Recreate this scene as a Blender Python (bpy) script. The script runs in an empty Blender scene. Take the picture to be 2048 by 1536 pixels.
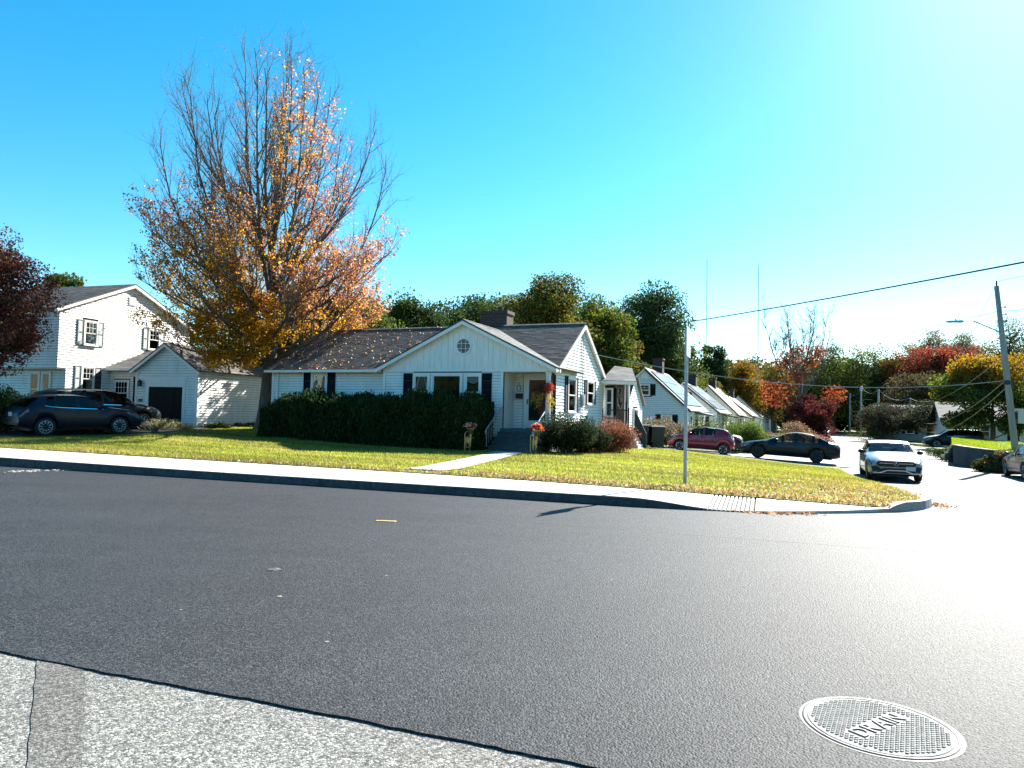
import bpy, bmesh, math, random
import numpy as np
from mathutils import Vector, Matrix, Euler

# ------------------------------------------------------------------ camera, sky, sun, exposure
R = math.radians
SC = bpy.context.scene
COL = SC.collection
FPX = 1420.0
CAM_H = 1.5
PITCH, ROLL = R(2.5), R(1.26)
cam_d = bpy.data.cameras.new("camera")
cam = bpy.data.objects.new("camera", cam_d)
COL.objects.link(cam)
cam_d.sensor_width = 36.0
cam_d.lens = FPX / 2048.0 * 36.0
cam_d.clip_start = 0.05
cam_d.clip_end = 5000.0
cam.matrix_world = Matrix.Translation((0, 0, CAM_H)) @ Matrix.Rotation(R(90) + PITCH, 4, 'X') @ Matrix.Rotation(ROLL, 4, 'Z')
SC.camera = cam
CM = cam.matrix_world.to_3x3()

SUN_AZ, SUN_EL = R(39), R(34.0)
world = bpy.data.worlds.new("World")
SC.world = world
world.use_nodes = True
wn, wl = world.node_tree.nodes, world.node_tree.links
bg = wn["Background"]
sky = wn.new("ShaderNodeTexSky")
sky.sky_type = 'NISHITA'
sky.sun_disc = False
sky.sun_elevation = SUN_EL
sky.sun_rotation = SUN_AZ
sky.altitude = 50.0
sky.air_density = 1.0
sky.dust_density = 0.17
sky.ozone_density = 2.5
hs = wn.new("ShaderNodeHueSaturation")
hs.inputs['Saturation'].default_value = 1.42
hs.inputs['Hue'].default_value = 0.482
wl.new(sky.outputs[0], hs.inputs['Color'])
wl.new(hs.outputs[0], bg.inputs['Color'])
bg.inputs['Strength'].default_value = 0.072

sun_d = bpy.data.lights.new("sun", 'SUN')
sun_d.energy = 5.0
sun_d.angle = R(0.53)
sun_d.color = (1.0, 0.95, 0.86)
sun = bpy.data.objects.new("sun", sun_d)
COL.objects.link(sun)
SUN_DIR = Vector((math.sin(SUN_AZ) * math.cos(SUN_EL), math.cos(SUN_AZ) * math.cos(SUN_EL), math.sin(SUN_EL)))
sun.rotation_euler = (-SUN_DIR).to_track_quat('-Z', 'Y').to_euler()

SC.view_settings.view_transform = 'Standard'
SC.view_settings.look = 'None'
SC.view_settings.gamma = 1.0
SC.view_settings.use_curve_mapping = False
SC.view_settings.exposure = 1.8
SC.render.engine = 'CYCLES'
SC.cycles.max_bounces = 8
SC.cycles.transparent_max_bounces = 12
SC.cycles.caustics_reflective = False
SC.cycles.caustics_refractive = False

# ------------------------------------------------------------------ helpers
rng = np.random.default_rng(7)
random.seed(7)

def at(px, py, Y):
    """world point at depth Y (world y) seen at photograph pixel (px, py)"""
    d = CM @ Vector(((px - 1024) / FPX, -(py - 768) / FPX, -1.0))
    k = Y / d.y
    return Vector((d.x * k, Y, CAM_H + d.z * k))

def smooth(a, b, x):
    t = np.clip((x - a) / (b - a), 0, 1)
    return t * t * (3 - 2 * t)

MATS = {}
def nodes_of(name):
    m = bpy.data.materials.new(name)
    m.use_nodes = True
    nt = m.node_tree
    return m, nt.nodes, nt.links, nt.nodes["Principled BSDF"]

def ramp(N, stops):
    r = N.new("ShaderNodeValToRGB")
    e = r.color_ramp.elements
    while len(e) < len(stops):
        e.new(0.5)
    for i, (p, c) in enumerate(stops):
        e[i].position = p
        e[i].color = (c[0], c[1], c[2], 1)
    return r

def mat(name, col, rough=0.6, var=0.12, scale=6.0, bump=0.0, bscale=60.0, metal=0.0, spec=0.5, stretch=(1, 1, 1), coat=0.0, dirt=0.0):
    """painted / stone / metal surface with soft colour variation, fine relief and grime"""
    if name in MATS:
        return MATS[name]
    m, N, L, p = nodes_of(name)
    tc = N.new("ShaderNodeTexCoord")
    mp = N.new("ShaderNodeMapping")
    mp.inputs['Scale'].default_value = stretch
    L.new(tc.outputs['Object'], mp.inputs['Vector'])
    nz = N.new("ShaderNodeTexNoise")
    nz.inputs['Scale'].default_value = scale
    nz.inputs['Detail'].default_value = 6
    L.new(mp.outputs[0], nz.inputs['Vector'])
    lo = [c * (1 - var) for c in col]
    hi = [min(1, c * (1 + var)) for c in col]
    r = ramp(N, [(0.3, lo), (0.7, hi)])
    L.new(nz.outputs['Fac'], r.inputs['Fac'])
    out = r.outputs['Color']
    if dirt > 0:
        n2 = N.new("ShaderNodeTexNoise")
        n2.inputs['Scale'].default_value = 1.3
        n2.inputs['Detail'].default_value = 8
        n2.inputs['Roughness'].default_value = 0.7
        L.new(mp.outputs[0], n2.inputs['Vector'])
        r2 = ramp(N, [(0.5, (0, 0, 0)), (0.75, (dirt, dirt, dirt))])
        L.new(n2.outputs['Fac'], r2.inputs['Fac'])
        mx = N.new("ShaderNodeMix")
        mx.data_type = 'RGBA'
        L.new(r2.outputs['Color'], mx.inputs['Factor'])
        L.new(out, mx.inputs['A'])
        mx.inputs['B'].default_value = (col[0] * .45, col[1] * .43, col[2] * .38, 1)
        out = mx.outputs['Result']
    L.new(out, p.inputs['Base Color'])
    p.inputs['Roughness'].default_value = rough
    p.inputs['Metallic'].default_value = metal
    p.inputs['Specular IOR Level'].default_value = spec
    p.inputs['Coat Weight'].default_value = coat
    p.inputs['Coat Roughness'].default_value = 0.04
    if bump > 0:
        nb = N.new("ShaderNodeTexNoise")
        nb.inputs['Scale'].default_value = bscale
        nb.inputs['Detail'].default_value = 5
        L.new(mp.outputs[0], nb.inputs['Vector'])
        b = N.new("ShaderNodeBump")
        b.inputs['Strength'].default_value = bump
        b.inputs['Distance'].default_value = 0.02
        L.new(nb.outputs['Fac'], b.inputs['Height'])
        L.new(b.outputs[0], p.inputs['Normal'])
    MATS[name] = m
    return m

def leaf_mat(name, trans=0.5):
    if name in MATS:
        return MATS[name]
    m, N, L, p = nodes_of(name)
    a = N.new("ShaderNodeVertexColor")
    a.layer_name = "Col"
    p.inputs['Roughness'].default_value = 0.75
    p.inputs['Specular IOR Level'].default_value = 0.15
    L.new(a.outputs['Color'], p.inputs['Base Color'])
    tr = N.new("ShaderNodeBsdfTranslucent")
    hsv = N.new("ShaderNodeHueSaturation")
    hsv.inputs['Saturation'].default_value = 1.1
    hsv.inputs['Value'].default_value = 1.25
    L.new(a.outputs['Color'], hsv.inputs['Color'])
    L.new(hsv.outputs[0], tr.inputs['Color'])
    mx = N.new("ShaderNodeMixShader")
    mx.inputs[0].default_value = trans
    L.new(p.outputs[0], mx.inputs[1])
    L.new(tr.outputs[0], mx.inputs[2])
    L.new(mx.outputs[0], N["Material Output"].inputs['Surface'])
    MATS[name] = m
    return m

def glass_mat(name, tint=(0.8, 0.85, 0.85), refl=0.7):
    if name in MATS:
        return MATS[name]
    m, N, L, p = nodes_of(name)
    N.remove(p)
    t = N.new("ShaderNodeBsdfTransparent")
    t.inputs[0].default_value = (*tint, 1)
    g = N.new("ShaderNodeBsdfGlossy")
    g.inputs['Roughness'].default_value = 0.03
    g.inputs[0].default_value = (refl, refl, refl, 1)
    tc = N.new("ShaderNodeTexCoord")
    nz = N.new("ShaderNodeTexNoise")
    nz.inputs['Scale'].default_value = 1.5
    L.new(tc.outputs['Object'], nz.inputs['Vector'])
    b = N.new("ShaderNodeBump")
    b.inputs['Strength'].default_value = 0.08
    b.inputs['Distance'].default_value = 0.1
    L.new(nz.outputs['Fac'], b.inputs['Height'])
    L.new(b.outputs[0], g.inputs['Normal'])
    f = N.new("ShaderNodeFresnel")
    f.inputs['IOR'].default_value = 1.5
    mx = N.new("ShaderNodeMixShader")
    L.new(f.outputs[0], mx.inputs[0])
    L.new(t.outputs[0], mx.inputs[1])
    L.new(g.outputs[0], mx.inputs[2])
    L.new(mx.outputs[0], N["Material Output"].inputs['Surface'])
    MATS[name] = m
    return m

def tag(o, label=None, cat=None, group=None, kind=None):
    if label: o["label"] = label
    if cat: o["category"] = cat
    if group: o["group"] = group
    if kind: o["kind"] = kind
    return o

def thing(name, label, cat, loc=(0, 0, 0), rz=0.0, group=None):
    o = bpy.data.objects.new(name, None)
    o.empty_display_size = 0.2
    COL.objects.link(o)
    o.location = loc
    o.rotation_euler = (0, 0, rz)
    return tag(o, label, cat, group)

def link(name, me, m, parent=None):
    o = bpy.data.objects.new(name, me)
    if m is not None and not me.materials:
        me.materials.append(m)
    COL.objects.link(o)
    if parent is not None:
        o.parent = parent
    return o

class MB:
    """collects shapes into one mesh"""
    def __init__(s):
        s.v, s.f = [], []
    def add(s, vs, fs):
        b = len(s.v)
        s.v += [tuple(v) for v in vs]
        s.f += [tuple(i + b for i in f) for f in fs]
        return s
    def box(s, a, b):
        x0, y0, z0 = a; x1, y1, z1 = b
        return s.add([(x0, y0, z0), (x1, y0, z0), (x1, y1, z0), (x0, y1, z0), (x0, y0, z1), (x1, y0, z1), (x1, y1, z1), (x0, y1, z1)],
                     [(3, 2, 1, 0), (4, 5, 6, 7), (0, 1, 5, 4), (1, 2, 6, 5), (2, 3, 7, 6), (3, 0, 4, 7)])
    def hexa(s, p):
        return s.add(p, [(3, 2, 1, 0), (4, 5, 6, 7), (0, 1, 5, 4), (1, 2, 6, 5), (2, 3, 7, 6), (3, 0, 4, 7)])
    def prism(s, poly, axis, a, b):
        """poly: 2D points in the two other axes, extruded on axis from a to b"""
        n = len(poly)
        def mk(p, t):
            if axis == 'x': return (t, p[0], p[1])
            if axis == 'y': return (p[0], t, p[1])
            return (p[0], p[1], t)
        vs = [mk(p, a) for p in poly] + [mk(p, b) for p in poly]
        fs = [tuple(range(n))[::-1], tuple(range(n, 2 * n))]
        fs += [(i, (i + 1) % n, n + (i + 1) % n, n + i) for i in range(n)]
        return s.add(vs, fs)
    def tube(s, pts, rad, n=8, cap=True):
        pts = [Vector(p) for p in pts]
        if not hasattr(rad, '__len__'):
            rad = [rad] * len(pts)
        rings = []
        d0 = (pts[1] - pts[0]).normalized()
        ref = Vector((0, 0, 1)) if abs(d0.z) < 0.9 else Vector((1, 0, 0))
        u = d0.cross(ref).normalized()
        vs = []
        for i, p in enumerate(pts):
            d = (pts[min(i + 1, len(pts) - 1)] - pts[max(i - 1, 0)]).normalized()
            u = (u - d * u.dot(d)).normalized()
            w = d.cross(u)
            for k in range(n):
                a = 2 * math.pi * k / n
                vs.append(p + (u * math.cos(a) + w * math.sin(a)) * rad[i])
        fs = []
        for i in range(len(pts) - 1):
            for k in range(n):
                k2 = (k + 1) % n
                fs.append((i * n + k, i * n + k2, (i + 1) * n + k2, (i + 1) * n + k))
        if cap:
            fs.append(tuple(range(n))[::-1])
            m0 = (len(pts) - 1) * n
            fs.append(tuple(range(m0, m0 + n)))
        return s.add(vs, fs)
    def lathe(s, prof, axis='z', n=24, c=(0, 0, 0)):
        vs, fs = [], []
        for (r, h) in prof:
            for k in range(n):
                a = 2 * math.pi * k / n
                x, y = r * math.cos(a), r * math.sin(a)
                if axis == 'z': q = (x, y, h)
                elif axis == 'y': q = (x, h, y)
                else: q = (h, x, y)
                vs.append((q[0] + c[0], q[1] + c[1], q[2] + c[2]))
        for i in range(len(prof) - 1):
            for k in range(n):
                k2 = (k + 1) % n
                fs.append((i * n + k, i * n + k2, (i + 1) * n + k2, (i + 1) * n + k))
        fs.append(tuple(range(n))[::-1])
        m0 = (len(prof) - 1) * n
        fs.append(tuple(range(m0, m0 + n)))
        return s.add(vs, fs)
    def mesh(s, name, sm=False):
        me = bpy.data.meshes.new(name)
        me.from_pydata(s.v, [], s.f)
        bm = bmesh.new(); bm.from_mesh(me)
        bmesh.ops.recalc_face_normals(bm, faces=bm.faces)
        bm.to_mesh(me); bm.free()
        if sm:
            me.polygons.foreach_set('use_smooth', [True] * len(me.polygons))
        me.update()
        return me
    def build(s, name, m, parent=None, sm=False):
        return link(name, s.mesh(name, sm), m, parent)

def np_mesh(name, verts, quads, cols=None, sm=False):
    """fast mesh from numpy arrays; quads (n,4) or (n,3)"""
    me = bpy.data.meshes.new(name)
    nv, nf, k = len(verts), len(quads), quads.shape[1]
    me.vertices.add(nv)
    me.vertices.foreach_set('co', np.ascontiguousarray(verts, dtype=np.float32).ravel())
    me.loops.add(nf * k)
    me.loops.foreach_set('vertex_index', np.ascontiguousarray(quads, dtype=np.int32).ravel())
    me.polygons.add(nf)
    me.polygons.foreach_set('loop_start', np.arange(0, nf * k, k, dtype=np.int32))
    if sm:
        me.polygons.foreach_set('use_smooth', np.ones(nf, dtype=bool))
    me.update(calc_edges=True)
    if cols is not None:
        ca = me.color_attributes.new("Col", 'FLOAT_COLOR', 'POINT')
        c4 = np.ones((nv, 4), dtype=np.float32)
        c4[:, :3] = cols
        ca.data.foreach_set('color', c4.ravel())
    return me

def leaf_mesh(name, P, size, cols, w=0.65, up=None, upw=0.0):
    """one small diamond per leaf"""
    n = len(P)
    size = np.broadcast_to(np.asarray(size, dtype=float), (n,))
    U = rng.normal(size=(n, 3))
    if up is not None:
        U = U * (1 - upw) + np.asarray(up) * upw * 2
    U /= np.linalg.norm(U, axis=1)[:, None] + 1e-9
    V = np.cross(U, rng.normal(size=(n, 3)))
    V /= np.linalg.norm(V, axis=1)[:, None] + 1e-9
    s = size[:, None] * 0.5
    q = np.stack([P - U * s, P + V * s * w + U * s * .15, P + U * s, P - V * s * w + U * s * .15], axis=1).reshape(-1, 3)
    return np_mesh(name, q, np.arange(n * 4).reshape(n, 4), np.repeat(cols, 4, axis=0))

def palette(n, cols, jit=0.18, w=None):
    c = np.asarray(cols, dtype=float)
    i = rng.choice(len(c), size=n, p=w)
    return np.clip(c[i] * (1 + rng.normal(0, jit, (n, 1))), 0.003, 1)

# ------------------------------------------------------------------ the lie of the land
TH = R(20)                                  # main road's angle
cT, sT = math.cos(TH), math.sin(TH)
def st(x, y): return x * cT - y * sT, x * sT + y * cT
def xy(s, t): return s * cT + t * sT, -s * sT + t * cT
T_KERB, T_LAWN, T_NEAR = 12.1, 13.7, 3.07
def prof(t):
    return np.interp(t, [13, 17, 22, 28, 36, 60, 130], [0, -.12, -.36, -.58, -.62, -.66, -.8])
LP = [(-14.3, 19.8, .30), (-5.0, 16.4, .24), (0, 14.6, .20), (3.6, 14.85, .12), (7, 15.0, .03), (8.6, 16.2, -.02),
      (0, 26, .14), (-6, 28, .22), (-11.9, 34, .56), (-14.8, 33.5, .58), (-18.3, 34.6, .6), (-16.5, 27, .32),
      (-30, 30, .5), (-24, 23.5, .36), (-40, 40, .7), (-40, 29, .6), (3.5, 26, .10), (5.5, 31, .08), (6.7, 36, .06), (9.4, 40, -.28), (11.6, 39.3, -.48),
      (12.3, 35.5, -.38), (14.9, 34.5, -.56), (10.2, 19, -.15), (11.6, 23, -.36), (12.6, 26, -.48), (13.6, 30, -.54), (9, 26, -.2),
      (16.5, 38, -.58), (0, 45, .0), (-10, 50, .5), (14, 45, -.5), (20, 60, -.6), (0, 80, -.3), (-40, 70, .6), (-70, 60, .8), (40, 110, -.7)]
LPa = np.array(LP)
def _phi(r2): return 0.5 * r2 * np.log(r2 + 1e-9)
def _fit():
    n = len(LPa)
    d2 = ((LPa[:, None, :2] - LPa[None, :, :2]) ** 2).sum(-1)
    A = np.zeros((n + 3, n + 3))
    A[:n, :n] = _phi(d2) + np.eye(n) * 2.0
    A[:n, n:] = np.c_[np.ones(n), LPa[:, :2]]
    A[n:, :n] = A[:n, n:].T
    return np.linalg.solve(A, np.r_[LPa[:, 2], 0, 0, 0])
LW = _fit()
def lawn_z(x, y):
    x, y = np.atleast_1d(np.asarray(x, float)), np.atleast_1d(np.asarray(y, float))
    xc, yc = np.clip(x, -65, 40), np.clip(y, 10, 95)
    d2 = (xc[:, None] - LPa[None, :, 0]) ** 2 + (yc[:, None] - LPa[None, :, 1]) ** 2
    n = len(LPa)
    return _phi(d2) @ LW[:n] + LW[n] + LW[n + 1] * xc + LW[n + 2] * yc
ARC_S, ARC_T, ARC_R = -1.55, 16.7, 4.6
def s_edge(t):
    """left edge of the side street (kerb face)"""
    t = np.asarray(t, float)
    arc = ARC_S + np.sqrt(np.clip(ARC_R ** 2 - np.clip(ARC_T - t, 0, ARC_R) ** 2, 0, None))
    return np.where(t < ARC_T, arc, 3.05 + 0.061 * np.clip(t - 36, 0, None))
def ground_z(x, y):
    s, t = st(np.atleast_1d(np.asarray(x, float)), np.atleast_1d(np.asarray(y, float)))
    b = smooth(-0.6, 0.6, s - s_edge(t)) 
    z = lawn_z(x, y) * (1 - b) + prof(t) * b
    return np.where(t < T_KERB, 0.0, z)
def gz(x, y): return float(ground_z(x, y)[0])
# ------------------------------------------------------------------ ground materials
def asphalt_mat(name, base, speck, rough, bumpk, spotcol=None, sp=70.0, stain=0.0, spec=0.5, grain=0.22, patch=.07):
    m, N, L, p = nodes_of(name)
    tc = N.new("ShaderNodeTexCoord")
    def noise(scale, detail=3, rgh=.6):
        n = N.new("ShaderNodeTexNoise"); n.inputs['Scale'].default_value = scale; n.inputs['Detail'].default_value = detail
        n.inputs['Roughness'].default_value = rgh
        L.new(tc.outputs['Object'], n.inputs['Vector']); return n
    def mul(a, b):
        x = N.new("ShaderNodeMix"); x.data_type = 'RGBA'; x.blend_type = 'MULTIPLY'; x.inputs['Factor'].default_value = 1.0
        L.new(a, x.inputs['A']); L.new(b, x.inputs['B']); return x.outputs['Result']
    v = N.new("ShaderNodeTexVoronoi"); v.inputs['Scale'].default_value = sp
    L.new(tc.outputs['Object'], v.inputs['Vector'])
    # every stone its own tone, binder dark between
    bw = N.new("ShaderNodeSeparateColor"); L.new(v.outputs['Color'], bw.inputs[0])
    r1 = ramp(N, [(0.0, base), (0.55, [(a + b) * .5 * .8 for a, b in zip(base, speck)]), (1.0, speck)])
    L.new(bw.outputs[0], r1.inputs['Fac'])
    n1 = noise(sp * .45, 4, .7)
    rn = ramp(N, [(0.5 - grain, (.35, .35, .35)), (0.5 + grain, (1.5, 1.5, 1.5))]); L.new(n1.outputs['Fac'], rn.inputs['Fac'])
    col = mul(r1.outputs['Color'], rn.outputs['Color'])
    mp = N.new("ShaderNodeMapping"); mp.inputs['Rotation'].default_value = (0, 0, TH); mp.inputs['Scale'].default_value = (0.15, 0.8, 1)
    L.new(tc.outputs['Object'], mp.inputs['Vector'])
    n2 = N.new("ShaderNodeTexNoise"); n2.inputs['Scale'].default_value = 1.2; n2.inputs['Detail'].default_value = 6
    L.new(mp.outputs[0], n2.inputs['Vector'])
    r2 = ramp(N, [(0.3, (1 - patch,) * 3), (0.7, (1 + patch,) * 3)]); L.new(n2.outputs['Fac'], r2.inputs['Fac'])
    col = mul(col, r2.outputs['Color'])
    n5 = noise(2.2, 7, .7)
    r5 = ramp(N, [(0.35, (.88, .88, .89)), (0.65, (1.1, 1.1, 1.09))]); L.new(n5.outputs['Fac'], r5.inputs['Fac'])
    col = mul(col, r5.outputs['Color'])
    if stain > 0:
        n3 = noise(0.55, 6)
        r3 = ramp(N, [(0.45, (1, 1, 1)), (0.72, (1 - stain, 1 - stain * 1.02, 1 - stain * 1.08))]); L.new(n3.outputs['Fac'], r3.inputs['Fac'])
        col = mul(col, r3.outputs['Color'])
    if spotcol is not None:
        v2 = N.new("ShaderNodeTexVoronoi"); v2.inputs['Scale'].default_value = 1.4
        L.new(tc.outputs['Object'], v2.inputs['Vector'])
        r4 = ramp(N, [(0.0, (1, 1, 1)), (0.012, (1, 1, 1)), (0.02, (0, 0, 0))]); L.new(v2.outputs['Distance'], r4.inputs['Fac'])
        m4 = N.new("ShaderNodeMix"); m4.data_type = 'RGBA'
        L.new(r4.outputs['Color'], m4.inputs['Factor']); L.new(col, m4.inputs['A']); m4.inputs['B'].default_value = (*spotcol, 1)
        col = m4.outputs['Result']
    L.new(col, p.inputs['Base Color'])
    p.inputs['Roughness'].default_value = rough
    p.inputs['Specular IOR Level'].default_value = spec
    b1 = N.new("ShaderNodeBump"); b1.inputs['Strength'].default_value = bumpk; b1.inputs['Distance'].default_value = 0.010; b1.invert = True
    L.new(v.outputs['Distance'], b1.inputs['Height'])
    b2 = N.new("ShaderNodeBump"); b2.inputs['Strength'].default_value = bumpk; b2.inputs['Distance'].default_value = 0.012
    L.new(n1.outputs['Fac'], b2.inputs['Height']); L.new(b1.outputs[0], b2.inputs['Normal'])
    L.new(b2.outputs[0], p.inputs['Normal'])
    MATS[name] = m
    return m

M_NEW = asphalt_mat("new_asphalt", (.010, .012, .015), (.066, .069, .073), .66, .5, spotcol=(.3, .3, .28), sp=85, spec=.22, grain=.23, patch=.12)
M_OLD = asphalt_mat("old_pavement", (.05, .05, .046), (.40, .39, .355), .9, .4, sp=105, stain=.35, grain=.2)
M_OLD2 = asphalt_mat("old_pavement_worn", (.04, .04, .037), (.25, .24, .215), .9, .4, sp=105, stain=.35, grain=.2)
M_SIDE = asphalt_mat("side_street_asphalt", (.045, .045, .044), (.20, .198, .19), .75, .5, sp=50, stain=.45, spec=.25, patch=.2)
M_DRIVE = asphalt_mat("driveway_concrete", (.30, .29, .27), (.46, .45, .42), .8, .3, sp=50, stain=.25)
M_BLACKTOP = asphalt_mat("driveway_blacktop", (.035, .035, .037), (.09, .09, .09), .8, .4, sp=50, stain=.2)
M_CONC = mat("sidewalk_concrete", (.55, .53, .49), .8, .12, 5, .25, 90, dirt=.25)
M_KERB = mat("kerb_dark", (.085, .087, .09), .85, .35, 9, .5, 40, dirt=.5)  # darker tone for the stones before the corner
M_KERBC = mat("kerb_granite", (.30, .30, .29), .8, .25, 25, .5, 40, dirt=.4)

def lawn_mat():
    m, N, L, p = nodes_of("lawn_soil_and_turf")
    tc = N.new("ShaderNodeTexCoord")
    n1 = N.new("ShaderNodeTexNoise"); n1.inputs['Scale'].default_value = 0.5; n1.inputs['Detail'].default_value = 8
    n1.inputs['Roughness'].default_value = .65
    L.new(tc.outputs['Object'], n1.inputs['Vector'])
    r1 = ramp(N, [(0.3, (.09, .11, .016)), (0.5, (.12, .145, .022)), (0.7, (.17, .155, .04))])
    L.new(n1.outputs['Fac'], r1.inputs['Fac'])
    n2 = N.new("ShaderNodeTexNoise"); n2.inputs['Scale'].default_value = 25; n2.inputs['Detail'].default_value = 6
    L.new(tc.outputs['Object'], n2.inputs['Vector'])
    r2 = ramp(N, [(0.3, (.6, .6, .6)), (0.7, (1.3, 1.3, 1.3))])
    L.new(n2.outputs['Fac'], r2.inputs['Fac'])
    mx = N.new("ShaderNodeMix"); mx.data_type = 'RGBA'; mx.blend_type = 'MULTIPLY'; mx.inputs['Factor'].default_value = 1
    L.new(r1.outputs['Color'], mx.inputs['A']); L.new(r2.outputs['Color'], mx.inputs['B'])
    L.new(mx.outputs['Result'], p.inputs['Base Color'])
    p.inputs['Roughness'].default_value = .9
    b = N.new("ShaderNodeBump"); b.inputs['Strength'].default_value = .8; b.inputs['Distance'].default_value = .05
    L.new(n2.outputs['Fac'], b.inputs['Height']); L.new(b.outputs[0], p.inputs['Normal'])
    return m
M_LAWN = lawn_mat()

def grid_mesh(name, S, T, zf, world=True):
    """rows T x cols S (2D arrays of s,t) -> mesh"""
    x, y = xy(S, T)
    z = zf(x.ravel(), y.ravel())
    v = np.c_[x.ravel(), y.ravel(), z]
    nr, nc = S.shape
    i = np.arange(nr * nc).reshape(nr, nc)
    q = np.stack([i[:-1, :-1], i[:-1, 1:], i[1:, 1:], i[1:, :-1]], -1).reshape(-1, 4)
    return np_mesh(name, v, q, sm=True)

def struct(name, me, m):
    return tag(link(name, me, m), kind="structure")

# ground to the horizon
sp = np.unique(np.r_[np.linspace(-2500, -90, 14), np.linspace(-90, 120, 120), np.linspace(120, 2500, 14)])
tp = np.unique(np.r_[np.linspace(-900, -20, 8), np.linspace(-20, 12.05, 8), 12.2, np.linspace(12.4, 170, 130), np.linspace(170, 3000, 16)])
S, T = np.meshgrid(sp, tp)
def base_z(x, y):
    s, t = st(x, y)
    z = ground_z(x, y) - 0.07
    return np.where(t < T_LAWN + .3, np.minimum(z, -.06), z)
struct("ground", grid_mesh("ground", S, T, base_z), M_LAWN)

# lawn block
tp = np.r_[np.linspace(T_LAWN, 20, 22), np.linspace(20.6, 64, 70)]
fr = np.r_[np.linspace(0, .75, 40), np.linspace(.76, 1, 50)]
S = np.zeros((len(tp), len(fr))); T = np.zeros_like(S)
for i, t in enumerate(tp):
    e = float(s_edge(t)) - (.16 if t < 18 else .02)
    S[i] = -60 + fr * (e + 60)
    T[i] = t
struct("lawn", grid_mesh("lawn", S, T, lawn_z), M_LAWN)

# new asphalt of the main road, ragged near edge
sc = np.r_[np.linspace(-90, -12, 20), np.arange(-11.9, 9, .06), np.linspace(9.2, 60, 14)]
edge = T_NEAR + .006 * np.sin(sc * 2.1) + .004 * np.sin(sc * 9.7 + 1) + rng.normal(0, .004, len(sc))
cols_t = [edge - .003, edge, edge + .12]
for k in np.linspace(.05, 1, 16):
    cols_t.append(edge + .12 + (12.16 - edge - .12) * k)
T = np.array(cols_t); S = np.tile(sc, (len(cols_t), 1))
def road_z(x, y):
    return np.zeros(len(x))
me = grid_mesh("main_road", S, T, road_z)
me.polygons.foreach_set("use_smooth", np.zeros(len(me.polygons), dtype=bool))
co = np.empty(len(me.vertices) * 3); me.vertices.foreach_get('co', co); co = co.reshape(-1, 3)
n0 = len(sc); co[:n0, 2] = -.05
me.vertices.foreach_set('co', co.ravel())
struct("main_road", me, M_NEW)

sc = np.linspace(-90, 60, 90)
T = np.array([np.full(90, t) for t in np.linspace(-25, T_NEAR + .06, 12)]); S = np.tile(sc, (12, 1))
struct("old_pavement", grid_mesh("old_pavement", S, T, lambda x, y: np.full(len(x), -.011)), M_OLD)

# worn, darker strip of the old pavement, and a paving seam in the new asphalt
def sheet(name, quads, z, m, kind="structure"):
    vs = []; fs = []
    for q_ in quads:
        b_ = len(vs); vs += [(x_, y_, z) for x_, y_ in q_]; fs.append(tuple(range(b_, b_ + len(q_))))
    me = bpy.data.meshes.new(name); me.from_pydata(vs, [], fs); me.update()
    return tag(link(name, me, m), kind=kind)
def pl(px, py, z=0.0):
    p_ = at(px, py, 10); d_ = p_ - Vector((0, 0, CAM_H)); q_ = Vector((0, 0, CAM_H)) + d_ * ((z - CAM_H) / d_.z)
    return (q_.x, q_.y)
a_, b_ = pl(75, 1318), pl(168, 1335); c_, d_ = pl(168, 1700), pl(40, 1700)
lft = [Vector(a_).lerp(Vector(d_), k / 14) + Vector((random.uniform(-.008, .008), 0)) for k in range(15)]
rgt = [Vector(b_).lerp(Vector(c_), k / 14) + Vector((random.uniform(-.012, .012), 0)) for k in range(15)]
sheet("pavement_worn_strip", [[tuple(p_) for p_ in lft] + [tuple(p_) for p_ in rgt[::-1]]], -.007, M_OLD2)
for tt, w_ in ((9.55, .010),):
    q_ = []
    ss = np.linspace(-40, 14, 240)
    up_ = [xy(s_, tt + .01 * math.sin(s_ * 1.3) + random.uniform(-.004, .004)) for s_ in ss]
    dn_ = [xy(s_, tt - w_ + .01 * math.sin(s_ * 1.3) + random.uniform(-.004, .004)) for s_ in ss]
    sheet("paving_seam", [[up_[k], up_[k + 1], dn_[k + 1], dn_[k]] for k in range(len(ss) - 1)], .004, asphalt_mat("seam_asphalt%d" % int(tt), (.016, .018, .020), (.075, .078, .082), .7, .4, sp=85) if tt > 8 else asphalt_mat("seam_asphalt_dark", (.004, .004, .005), (.05, .05, .055), .7, .5, sp=80))

# side street
tp = np.r_[np.linspace(12.17, 20, 26), np.linspace(20.5, 150, 90)]
fr = np.linspace(0, 1, 24)
S = np.zeros((len(tp), 24)); T = np.zeros_like(S)
for i, t in enumerate(tp):
    a = float(s_edge(t)) + .0
    b = 3.3 + .061 * max(0, t - 36) + 7.6 + 14 * max(0, 1 - (t - 12) / 9) ** 2
    S[i] = a + (b - a) * fr; T[i] = t
struct("side_street", grid_mesh("side_street", S, T, lambda x, y: prof(st(x, y)[1]) - .004), M_SIDE)

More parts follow.
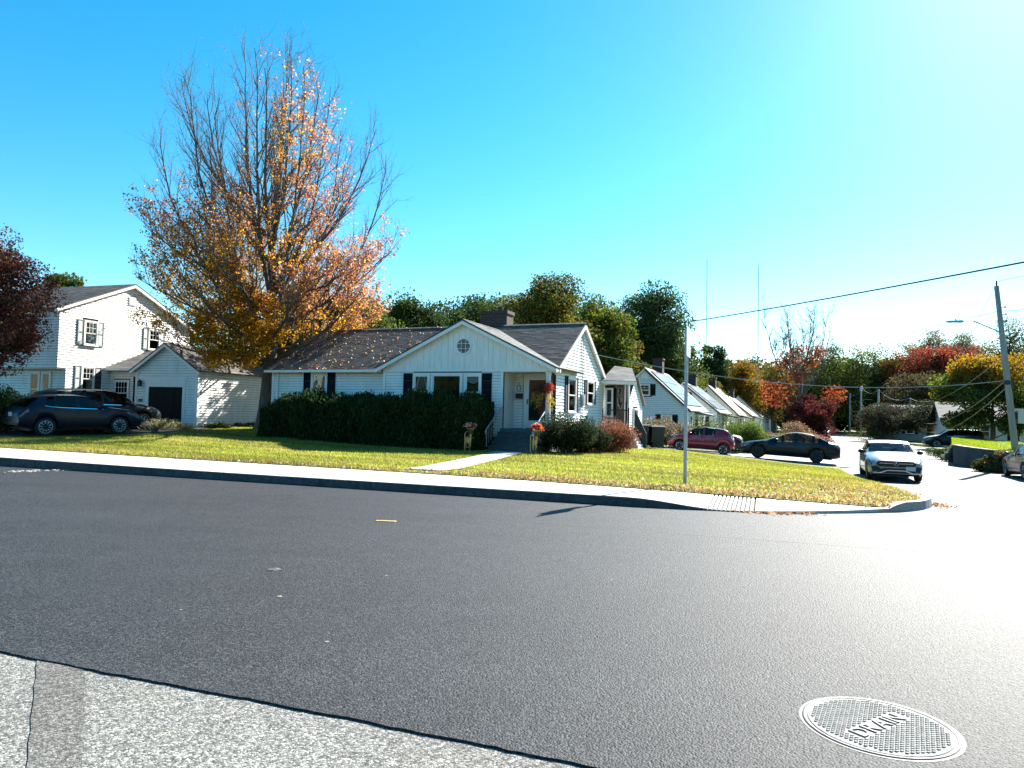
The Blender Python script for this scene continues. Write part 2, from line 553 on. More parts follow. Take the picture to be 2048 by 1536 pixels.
# tar filled cracks across the side street
mb = MB()
rc_ = random.Random(4)
for k in range(16):
    s0_, t0_ = rc_.uniform(3.6, 10), 15 + k * 3.2 + rc_.uniform(-1, 1)
    p_ = [(s0_ + j * .28, t0_ + .12 * math.sin(j * .9 + k) + rc_.uniform(-.05, .05)) for j in range(rc_.randint(6, 20))]
    for j in range(len(p_) - 1):
        w_ = rc_.uniform(.02, .05)
        (sa, ta), (sb, tb_) = p_[j], p_[j + 1]
        q_ = [(sa, ta - w_), (sb, tb_ - w_), (sb, tb_ + w_), (sa, ta + w_)]
        mb.add([(*xy(a, b), float(prof(b)) + .003) for a, b in q_], [(0, 1, 2, 3)])
tag(mb.build("tar_cracks", mat("crack_tar", (.02, .02, .02), .7)), "dark tar filled cracks across the pale side street", "cracks", kind="stuff")

# kerb stones
def kerb_path(q):
    """q<0 straight along the road (s = -1.3+q), q>0 round the corner by arc length"""
    if q <= 0:
        return ARC_S + q, T_KERB, 0.0, 1.0
    a = -math.pi / 2 + q / ARC_R
    return ARC_S + ARC_R * math.cos(a), ARC_T + ARC_R * math.sin(a), -math.cos(a), -math.sin(a)
def kerb_h(q):
    s = ARC_S + q
    if q < 2.5:
        return (.135 + .07 * float(smooth(-9, -24, s))) * (1 - float(smooth(-2.3, -.55, s))) + .006
    return .006 + .15 * float(smooth(3.5, 4.5, q))
kerb = tag(bpy.data.objects.new("kerb", None), kind="structure"); COL.objects.link(kerb)
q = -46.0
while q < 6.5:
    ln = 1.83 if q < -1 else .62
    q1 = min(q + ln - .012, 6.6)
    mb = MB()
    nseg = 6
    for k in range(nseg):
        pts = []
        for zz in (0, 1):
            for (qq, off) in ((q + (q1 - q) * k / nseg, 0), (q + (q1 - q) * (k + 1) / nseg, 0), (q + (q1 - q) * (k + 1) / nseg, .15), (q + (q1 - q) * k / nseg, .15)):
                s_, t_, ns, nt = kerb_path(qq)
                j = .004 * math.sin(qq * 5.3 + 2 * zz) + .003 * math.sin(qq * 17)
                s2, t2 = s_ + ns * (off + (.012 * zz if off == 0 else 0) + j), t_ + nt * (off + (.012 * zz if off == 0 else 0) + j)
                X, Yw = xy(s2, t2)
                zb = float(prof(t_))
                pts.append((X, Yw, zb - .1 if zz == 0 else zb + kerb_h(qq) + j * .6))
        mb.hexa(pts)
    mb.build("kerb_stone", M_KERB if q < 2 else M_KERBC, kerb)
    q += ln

# sidewalk slabs
walk = tag(bpy.data.objects.new("sidewalk", None), kind="structure"); COL.objects.link(walk)
def walk_z(s, t):
    s_k = s - ARC_S
    near = kerb_h(min(s_k, 2.4))
    X, Yw = xy(s, T_LAWN)
    back = float(lawn_z(X, Yw)[0]) - .02
    k = (t - T_KERB) / (T_LAWN - T_KERB)
    return near + .008 + (back - near) * max(0, min(1, k))
def near_t(s):
    if s <= ARC_S: return T_KERB + .03
    return ARC_T - math.sqrt(max(0, ARC_R ** 2 - (s - ARC_S) ** 2)) + .03
def slab(s0, s1, name="slab", tn0=None, tb=None, z_off=0.0, n=6, par=walk):
    mb = MB()
    for k in range(n):
        a, b = s0 + (s1 - s0) * k / n, s0 + (s1 - s0) * (k + 1) / n
        pts = []
        for zz in (0, 1):
            for s_ in (a, b):
                pass
            cs = [(a, min(near_t(a), T_LAWN - .01)), (b, min(near_t(b), T_LAWN - .01)), (b, T_LAWN + .02), (a, T_LAWN + .02)]
            for (s_, t_) in cs:
                X, Yw = xy(s_, t_)
                z = walk_z(s_, t_) + z_off
                pts.append((X, Yw, z - .2 if zz == 0 else z))
        mb.hexa(pts)
    return mb.build(name, M_CONC, par)
s = -46.0
edges = []
while s < -3.0:
    slab(s, s + 1.51); s += 1.525
slab(s, -1.02)
slab(-.22, .9); slab(.915, 1.9)
# grooved ramp panel
M_GROOVE = mat("groove_dark", (.05, .048, .045), .9)  # darker bed that shows between the ramp ribs
slab(-1.0, -.235, "ramp_bed", z_off=-.02).data.materials[0] = M_GROOVE
n = 11
for k in range(n):
    a = -1.008 + (.78 / n) * k
    slab(a, a + .78 / n - .028, "ramp_rib", n=1)

# front path to the steps
def strip(name, pts, w, m, zoff, kind="structure", n=24):
    """ribbon along world points pts (x,y) of width w draped on the lawn"""
    P = [Vector((p[0], p[1], 0)) for p in pts]
    vs, fs = [], []
    L_ = [0]
    for i in range(1, len(P)): L_.append(L_[-1] + (P[i] - P[i - 1]).length)
    for k in range(n + 1):
        d = L_[-1] * k / n
        i = max(j for j in range(len(P) - 1) if L_[j] <= d + 1e-6)
        f = (d - L_[i]) / (L_[i + 1] - L_[i])
        c = P[i].lerp(P[i + 1], f)
        dr = (P[i + 1] - P[i]).normalized()
        nn = Vector((-dr.y, dr.x, 0))
        ww = w if not callable(w) else w(k / n)
        for sgn in (-1, 0, 1):
            q_ = c + nn * sgn * ww / 2
            vs.append((q_.x, q_.y, float(lawn_z(q_.x, q_.y)[0]) + zoff))
    f = [(k * 3 + j, k * 3 + j + 1, k * 3 + j + 4, k * 3 + j + 3) for k in range(n) for j in range(2)]
    me = np_mesh(name, np.array(vs), np.array(f), sm=True)
    return tag(link(name, me, m), kind=kind)
def on_lawn(px, py):
    p = at(px, py, 20)
    d = (p - Vector((0, 0, CAM_H)))
    k = .3
    for _ in range(400):
        q_ = Vector((0, 0, CAM_H)) + d * k
        if q_.z <= gz(q_.x, q_.y): break
        k *= 1.01
    return q_
def on_plane(px, py, z=0.0):
    p = at(px, py, 10)
    d = p - Vector((0, 0, CAM_H))
    return Vector((0, 0, CAM_H)) + d * ((z - CAM_H) / d.z)
pa, pb = on_lawn(885, 937), on_lawn(1018, 905)
M_PATH = mat("path_concrete", (.36, .34, .31), .85, .2, 8, .4, 60, dirt=.3)
strip("front_path", [(pa.x - .35, pa.y - .9), (pa.x, pa.y), (pb.x, pb.y), (pb.x + .25, pb.y + .8)], 1.0, M_PATH, .025)

# driveway off the side street, and the neighbour's blacktop
hu, hv = Vector((math.cos(R(22)), -math.sin(R(22)))), Vector((math.sin(R(22)), math.cos(R(22))))
c0 = Vector((15.9, 37.4))
strip("driveway", [(c0 - hu * 11)[:], (c0 - hu * 5)[:], (c0 + hu * 2.0)[:]], 7.6, M_DRIVE, .02)
strip("neighbour_driveway", [(-33, 27.5), (-24, 27.3), (-19.5, 28.4), (-17.2, 30.5), (-15.9, 34.0)], lambda f: 6.4 - 2.0 * f, M_BLACKTOP, .02)

# drain cover in the road
dc = on_plane(1757, 1452, 0)
M_IRON = mat("cast_iron", (.21, .21, .20), .7, .3, 30, .35, 120, metal=.25, spec=.35, dirt=.3)
M_IRON2 = mat("cast_iron_worn", (.15, .15, .145), .66, .2, 30, .25, 120, metal=.35, spec=.4)
M_TAR = mat("tar_joint", (.012, .012, .013), .6)
d1, d2 = on_plane(1700, 1473, 0), on_plane(1815, 1425, 0)
ang = math.atan2(d2.y - d1.y, d2.x - d1.x)
cover = thing("drain_cover", "round cast iron drain cover lettered DRAIN set in the dark asphalt", "manhole cover", (dc.x, dc.y, 0), ang)
RD = .345
MB().lathe([(RD + .022, .001), (RD + .022, .0013), (RD - .05, .0013)], n=64).build("tar_ring", M_TAR, cover)
MB().lathe([(RD + .006, -.03), (RD + .005, .004), (RD - .010, .0055), (RD - .013, -.0)], n=64).build("frame_ring", M_IRON2, cover, True)
MB().lathe([(RD - .018, -.03), (RD - .02, .0045), (RD - .03, .006), (.001, .006)], n=64).build("cover_plate", M_IRON, cover)
mb = MB()
g = .0235
nn = int(RD / g) + 1
for i in range(-nn, nn + 1):
    for j in range(-nn, nn + 1):
        cx, cy = i * g, (j + .5 * (i % 2)) * g
        if math.hypot(cx, cy) > RD - .04 or (abs(cy) < .048 and abs(cx) < .215): continue
        a, b = .0085, .0075
        mb.add([(cx - a, cy - b, .006), (cx + a, cy - b, .006), (cx + a, cy + b, .006), (cx - a, cy + b, .006),
                (cx - a * .7, cy - b * .6, .0115), (cx + a * .7, cy - b * .6, .0115), (cx + a * .7, cy + b * .6, .0115), (cx - a * .7, cy + b * .6, .0115)],
               [(4, 5, 6, 7), (0, 1, 5, 4), (1, 2, 6, 5), (2, 3, 7, 6), (3, 0, 4, 7)])
tag(mb.build("tread_studs", M_IRON, cover), kind="stuff")
def letters(txt, size, depth, m, parent, loc, rot=(0, 0, 0), name="letter", spacing=1.0, xs=1.0):
    """each character its own raised mesh"""
    x = 0
    objs = []
    for ch in txt:
        cu = bpy.data.curves.new("tmp", 'FONT'); cu.body = ch; cu.size = size; cu.extrude = depth; cu.resolution_u = 2
        o = bpy.data.objects.new("tmp", cu); COL.objects.link(o)
        dg = bpy.context.evaluated_depsgraph_get()
        me = bpy.data.meshes.new_from_object(o.evaluated_get(dg))
        w = max(v.co.x for v in me.vertices) - min(v.co.x for v in me.vertices)
        mn = min(v.co.x for v in me.vertices)
        for v in me.vertices: v.co.x = (v.co.x - mn + x) * xs
        bpy.data.objects.remove(o); bpy.data.curves.remove(cu)
        me.materials.clear()
        objs.append((me, x)); x += w + size * .14 * spacing
    for me, _ in objs:
        for v in me.vertices: v.co.x -= x * xs / 2
        o = link(name, me, m, parent); o.location = loc; o.rotation_euler = rot
letters("DRAIN", .125, .004, M_IRON2, cover, (0, -.044, .008), xs=.98)

# lane marker tab, mud lump and litter on the asphalt
a = on_plane(753, 1042); b = on_plane(792, 1043.5)
M_TAB = mat("marker_yellow", (.75, .42, .08), .6, .15, 20)
lm = thing("lane_marker", "short yellow lane marker tab on the dark asphalt", "road marker", ((a.x + b.x) / 2, (a.y + b.y) / 2, .0), math.atan2(b.y - a.y, b.x - a.x))
L_ = (b - a).length / 2
MB().prism([(-.04, .002), (.04, .002), (.034, .009), (-.034, .009)], 'x', -L_, L_).build("tape", M_TAB, lm)
MB().box((-L_ * .8, -.010, .0092), (L_ * .8, .010, .012)).build("reflector_strip", mat("reflector_white", (.8, .7, .5), .4), lm)

def debris(name, label, px, py, size, m, flat=.35, n=14):
    p = on_plane(px, py)
    bm = bmesh.new()
    bmesh.ops.create_icosphere(bm, subdivisions=2, radius=1)
    for v in bm.verts:
        k = 1 + .35 * math.sin(v.co.x * 5 + v.co.y * 3) + random.uniform(-.25, .25)
        v.co = Vector((v.co.x * size * k * 1.6, v.co.y * size * k, max(0, v.co.z * size * flat * k)))
    me = bpy.data.meshes.new(name); bm.to_mesh(me); bm.free()
    o = link(name, me, m); o.location = (p.x, p.y, .001)
    return tag(o, label, "debris")
debris("flattened_litter", "flattened grey scrap lying on the asphalt left of centre", 552, 1140, .045, mat("litter_grey", (.13, .13, .12), .7, .4, 40))
debris("dry_leaf", "small pale dry leaf on the asphalt below the flattened scrap", 560, 1193, .013, mat("dry_leaf", (.6, .45, .25), .8))
debris("pale_scrap", "pale scrap on asphalt near the light pavement edge", 655, 1283, .010, mat("dry_leaf2", (.3, .27, .22), .8), .2)
# pale gutter silt at far left
vs = []
p0, p1 = on_plane(25, 944), on_plane(140, 939)
mb = MB()
for k in range(60):
    f = random.random()
    c = p0.lerp(p1, f) + Vector((random.uniform(-.25, .25), random.uniform(-.25, .3), 0))
    r = random.uniform(.02, .07)
    mb.lathe([(r, .003), (r * .6, .003 + r * .2), (.004, .004 + r * .22)], n=6, c=(c.x, c.y, 0))
tag(mb.build("gutter_silt", mat("silt", (.26, .24, .21), .9, .3, 20)), "patch of pale sandy silt in the gutter at far left", "silt", kind="stuff")
# ------------------------------------------------------------------ house materials
M_WHITE = mat("white_clapboard_paint", (.84, .815, .775), .55, .07, 2, .1, 50, dirt=.3, stretch=(2.2, 2.2, .7))
M_LAPSHADE = mat("lap_shadow_black", (.02, .02, .022), .9)  # wall core; its near-black colour draws the shadow lines between clapboards
M_TRIM = mat("white_trim_paint", (.82, .80, .765), .5, .04, 4, .05, 50, dirt=.08)
M_BOARD = mat("white_board_paint", (.84, .81, .775), .6, .07, 4, .2, 30, stretch=(4, 4, .6), dirt=.18)
M_SHUT = mat("black_shutter_paint", (.008, .009, .013), .7, .2, 8, spec=.15)
M_SHUTG = mat("grey_green_shutter_paint", (.16, .22, .23), .5, .2, 8)
M_DARK = mat("dark_room", (.012, .013, .014), .9)
M_CURT = mat("white_curtain", (.55, .56, .54), .9, .1, 10)
M_CURT2 = mat("grey_blind", (.16, .17, .15), .9, .1, 10)
M_GLASS = glass_mat("window_glass")
M_FOUND = mat("foundation_concrete", (.28, .27, .25), .9, .2, 6, .3, 40)
M_BRICK = None
M_METAL = mat("galvanised_metal", (.42, .44, .46), .45, .15, 10, .1, 50, metal=.7)
M_BLACKM = mat("black_metal", (.015, .015, .016), .45, .2, 10)
M_GREENDOOR = mat("dark_green_door_paint", (.004, .009, .009), .7, .2, 6, spec=.15)

def brick_mat():
    m, N, L, p = nodes_of("chimney_brick")
    tc = N.new("ShaderNodeTexCoord")
    mp = N.new("ShaderNodeMapping")
    mp.inputs['Rotation'].default_value = (R(90), 0, 0)
    L.new(tc.outputs['Object'], mp.inputs['Vector'])
    b = N.new("ShaderNodeTexBrick")
    b.inputs['Scale'].default_value = 1.0
    b.inputs['Brick Width'].default_value = .215; b.inputs['Row Height'].default_value = .075
    b.inputs['Mortar Size'].default_value = .008
    b.inputs['Color1'].default_value = (.05, .028, .024, 1); b.inputs['Color2'].default_value = (.085, .048, .038, 1)
    b.inputs['Mortar'].default_value = (.13, .12, .11, 1)
    L.new(mp.outputs[0], b.inputs['Vector'])
    L.new(b.outputs['Color'], p.inputs['Base Color'])
    p.inputs['Roughness'].default_value = .9
    bp = N.new("ShaderNodeBump"); bp.inputs['Strength'].default_value = .6; bp.inputs['Distance'].default_value = .01; bp.invert = True
    L.new(b.outputs['Fac'], bp.inputs['Height']); L.new(bp.outputs[0], p.inputs['Normal'])
    return m
M_BRICK = brick_mat()

def shingle_mat(name, c0, c1, c2):
    m, N, L, p = nodes_of(name)
    g = N.new("ShaderNodeNewGeometry")
    r = ramp(N, [(0.0, c0), (0.5, c1), (1.0, c2)])
    L.new(g.outputs['Random Per Island'], r.inputs['Fac'])
    tc = N.new("ShaderNodeTexCoord")
    n = N.new("ShaderNodeTexNoise"); n.inputs['Scale'].default_value = 1.1; n.inputs['Detail'].default_value = 7
    L.new(tc.outputs['Object'], n.inputs['Vector'])
    r2 = ramp(N, [(0.35, (.7, .7, .7)), (0.7, (1.25, 1.2, 1.15))])
    L.new(n.outputs['Fac'], r2.inputs['Fac'])
    mx = N.new("ShaderNodeMix"); mx.data_type = 'RGBA'; mx.blend_type = 'MULTIPLY'; mx.inputs['Factor'].default_value = 1
    L.new(r.outputs['Color'], mx.inputs['A']); L.new(r2.outputs['Color'], mx.inputs['B'])
    L.new(mx.outputs['Result'], p.inputs['Base Color'])
    p.inputs['Roughness'].default_value = .8
    n3 = N.new("ShaderNodeTexNoise"); n3.inputs['Scale'].default_value = 220
    L.new(tc.outputs['Object'], n3.inputs['Vector'])
    b = N.new("ShaderNodeBump"); b.inputs['Strength'].default_value = .4; b.inputs['Distance'].default_value = .004
    L.new(n3.outputs['Fac'], b.inputs['Height']); L.new(b.outputs[0], p.inputs['Normal'])
    MATS[name] = m
    return m
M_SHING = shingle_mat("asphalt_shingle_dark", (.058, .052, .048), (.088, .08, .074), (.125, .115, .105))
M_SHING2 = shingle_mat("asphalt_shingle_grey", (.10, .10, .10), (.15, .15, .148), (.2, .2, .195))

# ------------------------------------------------------------------ house building blocks
def span(poly, z):
    xs = []
    n = len(poly)
    for i in range(n):
        (a0, z0), (a1, z1) = poly[i], poly[(i + 1) % n]
        if (z0 <= z <= z1) or (z1 <= z <= z0):
            if abs(z1 - z0) < 1e-9: xs += [a0, a1]
            else: xs.append(a0 + (a1 - a0) * (z - z0) / (z1 - z0))
    return (min(xs), max(xs)) if xs else None

class Face:
    """a wall face: base point, direction along, outward normal"""
    def __init__(s, org, ang):
        s.o = Vector((org[0], org[1], 0)); s.d = Vector((math.cos(ang), math.sin(ang), 0)); s.n = Vector((math.sin(ang), -math.cos(ang), 0))
    def p(s, a, z, off=0.0):
        q_ = s.o + s.d * a + s.n * off
        return (q_.x, q_.y, z)
    def box(s, mb, a0, a1, z0, z1, o0, o1):
        return mb.hexa([s.p(a0, z0, o0), s.p(a1, z0, o0), s.p(a1, z0, o1), s.p(a0, z0, o1), s.p(a0, z1, o0), s.p(a1, z1, o0), s.p(a1, z1, o1), s.p(a0, z1, o1)])

def wall(house, F, poly, exp=.115, openings=(), m=M_WHITE, thick=.12, z_start=None, boards=True, name="wall"):
    """solid wall sheet with a clapboard object for every course"""
    mb = MB()
    n = len(poly)
    vs = [F.p(a, z, 0) for a, z in poly] + [F.p(a, z, -thick) for a, z in poly]
    mb.add(vs, [tuple(range(n)), tuple(range(2 * n - 1, n - 1, -1))] + [(i, n + i, n + (i + 1) % n, (i + 1) % n) for i in range(n)])
    w = mb.build(name, M_LAPSHADE if boards else m, house)
    if not boards: return w
    zmin, zmax = min(z for _, z in poly), max(z for _, z in poly)
    z = zmin if z_start is None else z_start
    while z < zmax - .03:
        z1 = min(z + exp, zmax - .001)
        b0, b1 = span(poly, z + .001), span(poly, z1)
        if not b0 or not b1: break
        segs = [(b0[0], b0[1], b1[0], b1[1])]
        for (o0, o1, oz0, oz1) in openings:
            if z1 - .02 < oz0 or z + .02 > oz1: continue
            out = []
            for (l0, r0, l1, r1) in segs:
                if o1 <= min(l0, l1) or o0 >= max(r0, r1): out.append((l0, r0, l1, r1)); continue
                if o0 > l0: out.append((l0, o0, l1, o0))
                if o1 < r0: out.append((o1, r0, o1, r1))
            segs = out
        for (l0, r0, l1, r1) in segs:
            if r0 - l0 < .02: continue
            j = random.uniform(-.001, .001)
            g = exp * .09
            mb = MB()
            mb.hexa([F.p(l0, z + g, .0015), F.p(r0, z + g, .0015), F.p(r0, z + g, .030 + j), F.p(l0, z + g, .030 + j),
                     F.p(l1, z1, .0015), F.p(r1, z1, .0015), F.p(r1, z1, .004), F.p(l1, z1, .004)])
            mb.build("clapboard", m, w)
        z += exp
    return w

def pane_grid(F, mb, a0, a1, z0, z1, nx, nz, o, w=.018, d=.012):
    for i in range(1, nx):
        a = a0 + (a1 - a0) * i / nx
        F.box(mb, a - w / 2, a + w / 2, z0, z1, o, o + d)
    for j in range(1, nz):
        z = z0 + (z1 - z0) * j / nz
        F.box(mb, a0, a1, z - w / 2, z + w / 2, o + .001, o + d - .001)

def window(house, F, a0, a1, z0, z1, casing=.09, muntin=None, curtain="valance", double=True, sill=True, shut=None, shw=.42, mshut=None, pr=.075, cm=None, under=None):
    cm = cm or M_TRIM
    mb = MB()
    F.box(mb, a0 - casing, a0, z0 - .02, z1 + casing, .001, pr)
    F.box(mb, a1, a1 + casing, z0 - .02, z1 + casing, .001, pr)
    F.box(mb, a0, a1, z1, z1 + casing, .001, pr - .002)
    if sill: F.box(mb, a0 - casing - .03, a1 + casing + .03, z0 - .07, z0 - .021, .001, pr + .04)
    F.box(mb, a0, a1, z0 - .02, z0 + .005, .001, pr - .004)
    w = mb.build("window", cm, house)
    mb = MB()
    F.box(mb, a0, a1, z0, z1, .0015, .006)
    mb.build("room_shade", under or M_DARK, w)
    zm = (z0 + z1) / 2
    mb = MB()
    s_ = .045
    parts = [(z0, zm, .030), (zm - .02, z1, .046)] if double else [(z0, z1, .04)]
    for (q0, q1, o) in parts:
        F.box(mb, a0 + .002, a0 + s_, q0, q1, o, o + .014); F.box(mb, a1 - s_, a1 - .002, q0, q1, o, o + .014)
        F.box(mb, a0 + s_, a1 - s_, q0, q0 + s_ * .9, o, o + .0139); F.box(mb, a0 + s_, a1 - s_, q1 - s_ * .9, q1, o, o + .0139)
    mb.build("sash", cm, w)
    for (q0, q1, o) in parts:
        mb = MB(); F.box(mb, a0 + s_, a1 - s_, q0 + s_ * .9, q1 - s_ * .9, o + .004, o + .007)
        mb.build("pane", M_GLASS, w)
    if muntin:
        mb = MB()
        pane_grid(F, mb, a0 + s_, a1 - s_, parts[-1][0] + s_ * .9, parts[-1][1] - s_ * .9, muntin[0], muntin[1], parts[-1][2] + .0075)
        mb.build("muntin", cm, w)
    if curtain:
        mb = MB()
        if curtain == "valance":
            n = 16
            for k in range(n):
                x0, x1 = a0 + (a1 - a0) * k / n, a0 + (a1 - a0) * (k + 1) / n
                f = abs((k + .5) / n - .5) * 2
                lo = z1 - (.16 + .16 * (1 - f ** 2)) if True else z1
                hi = z1 - .08 - .10 * (1 - f ** 1.5)
                mb.add([F.p(x0, lo, .018 + .004 * (k % 2)), F.p(x1, lo, .018 + .004 * ((k + 1) % 2)), F.p(x1, hi + .12, .018 + .004 * ((k + 1) % 2)), F.p(x0, hi + .12, .018 + .004 * (k % 2))], [(0, 1, 2, 3)])
        elif curtain == "tied":
            n = 10
            for sgn in (0, 1):
                if sgn: mb.build("curtain", M_CURT, w); mb = MB()
                for k in range(n):
                    za, zb = z1 - (z1 - z0) * k / n, z1 - (z1 - z0) * (k + 1) / n
                    wa = (a1 - a0) * (.46 - .34 * math.sin(math.pi * min(1, k / n * 1.25) / 2 + .2) + (.18 * max(0, k / n - .6)))
                    wb = (a1 - a0) * (.46 - .34 * math.sin(math.pi * min(1, (k + 1) / n * 1.25) / 2 + .2) + (.18 * max(0, (k + 1) / n - .6)))
                    A = (lambda wv: a0 + wv) if sgn == 0 else (lambda wv: a1 - wv)
                    e = a0 if sgn == 0 else a1
                    mb.add([F.p(A(wb) , zb, .02), F.p(A(wa), za, .02), F.p(A(wa) + (-.07 if sgn == 0 else .07), za, .025), F.p(A(wb) + (-.07 if sgn == 0 else .07), zb, .025)], [(0, 1, 2, 3)])
        elif curtain == "blind":
            n = int((z1 - zm) / .05)
            for k in range(n):
                F.box(mb, a0 + .02, a1 - .02, z1 - (k + 1) * .05 + .004, z1 - k * .05, .014, .019)
        elif curtain == "sheer":
            F.box(mb, a0 + .02, a1 - .02, z0 + .02, z1 - .02, .014, .018)
        mb.build("curtain", M_CURT if curtain != "blind" else M_CURT2, w)
    if shut:
        for sgn in shut:
            s0, s1 = (a0 - casing - shw - .01, a0 - casing - .01) if sgn < 0 else (a1 + casing + .01, a1 + casing + shw + .01)
            shutter(house, F, s0, s1, z0 - .05, z1 + casing, mshut or M_SHUT)
    return w

def shutter(house, F, s0, s1, z0, z1, m):
    mb = MB()
    t = .045
    F.box(mb, s0, s0 + t, z0, z1, .024, .06); F.box(mb, s1 - t, s1, z0, z1, .024, .06)
    zm = (z0 + z1) / 2
    for (q0, q1) in ((z0, z0 + t * 1.4), (zm - t * .6, zm + t * .6), (z1 - t, z1)):
        F.box(mb, s0 + t, s1 - t, q0, q1, .024, .0595)
    z = z0 + t * 1.6
    while z < z1 - t * 1.2:
        mb.hexa([F.p(s0 + t, z, .046), F.p(s1 - t, z, .046), F.p(s1 - t, z, .054), F.p(s0 + t, z, .054),
                 F.p(s0 + t, z + .045, .026), F.p(s1 - t, z + .045, .026), F.p(s1 - t, z + .045, .034), F.p(s0 + t, z + .045, .034)])
        z += .05
    F.box(mb, s0 + t, s1 - t, z0, z1, .0235, .026)
    mb.build("shutter", m, house)

def roof_plane(house, e0, e1, r1, r0, m=M_SHING, exp=.14, thick=.06, name="roof", tab=.3, trim=None):
    """sloping plane e0-e1 along the eave, r0-r1 along the ridge (same order)"""
    e0, e1, r0, r1 = map(Vector, (e0, e1, r0, r1))
    nrm = (e1 - e0).cross(r0 - e0).normalized()
    if nrm.z < 0: nrm = -nrm
    mb = MB()
    mb.hexa([e0 - nrm * thick, e1 - nrm * thick, r1 - nrm * thick, r0 - nrm * thick, e0, e1, r1, r0])
    ro = mb.build(name, trim or m, house)
    n = max(3, int(round((r0 - e0).length / exp)))
    mb = MB()
    for i in range(n):
        fa, fb = i / n, min(1, (i + 1) / n + .25 / n)
        A0, A1 = e0.lerp(r0, fa), e1.lerp(r1, fa)
        B0, B1 = e0.lerp(r0, fb), e1.lerp(r1, fb)
        if i == 0:
            dn = (e0 - r0).normalized() * .025
            A0, A1 = A0 + dn, A1 + dn
        k = max(1, int((A1 - A0).length / tab))
        off = (i % 2) * .5 / k
        cuts = [0] + [min(.999, max(.001, (j + off) / k + random.uniform(-.05, .05) / k)) for j in range(1, k)] + [1]
        for j in range(k):
            c0, c1 = cuts[j], cuts[j + 1]
            h = .010 + random.uniform(0, .005)
            a, b = A0.lerp(A1, c0) + nrm * h, A0.lerp(A1, c1) + nrm * h
            c, d = B0.lerp(B1, c1) + nrm * .0025, B0.lerp(B1, c0) + nrm * .0025
            lo = nrm * (h - .001)
            mb.add([a, b, c, d, a - lo, b - lo], [(0, 1, 2, 3), (4, 5, 1, 0)])
    tag(mb.build("shingle_courses", m, ro), kind="stuff")
    return ro

def ridge_cap(house, a, b, m, r=.06):
    a, b = Vector(a), Vector(b)
    n = max(4, int((b - a).length / .25))
    mb = MB()
    d = (b - a)
    side = Vector((-d.y, d.x, 0)).normalized()
    for k in range(n):
        p0, p1 = a.lerp(b, k / n), a.lerp(b, (k + 1.12) / n)
        for sg in (-1, 1):
            mb.add([p0 + Vector((0, 0, .03)), p1 + Vector((0, 0, .022)), p1 + side * sg * .14 - Vector((0, 0, .05)), p0 + side * sg * .14 - Vector((0, 0, .042))], [(0, 1, 2, 3)])
    mb.build("ridge_cap", m, house)

# ================================================================== the white corner house
HT = R(22)
HX, HY = 1.70, 27.5
H0 = thing("corner_house", "single storey white clapboard house with front gable behind the dark hedge", "house", (HX, HY, 0), -HT)
ZB, ZE = .62, 3.42                      # foot of siding, eave
F_front = Face((-7.45, -.5), 0)         # front gable wall; a runs 0..7.45
F_wing = Face((-13.7, 0), 0)            # left wing wall; a 0..6.25
F_right = Face((0, -.12), R(90))          # right gable end; a runs along depth
F_left = Face((-13.7, 7.05), R(-90))
# foundation
mb = MB(); mb.box((-13.66, .04, -.2), (-.04, 7.0, ZB)); mb.build("foundation", M_FOUND, H0)
mb = MB(); mb.box((-7.4, -.46, -.2), (-2.02, .04, ZB + .002)); mb.build("foundation", M_FOUND, H0)
# left wing front
win_w = (2.27, 2.97, 1.75, 3.12)
wall(H0, F_wing, [(0, ZB), (6.3, ZB), (6.3, 3.26), (0, 3.26)], openings=[(win_w[0] - .09, win_w[1] + .09, win_w[2], win_w[3])])
window(H0, F_wing, *win_w, casing=.09, curtain="tied", shut=(-1, 1), shw=.4, under=M_CURT2)
mb = MB(); F_wing.box(mb, 0, 6.2, 3.262, 3.43, .0, .03); F_wing.box(mb, -.02, .1, ZB, 3.26, .0225, .043); mb.build("frieze_board", M_TRIM, H0)
# front gable block wall, left of the porch
fw = [(0, ZB), (5.45, ZB), (5.45, 3.2), (0, 3.2)]
A = lambda u: u + 7.45
wins = [(A(-5.92), A(-5.3)), (A(-5.08), A(-3.82)), (A(-3.58), A(-2.99))]
wall(H0, F_front, fw, openings=[(A(-6.02), A(-2.92), 1.7, 3.2)])
mb = MB(); F_front.box(mb, A(-6.03), A(-2.91), 1.6, 3.15, .001, .022); mb.build("window_bank_panel", M_TRIM, H0)
F_f2 = Face((-7.45, -.522), 0)
window(H0, F_f2, *wins[0], 1.72, 3.03, casing=.085, curtain="tied", under=M_CURT2)
window(H0, F_f2, *wins[1], 1.72, 3.05, casing=.08, curtain=None, double=False)
window(H0, F_f2, *wins[2], 1.72, 3.03, casing=.085, curtain="valance", under=mat("green_room", (.02, .035, .022), .9))
shutter(H0, F_front, A(-6.47), A(-6.05), 1.65, 3.13, M_SHUT)
shutter(H0, F_front, A(-2.9), A(-2.48), 1.65, 3.13, M_SHUT)
mb = MB()
F_front.box(mb, -.02, .11, ZB, 3.2, .0225, .043); mb.build("corner_board", M_TRIM, H0)
mb = MB(); F_front.box(mb, 5.36, 5.46, ZB, 3.2, .0225, .043); mb.build("corner_board", M_TRIM, H0)
mb = MB(); F_front.box(mb, -.03, 7.45, 3.2, 3.30, -.1, .03); mb.build("frieze_board", M_TRIM, H0)
# side return of projecting block
wall(H0, Face((-7.45, 0), R(-90)), [(0, ZB), (.5, ZB), (.5, 3.2), (0, 3.2)])
